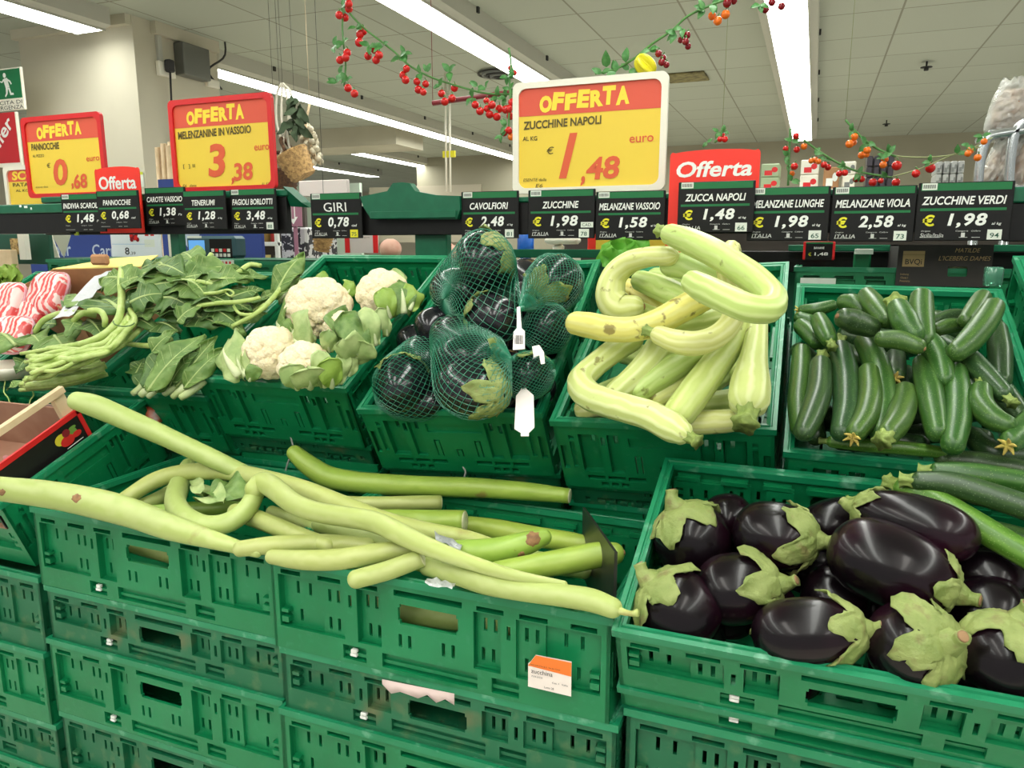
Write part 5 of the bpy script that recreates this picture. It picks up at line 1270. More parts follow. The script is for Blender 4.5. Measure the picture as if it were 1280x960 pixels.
garland('tomato garland drooping from the lamp at right down to the shelf edge', 2.35, [[(988, 160), (987, 180), (986, 205), (985, 232)], [(1005, 175), (1025, 190), (1050, 205), (1075, 215), (1115, 222)]],
        [(995, 170, 4, T), (1005, 183, 4, Or), (996, 187, 4, T), (982, 186, 3.5, T), (993, 208, 4.5, T), (990, 217, 3.5, Or), (1019, 200, 4, Or), (1014, 201, 3.5, Or), (1023, 202, 3.5, Or), (1030, 206, 4, T), (1035, 209, 4, T), (1049, 217, 4, T), (1056, 216, 4, T), (1070, 224, 4, T), (1077, 224, 4, T), (1091, 228, 5, T), (1120, 228, 5, T), (1101, 226, 3.5, T)],
        [(990, 176, 10), (984, 195, 9), (990, 226, 10), (1018, 192, 10), (1032, 199, 9), (1055, 209, 9), (1073, 217, 10), (1108, 222, 10), (986, 206, 8)], 5, cords=((988, 160),))
garland('sprig of plastic tomatoes peeking over the red Offerta holder', 2.12, [[(893, 178), (900, 172), (903, 160)]], [(903, 170, 4, T), (906, 174, 4, T), (900, 174, 3.5, T)], [(898, 165, 9), (905, 164, 8), (884, 178, 8)], 6, cords=((903, 160),))

# ------------------------------------------------------------------ leafy greens and stems at left
GL = 'leafy greens'
m_stem = mat('pale_green_stem', lin(176, 196, 110), 0.45, noise=[(18, lin(146, 172, 78), 0.8), (80, lin(196, 208, 140), 0.5)])
m_stem_w = mat('white_leaf_stalk', lin(212, 220, 176), 0.45, noise=(30, lin(178, 196, 120), 0.7))


def stalks(t, f, lines, m, nm='stem'):
    for pts, r in lines:
        P3 = [on(f, q[0], q[1], q[2]) for q in pts]; b = MB(); rr = r * depth(P3[0]) / FOC
        sweep(b, P3, [rr * (0.9 if i in (0, len(P3) - 1) else 1.05) for i in range(len(P3))], n=10, res=5, ribs=5, rib=0.05); b.build(nm, m, t)


def blades(t, f, L, seed):
    for i, q in enumerate(L):
        (u0, v0), (u1, v1), w, h0, h1, m = q[:6]; lob = q[6] if len(q) > 6 else 0
        rng = random.Random(seed * 77 + i); a, c = on(f, u0, v0, h0), on(f, u1, v1, h1); b = MB(); nrm = (CAM - a) / np.linalg.norm(CAM - a) * 0.8 + np.array([rng.uniform(-.4, .4), rng.uniform(-.3, .3), 0.8])
        leaf(b, a, c, nrm, w, rng.uniform(.04, .16), rng.uniform(-.3, .25), rng.uniform(.05, .10), lobes=lob, m=0, mv=1, seed=i + seed * 31, n=16, k=10,
             prof=(lambda q: (math.sin(math.pi * min(1, q ** 0.55)) ** 0.7) * (1 - 0.25 * q)) if lob else None)
        o = b.build('leaf', [m, m_vein], t); md = o.modifiers.new('thick', 'SOLIDIFY'); md.thickness = 0.0008


rs = random.Random(3)
c0 = on(FT, 110, 430, .06)
t = thing('greens_bunch', 'tied bunch of long pale green stems with big leaves at its upper end', 'greens', c0, GL)
upp = [(165, 372), (158, 392), (153, 408), (140, 424), (112, 432), (75, 436), (34, 440)]
low = [(178, 395), (165, 415), (148, 434), (120, 448), (88, 460), (55, 470), (30, 480)]
lines = []
for i in range(21):
    a = i / 20; h = .05 + .10 * math.sin(math.pi * (0.25 + 0.6 * a)); J = lambda: rs.uniform(-8, 8)
    lines.append(([(u0 * (1 - a) + u1 * a + J(), v0 * (1 - a) + v1 * a + J() * .8, h + rs.uniform(-.008, .008)) for (u0, v0), (u1, v1) in zip(upp, low)][rs.choice((0, 1)):], rs.uniform(2.2, 3.5)))
lines += [([(152, 335, .20), (151, 352, .19), (152, 372, .17), (149, 396, .16), (138, 412, .15), (120, 424, .14), (95, 432, .13), (60, 436, .11)], 4.2), ([(131, 408, .15), (131, 398, .17), (125, 389, .18), (110, 389, .18), (97, 396, .16), (84, 410, .13)], 3.6),
          ([(120, 395, .14), (100, 391, .16), (75, 392, .15), (55, 400, .13), (44, 415, .10)], 3.6), ([(160, 430, .10), (190, 432, .11), (215, 424, .12)], 3.2)]
stalks(t, FT, lines, m_stem)
b = MB(); q = [on(FT, 153 + 15 * math.cos(a) * .9 + 2, 402 + 6 * math.sin(a), .175 if math.sin(a) > -.2 else .15) for a in np.linspace(0.3, 3.3, 8)]; sweep(b, q, 0.0016, n=5, res=3); b.build('rubber_band', m_leaf_d, t)
blades(t, FT, [((150, 352), (118, 362), .75, .17, .16, m_leaf, 3), ((152, 345), (130, 350), .9, .19, .19, m_leaf, 3), ((155, 352), (205, 343), .55, .19, .20, m_leaf, 2), ((160, 360), (222, 344), .6, .18, .19, m_leaf, 3), ((165, 372), (224, 374), .55, .17, .16, m_leaf_d, 3), ((175, 365), (215, 352), .7, .18, .18, m_leaf_d, 2),
               ((124, 386), (95, 368), .7, .15, .15, m_leaf, 0), ((108, 380), (80, 378), .6, .13, .12, m_leaf_d, 0), ((97, 398), (82, 422), .8, .15, .13, m_leaf, 2), ((55, 385), (28, 375), .9, .10, .10, m_leaf, 0), ((70, 405), (42, 412), .7, .10, .09, m_leaf_d, 0), ((40, 420), (58, 440), .7, .09, .08, m_leaf, 2), ((20, 432), (-5, 420), .9, .08, .08, m_leaf, 0), ((130, 378), (150, 395), .5, .15, .14, m_leaf_d, 0),
               ((158, 350), (126, 352), 1.0, .19, .18, m_leaf, 3), ((150, 356), (176, 348), .9, .19, .19, m_leaf, 3), ((170, 348), (226, 347), .7, .19, .20, m_leaf, 3), ((176, 362), (226, 352), .9, .19, .19, m_leaf_d, 3), ((163, 378), (214, 368), .9, .18, .17, m_leaf_d, 3), ((168, 392), (212, 386), .8, .15, .15, m_leaf, 3), ((150, 388), (125, 376), 1.0, .16, .15, m_leaf_d, 3), ((110, 400), (128, 420), .9, .13, .12, m_leaf_d, 2), ((68, 420), (84, 440), 1.0, .10, .09, m_leaf, 2), ((190, 336), (236, 346), .7, .2, .2, m_leaf_d, 3), ((165, 400), (195, 412), .9, .13, .12, m_leaf_d, 2)], 1)
t = thing('greens_bunch', 'second bunch of pale stems lying below the tied one, cut ends at left', 'greens', on(FT, 70, 475, .04), GL)
lines = []
for i in range(9):
    a = i / 8; h = .045 + .03 * math.sin(math.pi * a)
    lines.append(([(125 + 12 * a + rs.uniform(-5, 5), 452 + 16 * a, h), (100 + 4 * a, 462 + 14 * a + rs.uniform(-2, 2), h + .006), (70 + rs.uniform(-3, 3), 468 + 16 * a + rs.uniform(-2, 2), h + .006), (44, 474 + 12 * a, h), (27 + rs.uniform(-3, 8), 474 + 12 * a + rs.uniform(-2, 2), h - .005)], rs.uniform(2.8, 4.2)))
stalks(t, FT, lines, m_stem)
blades(t, FT, [((28, 478), (8, 488), .7, .04, .03, m_leaf, 0), ((32, 450), (20, 468), .8, .06, .05, m_leaf_d, 2)], 2)
for lab, q in (('thin curling tendril at the lower left above the fruit carton', [(8, 470), (6, 480), (5, 490), (10, 497), (12, 503)]), ('thin tendril hanging below the second stem bunch', [(40, 487), (42, 494), (38, 500), (37, 505)])):
    b = MB(); sweep(b, [on(FT, u, v, .03) for u, v in q], 0.0016, n=6, res=5); tag(b.build('tendril', m_stem), lab, 'greens', 'tendrils')
t = thing('greens_bunch', 'dark leafy bunch fanned over the back of the leaf crate, curly tendrils at right', 'greens', on(FE, 260, 370, .1), GL)
stalks(t, FE, [([(262, 352, .19), (280, 349, .19), (298, 340, .19), (312, 331, .185), (326, 332, .18)], 3.2), ([(240, 384, .16), (270, 379, .165), (300, 377, .16), (325, 372, .15)], 2.6), ([(226, 350, .19), (250, 352, .19), (268, 356, .185)], 2.6), ([(258, 332, .18), (262, 322, .19), (264, 318, .19)], 3.4), ([(290, 380, .15), (300, 392, .14), (318, 392, .13), (330, 380, .13)], 2.0), ([(272, 365, .18), (285, 362, .19), (292, 366, .185), (288, 370, .18), (282, 366, .18)], 1.2), ([(255, 367, .18), (270, 366, .18), (282, 363, .185)], 2.2)], m_stem)
blades(t, FE, [((226, 350), (262, 378), .8, .19, .16, m_leaf, 3), ((226, 348), (312, 342), .35, .19, .18, m_leaf, 3), ((235, 345), (260, 322), .5, .19, .19, m_leaf, 0), ((262, 352), (318, 352), .5, .18, .17, m_leaf, 2), ((228, 372), (200, 398), .8, .16, .13, m_leaf_d, 2), ((226, 372), (262, 392), .6, .15, .13, m_leaf_d, 3), ((222, 402), (258, 380), .7, .14, .16, m_leaf, 3), ((256, 384), (300, 408), .6, .14, .11, m_leaf_d, 3), ((250, 398), (290, 392), .8, .12, .12, m_leaf, 0), ((275, 390), (318, 404), .5, .12, .10, m_leaf, 2), ((210, 362), (252, 366), .5, .17, .17, m_leaf_d, 2), ((200, 388), (225, 402), .7, .12, .12, m_leaf_d, 0), ((290, 360), (325, 372), .5, .16, .14, m_leaf, 0), ((178, 335), (206, 330), .8, .19, .19, m_leaf_d, 2), ((300, 400), (322, 388), .6, .10, .12, m_leaf, 0),
               ((225, 352), (252, 374), 1.1, .2, .17, m_leaf, 3), ((236, 344), (300, 336), .6, .19, .18, m_leaf, 3), ((258, 356), (312, 350), .8, .185, .175, m_leaf, 2), ((240, 368), (292, 382), .7, .165, .15, m_leaf_d, 3), ((262, 376), (316, 390), .7, .15, .13, m_leaf_d, 2), ((215, 380), (256, 400), .8, .14, .125, m_leaf_d, 3), ((236, 396), (282, 410), .7, .125, .11, m_leaf_d, 2), ((268, 398), (306, 416), .7, .11, .10, m_leaf, 2), ((205, 372), (238, 384), 1.0, .165, .15, m_leaf_d, 3), ((196, 404), (226, 418), .8, .11, .10, m_leaf_d, 2), ((288, 372), (330, 362), .6, .16, .15, m_leaf_d, 2), ((246, 330), (228, 316), .7, .19, .19, m_leaf, 0), ((215, 346), (196, 330), .8, .19, .19, m_leaf_d, 2), ((296, 352), (336, 346), .6, .17, .16, m_leaf, 2), ((306, 376), (340, 376), .6, .14, .13, m_leaf_d, 2)], 3)
t = thing('greens_bunch', 'chicory bunch with one broad leaf and white stalks at the front of the leaf crate', 'greens', on(FE, 210, 450, .05), GL)
stalks(t, FE, [([(166, 492, .03), (182, 480, .045), (196, 466, .06)], 4.5), ([(176, 494, .035), (190, 482, .05), (203, 466, .06)], 5), ([(185, 496, .03), (198, 484, .045), (208, 470, .055)], 4.2)], m_stem_w, 'stalk')
blades(t, FE, [((184, 490), (256, 418), .42, .06, .12, m_leaf, 0), ((180, 486), (212, 430), .4, .05, .10, m_leaf_d, 0), ((172, 484), (196, 446), .5, .04, .08, m_leaf_d, 2), ((195, 490), (240, 430), .3, .05, .10, m_leaf_d, 0), ((168, 470), (180, 448), .8, .05, .06, m_leaf_d, 2), ((190, 440), (222, 412), .6, .10, .13, m_leaf, 2)], 4)
t = thing('greens_bunch', 'chicory bunch tucked against the cauliflower crate, thick white stalks', 'greens', on(FE, 245, 460, .05), GL)
stalks(t, FE, [([(206, 492, .03), (218, 484, .045), (230, 470, .055)], 4.5), ([(216, 496, .03), (228, 486, .045), (240, 472, .055)], 4.5), ([(226, 497, .03), (240, 488, .04), (256, 476, .045)], 5)], m_stem_w, 'stalk')
blades(t, FE, [((220, 484), (272, 420), .45, .05, .11, m_leaf, 2), ((230, 486), (280, 436), .4, .05, .09, m_leaf, 0), ((212, 484), (248, 440), .4, .05, .10, m_leaf_d, 0), ((238, 484), (268, 452), .6, .04, .07, m_leaf_d, 2)], 5)
t = thing('greens_bunch', 'leafy stems lying along the left rim of the cauliflower crate', 'greens', on(FK, 340, 360, .03), GL)
stalks(t, FE, [([(290, 408, .12), (320, 392, .13), (345, 368, .14), (362, 340, .15)], 3.2), ([(300, 400, .11), (325, 384, .12), (350, 366, .12)], 2.4)], m_stem)
blades(t, FE, [((345, 366), (380, 320), .4, .14, .16, m_leaf, 0), ((340, 372), (378, 344), .5, .13, .14, m_leaf, 2), ((318, 386), (350, 362), .6, .12, .13, m_leaf, 2), ((300, 404), (335, 392), .5, .11, .11, m_leaf, 0), ((300, 395), (318, 378), .8, .12, .12, m_leaf_d, 2)], 6)

# ------------------------------------------------------------------ carton with yellow flap, red trays, black fruit carton
m_card = mat('brown_cardboard', lin(176, 128, 88), 0.8, noise=(30, lin(160, 114, 78), 0.6))
m_yflap = mat('yellow_cardboard', lin(240, 222, 130), 0.75)
m_film = mat('clear_wrap', lin(214, 218, 216), 0.2, alpha=0.75)


def wall4(b, a, c, d, e, t, m=0):
    a, c, d, e = [np.array(q) for q in (a, c, d, e)]; n = np.cross(c - a, d - a); n /= np.linalg.norm(n); n *= t
    b.add([a, c, d, e, a + n, c + n, d + n, e + n], [(0, 1, 2, 3), (7, 6, 5, 4), (0, 4, 5, 1), (1, 5, 6, 2), (2, 6, 7, 3), (3, 7, 4, 0)], m)


h = .16
A, Bk, Cc, Dd = on(FT, 30, 356, h - .02), on(FT, 66, 337, h), on(FT, 176, 334, h), on(FT, 100, 398, h - .06)
dz = -FT.z * 0.14
t = thing('carton', 'open cardboard carton with a folded back yellow flap behind the red trays', 'carton', A + dz)
b = MB()
for p, q in ((A, Bk), (Bk, Cc), (Cc, Dd), (Dd, A)): wall4(b, p, q, q + dz, p + dz, 0.004)
wall4(b, A + dz, Bk + dz, Cc + dz, Dd + dz, 0.004); b.build('box', m_card, t, smooth=False)
b = MB(); wall4(b, Bk, Cc, Cc + np.array([-.06, .12, .028]), Bk + np.array([.10, .12, .028]), 0.003); b.build('flap', m_yflap, t, smooth=False)
b = MB(); q = on(FT, 125, 326, h + .02); b.rbox(q + np.array([-.035, -.005, -.012]), q + np.array([.03, .01, .018]), 0.006); b.build('cardboard_tab', m_card, t, smooth=False)
b = MB(); vs = []
e0, e1, e2, e3 = on(FT, 66, 400, h), on(FT, 118, 345, h + .015), on(FT, 150, 338, h + .015), on(FT, 92, 392, h + .01)
for i in range(9):
    for j in range(5):
        a, d = i / 8, j / 4; vs.append((e0 * (1 - a) + e1 * a) * (1 - d) + (e3 * (1 - a) + e2 * a) * d + FT.z * rs.uniform(-.004, .006))
b.add(vs, [(i * 5 + j, i * 5 + j + 1, i * 5 + j + 6, i * 5 + j + 5) for i in range(8) for j in range(4)])
tag(b.build('wrap_sheet', mat('grey_wrap', lin(196, 196, 200), 0.4, bump=(60, .3))), 'grey white wrapping sheet draped over the side of the yellow flap carton', 'wrap')
m_tray = mat('red_white_film', lin(220, 96, 92), 0.2, coat=0.5)
nt = m_tray.node_tree; tc = nt.nodes.new('ShaderNodeTexCoord'); wv = nt.nodes.new('ShaderNodeTexWave'); wv.inputs['Scale'].default_value = 16; wv.inputs['Distortion'].default_value = 14; wv.inputs['Detail'].default_value = 3
cr = nt.nodes.new('ShaderNodeValToRGB'); cr.color_ramp.elements[0].color = (*lin(222, 84, 84), 1); cr.color_ramp.elements[1].color = (*lin(240, 208, 204), 1); cr.color_ramp.elements[0].position = .35; cr.color_ramp.elements[1].position = .6
nt.links.new(tc.outputs['Object'], wv.inputs[0]); nt.links.new(wv.outputs['Fac'], cr.inputs[0]); nt.links.new(cr.outputs[0], nt.nodes['Principled BSDF'].inputs['Base Color'])
m_pink = mat('pink_tray', lin(206, 150, 160), 0.3)
for lab, u, v, hh, ru, rv in (('red and white wrapped tray leaning against the yellow flap carton', 60, 368, .13, 28, 20), ('red and white wrapped tray at the left picture edge', 8, 384, .12, 24, 22), ('red and white wrapped tray under the two upper trays', 36, 396, .09, 26, 14), ('red and white wrapped tray at the lower left beside the stems', 16, 418, .08, 30, 16)):
    c = on(FT, u, v, hh); sc = depth(c) / FOC; b = MB(); vs = []; n = 28; M3 = np.stack([FT.x, (FT.y * .8 + FT.z * .6), np.cross(FT.x, FT.y * .8 + FT.z * .6)], axis=1)
    sup = lambda a, e: math.copysign(abs(math.cos(a)) ** e, math.cos(a))
    for k in range(9):
        th = math.pi * k / 8 - math.pi / 2; r = max(0.0, math.cos(th)) ** 0.35 if 0 < k < 8 else 0.0
        for j in range(n):
            a = 2 * math.pi * j / n; vs.append((ru * sc * r * sup(a, .6), rv * sc * 1.5 * r * sup(a - math.pi / 2, .6), 0.028 * math.sin(th)))
    b.add(vs, [(i * n + j, i * n + (j + 1) % n, (i + 1) * n + (j + 1) % n, (i + 1) * n + j) for i in range(8) for j in range(n)], M=(M3, c))
    t = thing('wrapped_tray', lab, 'tray', c - np.array([0, 0, .03]), 'red and white wrapped trays'); b.build('film', m_tray, t)
    b = MB(); q = [c + M3 @ np.array([ru * sc * .99 * sup(a, .6), rv * sc * 1.48 * sup(a - math.pi / 2, .6), -.004]) for a in np.linspace(0, 2 * math.pi, 29)]; sweep(b, q, .005, n=6, res=0); b.build('tray_rim', m_pink, t)
b = MB(); c = on(FT, 6, 462, .03); b.lathe([(0.03, -.02), (.075, -.018), (.095, .0), (.10, .012), (.095, .014), (.09, .002), (.06, -.012), (0.0, -.014)], n=28, M=(np.eye(3), c)); tag(b.build('white_bowl', m_whitef), 'white plastic bowl under the stems at the left edge', 'bowl')

# black and red carton of fruit on the far left lower crate
m_cblack = mat('black_carton', lin(24, 20, 20), 0.45)
m_cred = mat('red_carton_edge', lin(206, 28, 30), 0.5)
m_wood = mat('pale_wood', lin(222, 196, 160), 0.7, noise=(14, lin(200, 170, 130), 0.7))
m_inner = mat('carton_inside', lin(150, 106, 84), 0.8, noise=(10, lin(176, 136, 112), 0.6))
m_pinkc = mat('pinkish_carton', lin(214, 176, 168), 0.7)
XL = -1.505
tF, tB = P(-30, 603, x=XL), P(97, 512, x=XL)
dirn = (tB - tF) / np.linalg.norm(tB - tF); upn = np.cross(np.array([1, 0, 0]), dirn); upn *= np.sign(upn[2])
t = thing('fruit_carton', 'black and red fruit carton with fruit picture standing on the far left crate', 'carton', tB - upn * .12)
fr = (tF, dirn, upn, (1, 0, 0)); Lc = float(np.linalg.norm(tB - tF)); hc = 0.125
b = MB()
cells = [(Lc - .235, Lc - .125, .035, .06, None), (Lc - .240, Lc - .120, .040, .055, None)]
relief(b, Lc, hc, cells, 0.004, (np.stack([dirn, [-1, 0, 0], upn], axis=1), tF - upn * hc)); b.build('side_panel', m_cblack, t, smooth=False)
b = MB(); slab(b, 0, Lc + .002, -.009, .003, .006, (tF + np.array([.002, 0, 0]), dirn, upn, (1, 0, 0)), 0); slab(b, Lc - .008, Lc + .002, -hc, 0, .006, (tF + np.array([.002, 0, 0]), dirn, upn, (1, 0, 0)), 0); b.build('red_edge', m_cred, t, smooth=False)
b = MB(); gf = (tF + np.array([.0015, 0, 0]), dirn, upn, (1, 0, 0))
cx = Lc - .055
disc(b, cx - .012, -.035, .016, .013, gf, 0, .0008); disc(b, cx, -.045, .018, .012, gf, 1, .0012); disc(b, cx + .016, -.036, .014, .012, gf, 2, .0010); disc(b, cx + .004, -.028, .010, .009, gf, 3, .0014); disc(b, cx + .026, -.044, .012, .007, gf, 1, .0013); disc(b, cx + .022, -.026, .010, .004, gf, 2, .0013)
b.build('fruit_picture', [mat('print_yellow', lin(214, 196, 50), .6), mat('print_red', lin(204, 34, 30), .6), mat('print_green', lin(110, 150, 60), .6), mat('print_dark_red', lin(130, 20, 30), .6)], t, smooth=False)
b = MB()
for i in range(4): disc(b, Lc - .06 - i * .055, -.085, .006, .006, gf, 0, .0008); disc(b, Lc - .06 - i * .055, -.085, .003, .003, gf, 1, .0012)
quad(b, cx - .01, cx + .035, -.062, -.060, gf, 2, .0010)
b.build('flower_print', [mat('print_orange', lin(220, 140, 60), .6), m_cred, m_white], t, smooth=False)
b = MB(); lft = np.array([-.42, 0, 0])
wall4(b, tB - upn * .0, tB + lft, tB + lft - upn * hc, tB - upn * hc, .004); wall4(b, tF - upn * hc, tB - upn * hc, tB - upn * hc + lft, tF - upn * hc + lft, .004); wall4(b, tF + lft, tB + lft, tB + lft - upn * hc, tF + lft - upn * hc, .004); b.build('inner_walls', m_inner, t, smooth=False)
b = MB(); pz = P(77, 487, x=XL - .012); d = pz - tB
vs = []
hgt = float(np.dot(d, upn)); slab(b, Lc - .034, Lc - .006, -.11, hgt, .014, (tF + np.array([-.006, 0, 0]), dirn, upn, (1, 0, 0)), 0); b.build('corner_post', m_wood, t, smooth=False)
b = MB(); slab(b, -.1, Lc - .004, hgt - .004, hgt + .010, .014, (tF + np.array([.0, 0, 0]), dirn, upn, (1, 0, 0)), 0); b.build('top_slat', m_wood, t, smooth=False)
b = MB()
pk = []
for i in range(15):
    u = -30 + i * 8; a = on(FT, u, 506 + rs.uniform(-1, 1), -.01); pk.append(a)
for i in range(14): wall4(b, pk[i], pk[i + 1], pk[i + 1] - np.array([0, -.02, .07]), pk[i] - np.array([0, -.02, .07]), .003)
tag(b.build('pink_liner', m_pinkc, smooth=False), 'pale pink carton edge seen behind the black and red fruit carton', 'carton')
b = MB(); c = P(30, 560, x=XL - .06)
for i in range(8):
    q = c + dirn * rs.uniform(-.14, .1) + np.array([rs.uniform(-.1, -.01), 0, 0]) - upn * rs.uniform(.05, .09); leaf(b, q, q + np.array([rs.uniform(-.05, .05), rs.uniform(-.05, .05), .02]), (0, 0, 1), .8, .2, .3, .15, seed=i, n=6, k=5)
tag(b.build('tissue_paper', mat('pink_tissue', lin(180, 120, 120), .7)), 'crumpled pinkish tissue inside the black and red fruit carton', 'paper')
# orange and foil wrapper lying between crates
b = MB(); c = P(184, 510, y=1.34); sweep(b, [c, P(190, 519, y=1.34), P(196, 530, y=1.34)], [.010, .014, .012], n=8, res=3, ribs=3, rib=.2); tag(b.build('wrapper', mat('orange_wrapper', lin(200, 96, 60), .4, noise=(30, lin(190, 196, 200), .9))), 'small orange and silver wrapper between the crates by the slanting gourd', 'wrapper')

# paper ticket on crate B
t = thing('paper_ticket', 'white paper ticket with orange top reading zucchina on the gourd crate', 'ticket', P(687, 858, y=.956))
o = P(660, 858, y=.957); w = P(714, 858, y=.957)[0] - o[0]; hh = P(660, 820, y=.957)[2] - o[2] + .004; fr = (o, (1, 0, 0.02), (0, 0, 1), (0, -1, 0))
b = MB(); plate(b, [(0, 0), (w, -.002), (w, hh), (.012, hh), (.004, hh - .012), (0, hh - .016)], .0008, fr); b.add([o + np.array([a, -.0006, c]) for a, c in ((.0, hh - .019), (w, hh - .022), (w, hh), (.012, hh))], [(0, 1, 2, 3)], 1)
b.build('paper', [mat('ticket_paper', lin(236, 222, 214), .7), mat('ticket_orange', lin(238, 120, 40), .6)], t, smooth=False)
b = MB(); text(b, 'zucchina', w * .33, hh * .52, w * .5, hh * .13, fr, lift=.0016); text(b, 'ORTOFRUTTA & C.  Via dei Campi', w * .4, hh * .70, w * .7, hh * .045, fr, lift=.0016); text(b, 'P.IVA 01234', w * .22, hh * .36, w * .25, hh * .05, fr, lift=.0016); text(b, 'Cat. I   Italia', w * .75, hh * .28, w * .36, hh * .05, fr, lift=.0016); text(b, 'Lotto 28', w * .5, hh * .10, w * .22, hh * .06, fr, lift=.0016); b.build('print', m_ink, t, smooth=False)
b = MB(); vs = []
for i in range(9):
    a = i / 8; u = 478 + 90 * a; p = P(u, 849 + 18 * a, y=.952); q = P(u, 855 + 18 * a + 10 * abs(math.sin(i * 1.3)), y=.95 - .004 * (i % 2)); vs += [p, q]
b.add(vs, [(2 * i, 2 * i + 2, 2 * i + 3, 2 * i + 1) for i in range(8)]); o = b.build('torn_paper', mat('torn_paper', lin(214, 190, 184), .7)); md = o.modifiers.new('t', 'SOLIDIFY'); md.thickness = .001
tag(o, 'torn strip of pinkish paper hanging over the hand hole below the ticketed crate', 'paper')

# ------------------------------------------------------------------ the far side of the counter
b = MB(); b.box((-3.2, 2.09, 0), (0.9, 2.42, 1.222)); b.box((-3.2, 2.42, 0), (0.9, 2.78, 1.392)); struct('trim_1', b, mat('counter_green', lin(20, 84, 58), .6)); bpy.data.objects['trim_1'].name = 'trim_1'
fr_ = frame(P(993, 334, y=2.12), (1, 0, 0), (0, 1, 0)); crate('tall', 'green crate of the far counter side seen over the zucchini crate', wide(frame(P(993, 334, y=2.12) * [1, 1, 0] + [0, 0, 1.393], (1, 0, 0), (0, 1, 0)), .168), 'a', 'far side crates')
b = MB(); q = P(1000, 356, y=2.112); e = P(1045, 348, y=2.112); b.box((q[0], 2.110, q[2]), (e[0], 2.118, e[2])); tag(b.build('paper_label', m_stick, smooth=False), 'blank white paper label on the far crate behind the zucchini', 'label')
crate('tall', 'green crate of the far counter side behind the leafy bunch, white sticker on it', wide(frame(P(233, 316, y=2.14) * [1, 1, 0] + [0, 0, 1.393], (1, 0, 0), (0, 1, 0)), .168), 'a', 'far side crates')
crate('tall', 'green crate of the far counter side behind the yellow flap carton', wide(frame(P(57, 323, y=2.14) * [1, 1, 0] + [0, 0, 1.393], (1, 0, 0), (0, 1, 0)), .168), 'a', 'far side crates')
o = P(270, 336, y=2.128); e = P(292, 325, y=2.128); w = e[0] - o[0]; hh = e[2] - o[2]; fr = (o, (1, 0, 0), (0, 0, 1), (0, -1, 0)); b = MB(); slab(b, 0, w, 0, hh, .001, fr)
for i in range(4):
    for j in (0.3, .7): disc(b, w * (.2 + .2 * i), hh * j, w * .06, w * .06, fr, 1)
tag(b.build('dotted_sticker', [m_stick, m_redf], smooth=False), 'white sticker with red dots on the far crate behind the leafy bunch', 'sticker')
# black lettuce carton
o = P(1119, 357, y=2.11); e = P(1243, 306, y=2.11); w = e[0] - o[0]; hh = P(1119, 306, y=2.11)[2] - o[2]; fr = (o, (1, 0, 0), (0, 0, 1), (0, -1, 0))
t = thing('lettuce_carton', 'black iceberg lettuce carton behind the zucchini crate', 'carton', o + np.array([w / 2, 0, 0]))
m_cb = mat('dark_carton', lin(44, 38, 36), .7, noise=(18, lin(58, 50, 46), .6)); m_tan = mat('tan_print', lin(176, 146, 100), .7)
b = MB(); relief(b, w, hh, [(w * .55, w * .755, hh * .26, hh * .46, None), (w * .56, w * .745, hh * .24, hh * .48, None)], .004, (np.eye(3), o)); b.box(o + np.array([0, .004, 0]), o + np.array([.004, .3, hh])); b.box(o + np.array([w - .004, .004, 0]), o + np.array([w, .3, hh])); b.box(o + np.array([0, .296, 0]), o + np.array([w, .3, hh])); b.box(o + np.array([0, .004, hh - .003]), o + np.array([w * .9, .296, hh])); b.build('box', m_cb, t, smooth=False)
b = MB(); quad(b, w * .055, w * .29, hh * .47, hh * .85, fr, 0); text(b, 'BVQi', w * .175, hh * .58, w * .18, hh * .16, fr, 1, off=.01, lift=.001); quad(b, w * .055, w * .29, hh * .76, hh * .765, fr, 1, .0008); b.build('logo_patch', [m_tan, m_cb], t, smooth=False)
b = MB(); text(b, 'MATILDE', w * .735, hh * .87, w * .26, hh * .10, fr, shear=.25); text(b, "L'ICEBERG DAMES", w * .71, hh * .68, w * .54, hh * .11, fr, shear=.25); text(b, 'Iceberg', w * .09, hh * .28, w * .09, hh * .05, fr); text(b, 'Classe I', w * .09, hh * .20, w * .08, hh * .05, fr); text(b, 'Provenienza', w * .10, hh * .12, w * .11, hh * .05, fr); b.build('lettering', m_tan, t, smooth=False)
b = MB(); c = o + np.array([w * .64, .06, hh * .32]); sweep(b, [c + np.array([-.05, 0, 0]), c, c + np.array([.05, .01, 0])], [.02, .028, .02], n=12, res=3, rounded=(True, True)); tag(b.build('pale_lettuce', mat('lettuce_pale', lin(206, 190, 150), .6)), 'pale lettuce seen through the hand hole of the black carton', 'lettuce')
# transparent box at the rim of the zucchini crate, far price holders
b = MB(); a = P(1232, 358, y=1.93); e = P(1256, 334, y=1.93); b.rbox((a[0], 1.93, a[2]), (e[0], 1.97, e[2]), .003); tag(b.build('clear_clip', mat('clear_green_plastic', lin(120, 190, 160), .1, trans=.6)), 'clear plastic clip on the back right corner of the zucchini crate', 'clip')
t = thing('far_price_tag', 'small price tag Banane 1,48 in a red holder behind the pale marrows', 'price tag', P(1023, 326, y=2.3))
o = P(1003, 325, y=2.3); w = P(1043, 325, y=2.3)[0] - o[0]; hh = P(1003, 302, y=2.3)[2] - o[2]; fr = (o, (1, 0, 0), (0, 0, 1), (0, -1, 0))
b = MB(); slab(b, 0, w, 0, hh, .006, fr, 0, .002); b.build('holder', m_redf, t, smooth=False); b = MB(); quad(b, w * .08, w * .92, 0, hh * .9, fr, 0); quad(b, w * .08, w * .92, hh * .88, hh * .98, fr, 1, .0006); b.build('board', [m_black, m_tgreen], t, smooth=False)
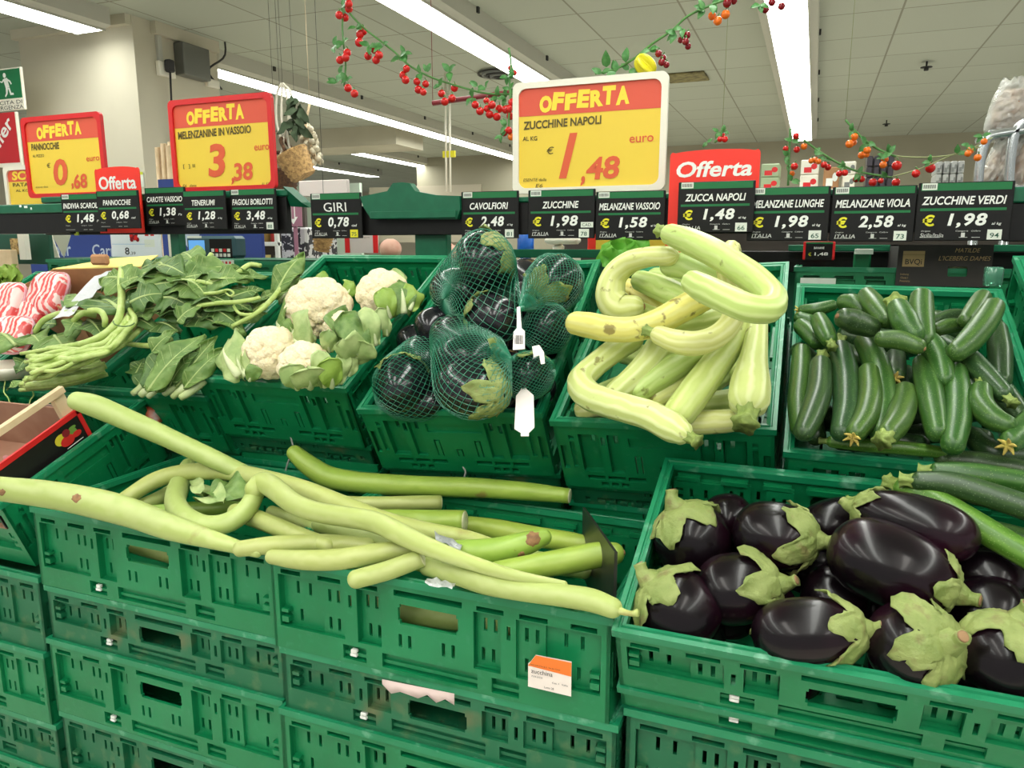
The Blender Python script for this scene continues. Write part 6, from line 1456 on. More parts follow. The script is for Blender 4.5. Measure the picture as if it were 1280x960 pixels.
b = MB(); text(b, 'BANANE', w * .5, hh * .66, w * .32, hh * .12, fr, off=.02, lift=.001); text(b, '1,48', w * .58, hh * .32, w * .42, hh * .2, fr, off=.02, lift=.001); b.build('lettering', m_white, t, smooth=False)
b = MB(); text(b, '€', w * .22, hh * .32, w * .1, hh * .18, fr, lift=.001); b.build('euro_sign', m_yeuro, t, smooth=False)
a = P(985, 314, y=2.34); e = P(1120, 306, y=2.34); b = MB(); b.rbox((a[0], 2.34, a[2]), (e[0] + .5, 2.365, e[2]), .002); tag(b.build('far_rail', m_rgreen, smooth=False), 'green rail of the far counter side between the two right crates', 'rail')
b = MB(); b.rbox((a[0] - .3, 2.37, a[2] - .06), (e[0] + .5, 2.39, a[2]), .002); tag(b.build('far_rail', m_black, smooth=False), 'black price strip under the far green rail', 'rail')
b = MB(); a = P(1066, 340, y=2.2); e = P(1090, 312, y=2.2); b.rbox((a[0], 2.2, a[2]), (e[0], 2.23, e[2]), .004); a2 = P(1068, 318, y=2.19); e2 = P(1092, 311, y=2.19); b.rbox((a2[0], 2.19, a2[2]), (e2[0], 2.2, e2[2]), .001, 1); tag(b.build('rail_bracket', [m_green, m_stick], smooth=False), 'green rail bracket with white ticket behind the far crate', 'bracket')
a = P(745, 312, y=2.45); e = P(832, 296, y=2.45); b = MB(); b.rbox((a[0] - .03, 2.45, a[2] - .02), (e[0] + .05, 2.46, e[2] + .05), .003, 0); b.box((a[0], 2.447, a[2]), (e[0], 2.45, e[2] + .03), 1); fr = ((a[0], 2.447, a[2]), (1, 0, 0), (0, 0, 1), (0, -1, 0)); text(b, '1,48', .12, .012, .06, .016, fr, 2, lift=.001); tag(b.build('far_offer_sign', [m_redh, m_yel, m_dig], smooth=False), 'lower edge of a red framed yellow sign under the Melanzane Vassoio tag', 'sign')
a = P(640, 322, y=2.4); e = P(830, 312, y=2.4); b = MB(); b.rbox((a[0], 2.4, a[2]), (e[0], 2.42, e[2]), .002); tag(b.build('far_rail', m_rgreen, smooth=False), 'green far rail under the Zucchine and Melanzane Vassoio tags', 'rail')
b = MB(); a = P(795, 322, y=2.39); e = P(825, 309, y=2.39); b.box((a[0], 2.388, a[2]), (e[0], 2.398, e[2])); fr = ((a[0], 2.388, a[2]), (1, 0, 0), (0, 0, 1), (0, -1, 0))
for i in range(9): quad(b, .008 + i * .007, .0115 + i * .007, .008, .024, fr, 1)
tag(b.build('barcode_card', [m_stick, m_ink], smooth=False), 'small white barcode card on the far rail left of the hairpin marrow', 'card')
t = thing('lettuce', 'bright green lettuce leaves between the netted aubergine and pale marrow crates', 'lettuce', P(775, 330, y=2.0))
for i, (u, v, d) in enumerate(((765, 332, (-.03, 0, .05)), (772, 330, (0, 0, .07)), (780, 328, (.02, 0, .08)), (788, 322, (.05, 0, .05)), (776, 324, (-.01, .02, .08)), (784, 330, (.04, 0, .06)))):
    b = MB(); c = P(u, v, y=2.0); leaf(b, c, c + np.array(d), (0, -1, .3), .9, .1, .3, .12, seed=i, lobes=2); b.build('leaf', mat('lettuce_green', lin(92, 166, 44), .5, noise=(30, lin(130, 190, 70), .7)), t)
# counter scale behind netted aubergines, blue bag, fruits
a = P(668, 318, y=2.5); a[2] = 1.393; t = thing('shop_scale', 'small white scale on the far side above the pointed net', 'scale', a); b = MB(); b.rbox(a, a + np.array([.14, .1, .02]), .004); b.build('body', m_whitef, t); b = MB(); b.rbox(a + np.array([.05, .04, .02]), a + np.array([.09, .07, .06]), .01); b.build('neck', m_whitef, t); b = MB(); b.rbox(a + np.array([.03, .01, .058]), a + np.array([.15, .07, .085]), .01); b.build('head', m_whitef, t)
a = P(644, 322, y=2.5); e = P(660, 294, y=2.5); b = MB(); b.rbox((a[0], 2.5, 1.393), (e[0], 2.58, e[2] + .02), .02); tag(b.build('blue_bag', mat('blue_plastic', lin(28, 96, 190), .3, bump=(40, .3))), 'bright blue bag behind the topmost netted aubergine', 'bag')
m_peach = mat('peach_skin', lin(224, 176, 156), .6, noise=(20, lin(208, 140, 120), .7))
for u, v, r in ((488, 304, 14), (558, 302, 12), (570, 306, 10)):
    c = P(u, v, y=2.6); R_ = r * depth(c) / FOC; c[2] = 1.394 + R_ * .9; b = MB(); b.lathe([(0, -R_ * .9), *[(R_ * math.cos(x), R_ * math.sin(x) * .92) for x in np.linspace(-1.4, 1.3, 10)], (R_ * .06, R_ * .76)], n=18, M=(np.eye(3), c)); tag(b.build('peach', m_peach), {488: 'pinkish peach in the gap left of the green rail post', 558: 'pinkish peach right of the green rail post', 570: 'smaller pinkish peach beside the topmost netted aubergine'}[u], 'fruit', 'peaches on the far side')
t = thing('framed_notice', 'small notice with red side bars below the Giri tag', 'sign', P(452, 314, y=2.6)); o = P(432, 316, y=2.6); w = P(473, 316, y=2.6)[0] - o[0]; fr = (o, (1, 0, 0), (0, 0, 1), (0, -1, 0)); b = MB(); slab(b, 0, w, 0, .11, .004, fr); b.build('sheet', mat('grey_sheet', lin(206, 196, 192), .6), t, smooth=False); b = MB(); slab(b, 0, w * .14, 0, .11, .003, (o + np.array([0, -.003, 0]), *fr[1:])); b.build('red_bar', m_redf, t, smooth=False); b = MB(); slab(b, w * .86, w, 0, .11, .003, (o + np.array([0, -.003, 0]), *fr[1:])); b.build('red_bar', m_redf, t, smooth=False); b = MB(); text(b, 'Prodotto del giorno', w * .5, .06, w * .5, .008, fr); b.build('print', m_brownp, t, smooth=False)

# ------------------------------------------------------------------ blue shop banners, poster, scale and shelves behind at left
m_blue = mat('banner_blue', lin(34, 58, 130), .5, noise=(2, lin(28, 48, 112), .6)); m_bl2 = mat('banner_grey', lin(176, 188, 206), .5)
def banner(label, u0, u1, vt, vb, words, y=3.3, blob=None):
    o = P(u0, vb, y=y); w = P(u1, vb, y=y)[0] - o[0]; hh = P(u0, vt, y=y)[2] - o[2]; fr = (o, (1, 0, 0), (0, 0, 1), (0, -1, 0)); t = thing('shop_banner', label, 'banner', o + np.array([w / 2, 0, 0]), 'blue shop banners'); b = MB(); slab(b, 0, w, 0, hh, .02, fr); b.box((o[0], y + .01, 0), (o[0] + .04, y + .04, o[2])); b.box((o[0] + w - .04, y + .01, 0), (o[0] + w, y + .04, o[2])); b.build('panel', m_blue, t, smooth=False)
    b = MB()
    for s, uc, vc, uw, vh in words:
        c = P(uc, vc, y=y); text(b, s, c[0] - o[0], c[2] - o[2], P(uc + uw / 2, vc, y=y)[0] - P(uc - uw / 2, vc, y=y)[0], P(uc, vc - vh / 2, y=y)[2] - P(uc, vc + vh / 2, y=y)[2], fr, 0, off=.01)
    b.build('lettering', m_bl2, t, smooth=False)
    if blob:
        b = MB()
        for uc, vc, ru, rv in blob: c = P(uc, vc, y=y); disc(b, c[0] - o[0], c[2] - o[2], ru * .003, rv * .003, fr, 0, .001)
        b.build('emblem', m_bl2, t, smooth=False)
banner('blue banner with grey Carrefour lettering behind the yellow flap carton', 40, 202, 290, 345, [('Carrefour', 146, 313, 62, 15), ('our', 78, 314, 22, 12)])
banner('blue banner piece with grey emblem behind the counter scale', 207, 330, 224, 345, [('ur', 222, 314, 12, 13)], blob=[(238, 288, 22, 34), (216, 286, 10, 30)])
o = P(141, 327, y=2.75); w = P(203, 327, y=2.75)[0] - o[0]; hh = P(141, 290, y=2.75)[2] - o[2]; fr = (o, (1, 0, 0), (0, 0, 1), (0, -1, 0))
t = thing('price_poster', 'white price poster 8,39 with a cherry picture behind the greens', 'sign', o + np.array([w / 2, 0, 0])); b = MB(); slab(b, 0, w, 0, hh * 1.5, .003, fr); b.box(o + np.array([w * .5 - .01, .003, -.3]), o + np.array([w * .5 + .01, .012, 0])); quad(b, 0, w, -.0, hh * .1, fr, 1); quad(b, w * .02, w * .8, hh * .585, hh * .60, fr, 2); b.build('sheet', [mat('poster_white', lin(226, 230, 236), .5), m_redf, mat('pale_blue_print', lin(140, 180, 220), .5)], t, smooth=False)
b = MB(); text(b, '8', w * .32, hh * .36, w * .09, hh * .24, fr, off=.01); text(b, ',39', w * .43, hh * .28, w * .11, hh * .12, fr); b.build('price', m_ink, t, smooth=False)
b = MB()
for i in range(14): disc(b, w * (.46 + rs.uniform(-.1, .1)), hh * (.82 + rs.uniform(-.12, .12)), w * .035, w * .035, fr, i % 2, .0008 + i * .0001)
b.build('cherry_picture', [m_cherry, m_tom], t, smooth=False)
b = MB()
for i in range(2):
    for j in range(2): quad(b, w * (.70 + .11 * i), w * (.77 + .11 * i), hh * (.86 + .12 * j), hh * (.94 + .12 * j), fr, 0)
quad(b, w * .68, w * .88, hh * .5, hh * .74, fr, 1); b.build('red_squares', [m_redf, m_stick], t, smooth=False)
b = MB(); o = P(212, 330, y=2.7); e = P(217, 280, y=2.7); b.rbox((o[0], 2.7, 1.393), (e[0], 2.73, e[2] + .1), .002); b.rbox((o[0], 2.696, o[2] - .05), (e[0] + .03, 2.70, o[2] + .03), .001, 1); tag(b.build('white_post', [m_whitef, m_redf], smooth=False), 'white upright with red foot right of the green rail post at left', 'post')
# scale with blue screen
o = P(233, 322, y=2.6); w = P(294, 322, y=2.6)[0] - o[0]; hh = P(233, 295, y=2.6)[2] - o[2]; fr = (o, (1, 0, 0), (0, 0, 1), (0, -1, 0)); m_teal = mat('teal_plastic', lin(52, 84, 92), .4)
t = thing('counter_scale', 'dark teal weighing scale with blue screen behind the leafy greens', 'scale', o + np.array([w / 2, 0, 0])); b = MB(); slab(b, 0, w, 1.393 - o[2], hh, .08, fr, 0, .012); b.build('body', m_teal, t, smooth=False)
b = MB(); quad(b, w * .07, w * .40, hh * .05, hh * .80, fr, 0); b.build('screen', mat('blue_screen', lin(96, 160, 226), .3, emis=.6), t, smooth=False)
b = MB(); quad(b, w * .5, w * .95, hh * -.1, hh * .86, fr, 0); b.build('keypad', m_black, t, smooth=False)
b = MB()
for i in range(5):
    for j in range(2): quad(b, w * (.53 + .08 * i), w * (.59 + .08 * i), hh * (.05 + .22 * j), hh * (.2 + .22 * j), fr, j * (i % 2), .0008)
quad(b, w * .05, w * .35, hh * .9, hh * 1.0, fr, 0); b.build('key_labels', [m_stick, m_redf], t, smooth=False)
# white chute and wooden slats at left
b = MB(); q = [P(57, 292, y=2.4), P(64, 292, y=2.4), P(74, 322, y=2.4), P(66, 322, y=2.4)]; wall4(b, *q, .004); q = [P(64, 292, y=2.4), P(90, 284, y=2.45), P(88, 296, y=2.45), P(80, 322, y=2.45)]; wall4(b, *q, .004); tag(b.build('white_scoop', m_whitef, smooth=False), 'white plastic scoop hanging below the left price rail', 'scoop')
b = MB(); a = P(83, 262, y=1.97); b.rbox((a[0], 1.99, a[2] - .09), (a[0] + .02, 1.995, a[2]), .001); tag(b.build('green_strip', mat('lime_strip', lin(206, 216, 70), .5), smooth=False), 'narrow lime green strip left of the Indivia tag', 'strip')
t = thing('wooden_crate', 'pale wooden crate corner at the left edge under the dark rail', 'crate', P(5, 335, y=2.2)); 
b = MB(); a = P(-30, 340, y=2.2); e = P(13, 312, y=2.2); b.rbox((a[0], 2.2, a[2]), (e[0], 2.23, e[2]), .003); b.build('plank', m_wood, t, smooth=False); b = MB(); a = P(14, 318, y=2.24); e = P(32, 298, y=2.24); b.rbox((a[0], 2.24, a[2]), (e[0], 2.25, e[2]), .002); b.build('woven_side', mat('wicker_light', lin(196, 164, 104), .7, noise=(90, lin(90, 66, 36), .9)), t, smooth=False)
b = MB(); a = P(13, 330, y=2.3); e = P(60, 292, y=2.3); b.rbox((a[0] - .3, 2.3, a[2]), (e[0], 2.32, e[2]), .003); tag(b.build('green_board', mat('dark_green_board', lin(14, 74, 54), .5), smooth=False), 'dark green board under the left price rail', 'board')
t = thing('lettuce', 'light green lettuce at the left edge behind the red trays', 'lettuce', on(FS, 10, 350, .1))
for i in range(7):
    b = MB(); c = on(FT, -10 + 6 * i, 356, .12); leaf(b, c, c + np.array([rs.uniform(-.04, .04), 0, .06]), (0, -1, .4), .9, .1, .3, .12, seed=i, lobes=2); b.build('leaf', m_leaf_y, t)
# grocery shelves far behind at left
m_shelf = mat('shelf_white', lin(206, 208, 204), .4); m_sd = mat('shelf_back', lin(74, 66, 60), .7)
gcols = [lin(150, 120, 60), lin(170, 40, 34), lin(206, 190, 120), lin(70, 96, 60), lin(190, 176, 150), lin(110, 60, 40)]
gm = [mat(f'package_{n}', c, .5) for n, c in zip(('ochre', 'red', 'cream', 'green', 'beige', 'brown'), gcols)]
def shelf(label, x0, x1, y, zs, dep=.35):
    t = thing('grocery_shelf', label, 'shelf', (x0, y, 0)); b = MB(); b.box((x0, y + dep, 0), (x1, y + dep + .03, zs[-1] + .3)); b.build('back_panel', m_sd, t, smooth=False)
    for z in zs: b = MB(); b.rbox((x0, y, z - .03), (x1, y + dep, z), .004); b.build('shelf_board', m_shelf, t, smooth=False)
    for x in (x0, x1 - .03): b = MB(); b.rbox((x, y + .01, 0), (x + .03, y + .04, zs[-1] + .3), .003); b.build('upright', m_shelf, t, smooth=False)
    return t
a = P(286, 300, y=4.6); e = P(332, 300, y=4.6)
shelf('white grocery shelf of jars under the Fagioli tag', a[0], e[0] + .1, 4.6, (.9, 1.2, 1.47))
n = 0
for z in (1.2, 1.47):
    x = a[0] + .05
    while x < e[0]:
        hgt = rs.uniform(.12, .2); wd = rs.uniform(.06, .09); b = MB(); b.lathe([(0, 0), (wd / 2, 0), (wd / 2, hgt * .75), (wd * .3, hgt * .88), (wd * .32, hgt), (0, hgt)], n=12, M=(np.eye(3), (x + wd / 2, 4.7, z + .001))); tag(b.build('jar', gm[n % 6]), 'small jar on the white shelf under the Fagioli tag', 'jar', 'jars on the white shelf at left'); x += wd + .012; n += 1
t = thing('arrow_sign', 'mauve sign with a white down arrow beside the Giri tag', 'sign', P(367, 283, y=3.4)); o = P(357, 283, y=3.4); w = P(377, 283, y=3.4)[0] - o[0]; hh = P(357, 252, y=3.4)[2] - o[2]; fr = (o, (1, 0, 0), (0, 0, 1), (0, -1, 0)); b = MB(); slab(b, 0, w, 0, hh, .01, fr); b.box(np.array(o) * [1, 1, 0] + [w * .4, .011, 0], np.array(o) + [w * .6, .02, hh * .8]); b.build('panel', mat('mauve', lin(160, 108, 128), .5), t, smooth=False)
b = MB(); quad(b, w * .36, w * .64, hh * .36, hh * .92, fr, 0); b.add([np.array(o) + np.array([w * x, -.0005, hh * z]) for x, z in ((.2, .38), (.5, .08), (.8, .38))], [(0, 1, 2)]); b.build('arrow', m_white, t, smooth=False); b = MB(); quad(b, w * .42, w * .58, hh * .30, hh * .86, fr, 0, .001); b.build('arrow_fill', bpy.data.materials['mauve'], t, smooth=False)
m_chk = mat('checkered', lin(210, 208, 206), .5); nt = m_chk.node_tree; ck = nt.nodes.new('ShaderNodeTexNoise'); tc = nt.nodes.new('ShaderNodeTexCoord'); ck.inputs['Scale'].default_value = 30; r_ = nt.nodes.new('ShaderNodeValToRGB'); r_.color_ramp.interpolation = 'CONSTANT'; r_.color_ramp.elements[0].color = (*lin(52, 50, 54), 1); r_.color_ramp.elements[1].position = .5; r_.color_ramp.elements[1].color = (*lin(206, 204, 204), 1); nt.links.new(tc.outputs['Object'], ck.inputs[0]); nt.links.new(ck.outputs['Fac'], r_.inputs[0]); nt.links.new(r_.outputs[0], nt.nodes['Principled BSDF'].inputs['Base Color'])
b = MB(); a = P(352, 335, y=3.5); e = P(382, 284, y=3.5); b.rbox((a[0], 3.5, 0), (e[0], 3.8, e[2]), .01); tag(b.build('patterned_display', m_chk, smooth=False), 'black and white patterned display stand left of the cauliflower crate', 'display')
m_wick = mat('wicker_brown', lin(196, 156, 98), .7, noise=(55, lin(122, 88, 48), .8), bump=(120, .6)); m_wickd = mat('wicker_dark', lin(96, 64, 36), .8, noise=(60, lin(60, 38, 22), .9), bump=(120, .6))
def basket(label, u, v, r, hgt, y, lean, m, handle=True):
    c = P(u, v, y=y); s = depth(c) / FOC; R_ = r * s; H_ = hgt * s; M3 = rot_to(lean)[:, [1, 2, 0]]; t = thing('basket', label, 'basket', c, 'hanging wicker baskets'); b = MB()
    pr = [(0, 0), (R_ * .72, 0)]
    for i in range(13): pr.append((R_ * (.72 + .28 * i / 12) + (.008 if i % 2 else 0), H_ * i / 12))
    pr += [(R_ * .93, H_), (R_ * .68, H_ * .06), (0, H_ * .05)]; b.lathe(pr, n=32, M=(M3, c)); b.build('bowl', m, t)
    b = MB(); q = [c + M3 @ np.array([R_ * math.cos(a), 0, H_ + R_ * .9 * math.sin(a)]) for a in np.linspace(0, math.pi, 12)]
    if handle: sweep(b, q, .012, n=8, res=3); b.build('handle', m_wickd, t)
    b = MB(); top = c + M3 @ np.array([0, 0, H_ + R_ * .9]); sweep(b, [top, (top + np.array([top[0], top[1], CEIL])) / 2, np.array([top[0], top[1], CEIL])], .0012, n=5, res=0); b.build('cord', m_dark, t)
basket('upright wicker basket hanging below the ropes right of the red framed sign', 380, 221, 21, 33, 3.95, (-.5, -.2, 1), m_wick)
basket('darker wicker basket hanging lower behind the red framed sign', 352, 240, 24, 26, 4.15, (-.1, 0, 1), m_wickd)
basket('small wicker basket below the Giri tag', 402, 314, 12, 22, 3.0, (.2, 0, 1), m_wick, False)
t = thing('garlic_braid', 'braid of pale garlic bulbs hanging right of the wicker basket', 'garlic', P(390, 205, y=4.05)); m_gar = mat('garlic_skin', lin(206, 196, 170), .5, noise=(40, lin(182, 166, 140), .6))
for i in range(26):
    a = i / 25; u = 382 + 12 * a + 8 * math.sin(i * 2.4); v = 160 + 44 * a + rs.uniform(-2, 2); c = P(u, v, y=4.05 + .04 * math.cos(i * 2.4)); R_ = 4.4 * depth(c) / FOC; b = MB(); b.lathe([(0, -R_), (R_ * .7, -R_ * .75), (R_, -.1 * R_), (R_ * .75, R_ * .6), (R_ * .25, R_ * 1.0), (R_ * .12, R_ * 1.5)], n=12, M=(rot_to((rs.uniform(-.6, .6), rs.uniform(-.6, .6), 1))[:, [1, 2, 0]], c)); b.build('bulb', m_gar, t)
b = MB(); sweep(b, [P(396, 200, y=4.06), P(388, 180, y=4.06), P(382, 158, y=4.06), P(387, 130, y=4.06)], .008, n=6, res=3); q = P(387, 130, y=4.06); sweep(b, [q, (q[0], q[1], CEIL)], .0012, n=5, res=0); b.build('braid', m_wood, t)
t = thing('rope_bundle', 'bundle of white ropes hanging beside the red framed sign', 'rope', P(355, 200, y=3.9))
b = MB(); q = P(353, 106, y=3.9); sweep(b, [q, (q[0], q[1], CEIL)], .0012, n=5, res=0); b.build('cord', m_dark, t)
for i in range(4):
    b = MB(); x = 346 + i * 6; sweep(b, [P(352 + i * .5, 104, y=3.9), P(x, 118, y=3.9), P(x + rs.uniform(-4, 4), 150, y=3.9), P(x + rs.uniform(-6, 8), 178, y=3.9), P(x + rs.uniform(-4, 14), 200, y=3.9)], .007, n=6, res=4); b.build('rope', mat('white_rope', lin(214, 206, 188), .8), t)
t = thing('dried_herbs', 'dark bunch of dried herbs hanging behind the white ropes', 'herbs', P(370, 158, y=4.1))
for i in range(22):
    b = MB(); c = P(370 + rs.uniform(-5, 6), 120 + i * 1.9, y=3.85); leaf(b, c, c + np.array([rs.uniform(-.08, .08), rs.uniform(-.06, .06), rs.uniform(-.09, -.04)]), (0, -1, .2), .5, .1, .2, .1, seed=i, n=6, k=4); b.build('leaf', mat('herb_leaf', lin(62, 78, 52), .8), t)
b = MB(); sweep(b, [P(368, 130, y=4.1), (P(368, 130, y=4.1)[0], 4.1, CEIL)], .0012, n=5, res=0); b.build('cord', m_dark, t)
b = MB(); o = P(374, 246, y=3.0); e = P(434, 224, y=3.0); b.rbox((o[0], 3.0, o[2]), (e[0], 3.02, e[2]), .003); b.box(((o[0] + e[0]) / 2 - .02, 3.005, o[2] - .25), ((o[0] + e[0]) / 2 + .02, 3.015, o[2])); tag(b.build('blank_board', mat('pinkish_white', lin(226, 214, 210), .6), smooth=False), 'blank white board on a stick above the Giri tag', 'board')
# wall things on the pillar
b = MB(); a = P(196, 78, x=-4.75); XP = -4.75
def pbox(label, name, cat, u0, u1, v0, v1, th, m, extra=None):
    a, c = P(u0, v1, x=XP), P(u1, v0, x=XP); t = thing(name, label, cat, (XP, (a[1] + c[1]) / 2, a[2])); b = MB(); b.rbox((XP, a[1], a[2]), (XP + th, c[1], P(u0, v0, x=XP)[2]), .006); b.build('housing', m, t, smooth=False); return t, a, c
t, a, c = pbox('grey electrical box on the pillar side under the ceiling', 'electrical_box', 'electrical box', 219, 249, 54, 94, .10, mat('grey_metal_box', lin(112, 112, 106), .4, metal=.3)); b = MB(); sweep(b, [(XP + .05, c[1] - .1, a[2] + .45), (XP + .1, c[1] + .12, a[2] + .46), (XP + .08, c[1] + .2, a[2] + .25), (XP + .03, c[1] + .05, a[2] + .1), (XP + .02, c[1] + .2, a[2] - .02)], .008, n=6, res=5); b.build('cable', m_ink, t)
t, a, c = pbox('white double socket on the pillar with a black plug', 'wall_socket', 'socket', 195, 214, 76, 94, .04, m_whitef); b = MB(); b.rbox((XP + .04, c[1] - .12, a[2] + .03), (XP + .10, c[1] - .06, a[2] + .12), .01); b.build('plug', m_ink, t, smooth=False); b = MB(); sweep(b, [(XP + .07, c[1] - .09, a[2] + .03), (XP + .05, c[1] - .09, a[2] - .4), (XP + .03, c[1] - .09, a[2] - 1.2)], .008, n=6, res=3); b.build('cable', m_ink, t)
t, a, c = pbox('small white socket below the grey electrical box', 'wall_socket', 'socket', 256, 270, 98, 108, .04, m_whitef)
b = MB(); a, c = P(196, 76, x=XP), P(201, 76, x=XP); b.box((XP, a[1], a[2]), (XP + .025, c[1], CEIL)); b.box((XP, c[1] + .2, a[2] + .02), (XP + .025, c[1] + .25, CEIL - .12)); struct('trim_2', b, m_house)
b = MB(); o = P(173, 215, y=4.445); b.box((o[0], 4.44, o[2] - .11), (o[0] + .05, 4.445, o[2])); b.box((o[0], 4.438, o[2] - .02), (o[0] + .05, 4.44, o[2]), 1); tag(b.build('paper_note', [m_stick, mat('lime_strip', (0, 0, 0))], smooth=False), 'little paper note with lime edge on the pillar corner', 'note')
t = thing('bamboo_canes', 'pale bamboo canes standing behind the red framed sign by the pillar', 'canes', P(203, 240, y=4.2))
for i in range(6): b = MB(); x = 197 + i * 3.2; sweep(b, [P(x, 260, y=4.2 + .02 * (i % 2)) * [1, 1, 0], P(x + rs.uniform(-1, 1), 180 + rs.uniform(-3, 6), y=4.2 + .02 * (i % 2))], .016, n=7, res=0); b.build('cane', m_wood, t)
# emergency exit and red offer signs hanging at the left edge
o = P(-70, 137, y=4.1); e = P(25, 83, y=4.1); w = e[0] - o[0]; hh = P(25, 83, y=4.1)[2] - P(25, 137, y=4.1)[2]; zb = P(25, 137, y=4.1)[2]; o = np.array([o[0], 4.1, zb]); fr = (o, (1, 0, 0), (0, 0, 1), (0, -1, 0))
t = thing('exit_sign', 'green emergency exit sign with a white running figure at the left edge', 'sign', o + np.array([w / 2, 0, 0])); b = MB(); slab(b, 0, w, 0, hh, .02, fr, 0, .003); quad(b, .01, w - .01, hh * .28, hh - .01, fr, 1); b.build('panel', [m_whitef, mat('exit_green', lin(16, 112, 66), .5)], t, smooth=False)
b = MB(); c = P(8, 104, y=4.1); X, Z = c[0] - o[0], c[2] - o[2]; k = w / 95.0 * 1.0
disc(b, X - .012, Z + .055, .016, .018, fr, 0, .001)
for poly in ([(-.03, .03), (.012, .038), (.03, -.03), (-.012, -.035)], [(.010, .034), (.045, .014), (.058, -.008), (.048, -.014), (.034, .006), (.012, .018)], [(-.03, .03), (-.02, .02), (-.045, .004), (-.068, .012), (-.066, .02), (-.045, .014)], [(-.012, -.032), (.012, -.034), (.002, -.075), (-.022, -.098), (-.03, -.09), (-.014, -.07)], [(.008, -.034), (.03, -.032), (.042, -.07), (.066, -.072), (.066, -.086), (.03, -.086), (.02, -.055)]):
    b.add([o + np.array([X + a, -.001, Z + d]) for a, d in poly], [tuple(range(len(poly)))])
b.build('running_figure', m_white, t, smooth=False)
b = MB(); text(b, 'USCITA DI', w * .80, hh * .19, w * .36, hh * .09, fr); text(b, 'EMERGENZA', w * .79, hh * .07, w * .40, hh * .09, fr); b.build('lettering', m_ink, t, smooth=False)
b = MB(); b.box(o + np.array([w * .5, .005, hh]), o + np.array([w * .5 + .01, .012, CEIL - o[2]])); b.build('hanger', m_whitef, t, smooth=False)
zb = P(25, 203, y=4.05)[2]; zt = P(25, 139, y=4.05)[2]; x0 = P(-80, 203, y=4.05)[0]; x1 = P(27, 203, y=4.05)[0]; w = x1 - x0; hh = zt - zb; o = np.array([x0, 4.05, zb]); fr = (o, (1, 0, 0), (0, 0, 1), (0, -1, 0))
t = thing('offer_board', 'red board with slanting white Offerta lettering at the left edge', 'sign', o + np.array([w / 2, 0, 0])); b = MB(); slab(b, 0, w, -.03, hh, .02, fr, 0, .003); quad(b, 0, w * .985, 0, hh, fr, 1); b.build('panel', [m_whitef, mat('dark_red_print', lin(196, 36, 44), .5)], t, smooth=False)
b = MB(); text(b, 'Offer', w * .78, hh * .50, w * .40, hh * .30, fr, off=.02, rot=.75); b.build('lettering', m_white, t, smooth=False)
q = P(5, 208, y=2.0); offer_sign(q[0], q[0] + .42, q[2] - .19, q[2], 'yellow sign at left reading Sconto Patate Novelle in a white frame', [('SCONTO', .40, .81, .62, .17, m_yelp, .04, .1, 0), ('PATATE NOVELLE', .42, .64, .66, .07, m_brownp, .02, 0, 0), ('AL KG', .20, .53, .16, .05, m_brownp, .01, 0, 0)], m_whitef, yy=2.14)
b = MB(); q = P(25, 262, y=2.16); b.box((q[0] - .02, 2.15, 1.39), (q[0] + .02, 2.17, q[2] + .02)); tag(b.build('sign_stand', m_whitef, smooth=False), 'white stand holding up the Sconto Patate sign', 'stand')

# ------------------------------------------------------------------ top shelf with boxes behind at right, rack with hanging bags
ys = 3.6
a = P(945, 238, y=ys); e = P(1262, 236, y=ys)
t = thing('top_shelf', 'pale top shelf carrying boxes behind the right price tags', 'shelf', (a[0], ys, 0)); b = MB(); b.rbox((a[0] - 1.0, ys, a[2] - .05), (e[0] + .4, ys + .6, a[2]), .004); b.build('shelf_board', mat('shelf_cream', lin(190, 188, 168), .5), t, smooth=False)
b = MB(); b.box((a[0] - 1.0, ys + .28, 0), (e[0] + .4, ys + .32, a[2] - .05)); b.build('back_panel', m_sd, t, smooth=False)
zs = a[2]
def boxes(name, label, cat, grp, u0, u1, v0, m, nx=1, nz=1, print_=None, y=ys + .06, dep=.14):
    x0, x1 = P(u0, 230, y=y)[0], P(u1, 230, y=y)[0]; zt = P(u0, v0, y=y)[2]; w = (x1 - x0) / nx; h = (zt - zs) / nz
    for j in range(nz):
        for i in range(nx):
            b = MB(); b.rbox((x0 + i * w + .002, y, zs + j * h + .001), (x0 + (i + 1) * w - .002, y + dep, zs + (j + 1) * h), .004)
            fr = ((x0 + i * w, y, zs + j * h), (1, 0, 0), (0, 0, 1), (0, -1, 0)); ms = [m]
            if print_: quad(b, w * .2, w * .6, h * .15, h * .5, fr, 1); disc(b, w * .72, h * .55, w * .16, h * .2, fr, 1); ms = [m, print_]
            L = label if nx * nz == 1 else label + (' in the upper row' if j and nz == 2 else ' in the lower row' if nz == 2 else '')
            tag(b.build(name, ms, smooth=False), L, cat, grp)
boxes('food_box', 'greenish box with red print at left end of the top shelf', 'box', 'boxes on the top shelf', 950, 974, 205, mat('greenish_box', lin(160, 176, 140), .6), 1, 2, m_redf)
boxes('food_box', 'pale red-printed box beside the brown top-shelf carton', 'box', 'boxes on the top shelf', 999, 1023, 200, m_whitef, 1, 2, m_redf)
boxes('brown_box', 'brown carton with white label on the top shelf', 'box', 'boxes on the top shelf', 1028, 1049, 209, m_card, 1, 1, m_white)
boxes('white_box', 'white box behind the garland right of the brown carton', 'box', 'boxes on the top shelf', 1052, 1069, 202, m_whitef, 1, 2, m_grey)
boxes('dark_jar', 'dark jar stacked on the top shelf behind the orange tomatoes', 'jar', 'dark jars on the top shelf', 1081, 1116, 195, mat('dark_jar', lin(58, 52, 60), .3), 4, 3, None)
boxes('silver_can', 'silver can pack at the right of the top shelf', 'can', 'silver cans on the top shelf', 1168, 1204, 202, mat('silver_can', lin(176, 176, 174), .35, metal=.3), 4, 2, m_grey)
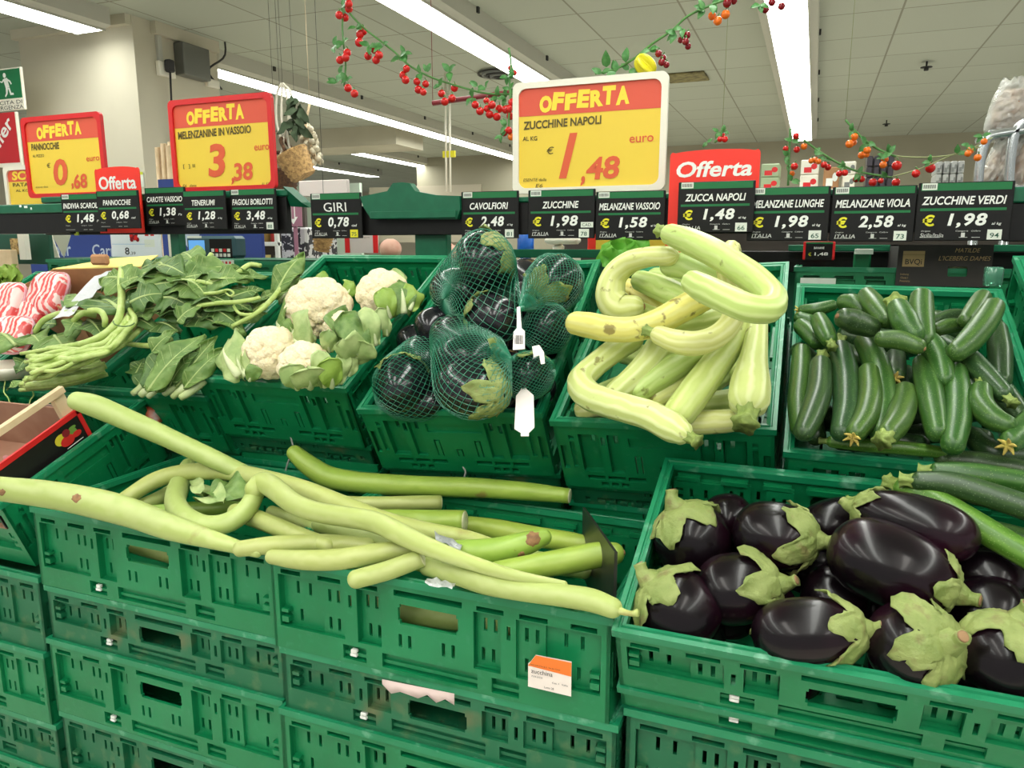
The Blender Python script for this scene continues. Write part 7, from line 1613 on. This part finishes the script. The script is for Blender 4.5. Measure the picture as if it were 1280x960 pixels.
m_film2 = mat('crinkled_film', lin(236, 236, 230), .12, spec=.8, bump=(50, .9), coat=.8, alpha=.42)
m_cont = mat('dried_brown_pieces', lin(170, 122, 84), .6, noise=[(40, lin(112, 76, 48), .9, 3, .42, .58), (70, lin(216, 190, 150), .8, 3, .52, .6)], bump=(60, .8))
m_film3 = mat('dried_orange_pieces', lin(206, 134, 66), .6, noise=[(40, lin(160, 96, 50), .9, 3, .42, .58), (70, lin(232, 206, 170), .9, 3, .5, .58)], bump=(60, .8))
def snack_bag(label, u, v, ru, rv, y, m, lean=.15):
    c = P(u, v, y=y); s = depth(c) / FOC; n = 20; rg = random.Random(label)
    t = thing('snack_bag', label, 'bag', c - np.array([0, 0, rv * s]), 'clear bags on the rack at right')
    for nm, mm, k_, zo, wob_ in (('contents', m, .80, -.14, .004), ('film', m_film2, 1.0, 0, .012)):
        b = MB(); vs = []
        for i in range(n + 1):
            q = 2 * i / n - 1; qq = q * (k_ if nm == 'film' else .72) + zo
            for sd in (1, -1):
                for jj in range(n + 1):
                    r = 2 * jj / n - 1; th = .055 * k_ * (1 - r * r) ** .5 * (1 - q ** 4) ** .5 + .001
                    vs.append(c + np.array([k_ * ru * s * r * (1 - .12 * q * q) + lean * qq * rv * s, -sd * (th + wob_ * rg.uniform(-1, 1) * (1 - r * r)), rv * s * qq + .5 * wob_ * rg.uniform(-1, 1)]))
        k = 2 * (n + 1); fs = []; o_ = n + 1
        for i in range(n):
            for jj in range(n): fs += [(i * k + jj, i * k + jj + 1, (i + 1) * k + jj + 1, (i + 1) * k + jj), (i * k + o_ + jj, (i + 1) * k + o_ + jj, (i + 1) * k + o_ + jj + 1, i * k + o_ + jj + 1)]
        b.add(vs, fs); b.build(nm, mm, t)
snack_bag('clear bag of brown dried pieces on the upper tier at the right edge', 1272, 130, 30, 32, 2.75, m_cont, .25)
snack_bag('clear bag standing on the lower tier between the silver tubes', 1250, 204, 17, 31, 2.7, m_cont, .3)
snack_bag('clear bag with orange contents on the lower tier at the right edge', 1284, 198, 22, 36, 2.72, m_film3, .2)
m_tubeS = mat('silver_tube', lin(186, 190, 192), .25, metal=.8)
t = thing('tube_rack', 'rack of bent silver tubes holding clear bags at the right edge', 'rack', P(1245, 240, y=2.55))
for q in ([(1222, 246), (1224, 215), (1229, 186), (1236, 172), (1252, 167), (1300, 160)], [(1261, 246), (1262, 215), (1265, 185), (1270, 165), (1282, 152), (1310, 140)]):
    q3 = [P(u, v, y=2.6) for u, v in q]; b = MB(); sweep(b, q3, .013, n=10, res=6); sweep(b, [q3[0] * [1, 1, 0], q3[0] * [1, 1, .5], q3[0] + [0, 0, .01]], .013, n=10, res=0); b.build('tube', m_tubeS, t)
a = P(1215, 234, y=2.6); e = P(1330, 234, y=2.6)
b = MB(); b.box((a[0], 2.58, a[2] - .01), (e[0], 2.86, a[2])); b.build('lower_tier', m_tubeS, t, smooth=False); a = P(1232, 166, y=2.7); b = MB(); b.box((a[0], 2.64, a[2] - .012), (a[0] + .6, 2.86, a[2])); b.build('upper_tier', m_tubeS, t, smooth=False)
# ceiling details
for lab, u, v in (('small dark sprinkler on the ceiling at upper right', 1158, 84), ('tiny sprinkler on the ceiling nearer the far wall', 1108, 155)):
    c = P(u, v, z=CEIL - .05); t = thing('sprinkler', lab, 'sprinkler', c, 'ceiling sprinklers'); b = MB(); b.lathe([(0, -.03), (.02, -.03), (.02, .0), (.008, .0), (.008, .05), (0, .05)], n=10, M=(np.eye(3), c)); b.build('head', m_dark, t); b = MB(); b.lathe([(0, 0), (.05, .0), (.05, .006), (0, .006)], n=14, M=(np.eye(3), c + np.array([0, 0, -.004]))); b.build('plate', m_dark, t)
c = P(858, 98, z=CEIL - .02); b = MB(); vs = []
b.rbox(c + np.array([-.2, -.2, 0]), c + np.array([.2, .2, .02]), .008); tag(b.build('ceiling_grille', mat('stained_grille', lin(140, 130, 86), .8, noise=(14, lin(92, 84, 56), .9)), smooth=False), 'stained square grille on the ceiling right of the central sign', 'grille')
c = P(625, 92, z=CEIL - .015); t = thing('air_vent', 'round ribbed air vent on the ceiling left of the central sign', 'vent', c)
for k in range(5): b = MB(); r = .22 - .04 * k; b.lathe([(r, 0), (r, -.012 - .008 * k), (r - .02, -.012 - .008 * k), (r - .02, 0)], n=28, M=(np.eye(3), c)); b.build('ring', m_grey if k % 2 else m_dark, t)
b = MB(); a, e = P(541, 129, y=3.4), P(641, 115, y=3.4); sweep(b, [a, e, e + (e - a) * .3], .012, n=8, res=0); sweep(b, [a, (a[0], a[1], CEIL)], .0015, n=4, res=0); tag(b.build('red_rod', mat('maroon', lin(130, 30, 40), .5)), 'thin maroon rod hanging behind the tomato garland', 'rod')
t = thing('yellow_hanger', 'small yellow number board on thin rods far back right of the beam', 'sign', P(560, 195, y=7)); a, e = P(553, 197, y=7), P(568, 188, y=7); b = MB(); b.rbox((a[0], 7, a[2]), (e[0], 7.03, e[2]), .003); b.build('board', m_sticky, t, smooth=False)
for u in (558, 563): p = P(u, 190, y=7.01); q = P(u, 240, y=7.01); b = MB(); sweep(b, [(p[0], 7.01, CEIL), q], .012, n=6, res=0); b.build('rod', m_whitef, t)
# door and window far behind
a, e = P(433, 250, y=12.3), P(460, 228, y=12.3); b = MB(); b.box((a[0] - 1.2, 12.32, 0), (e[0] - .2, 12.4, e[2])); struct('door_1', b, mat('pale_green_panel', lin(206, 222, 206), .6))
a, e = P(461, 252, y=13.3), P(600, 230, y=13.3); b = MB(); b.box((a[0], 13.33, a[2] - .8), (e[0], 13.39, e[2])); struct('trim_3', b, mat('tan_panel', lin(186, 176, 156), .6))
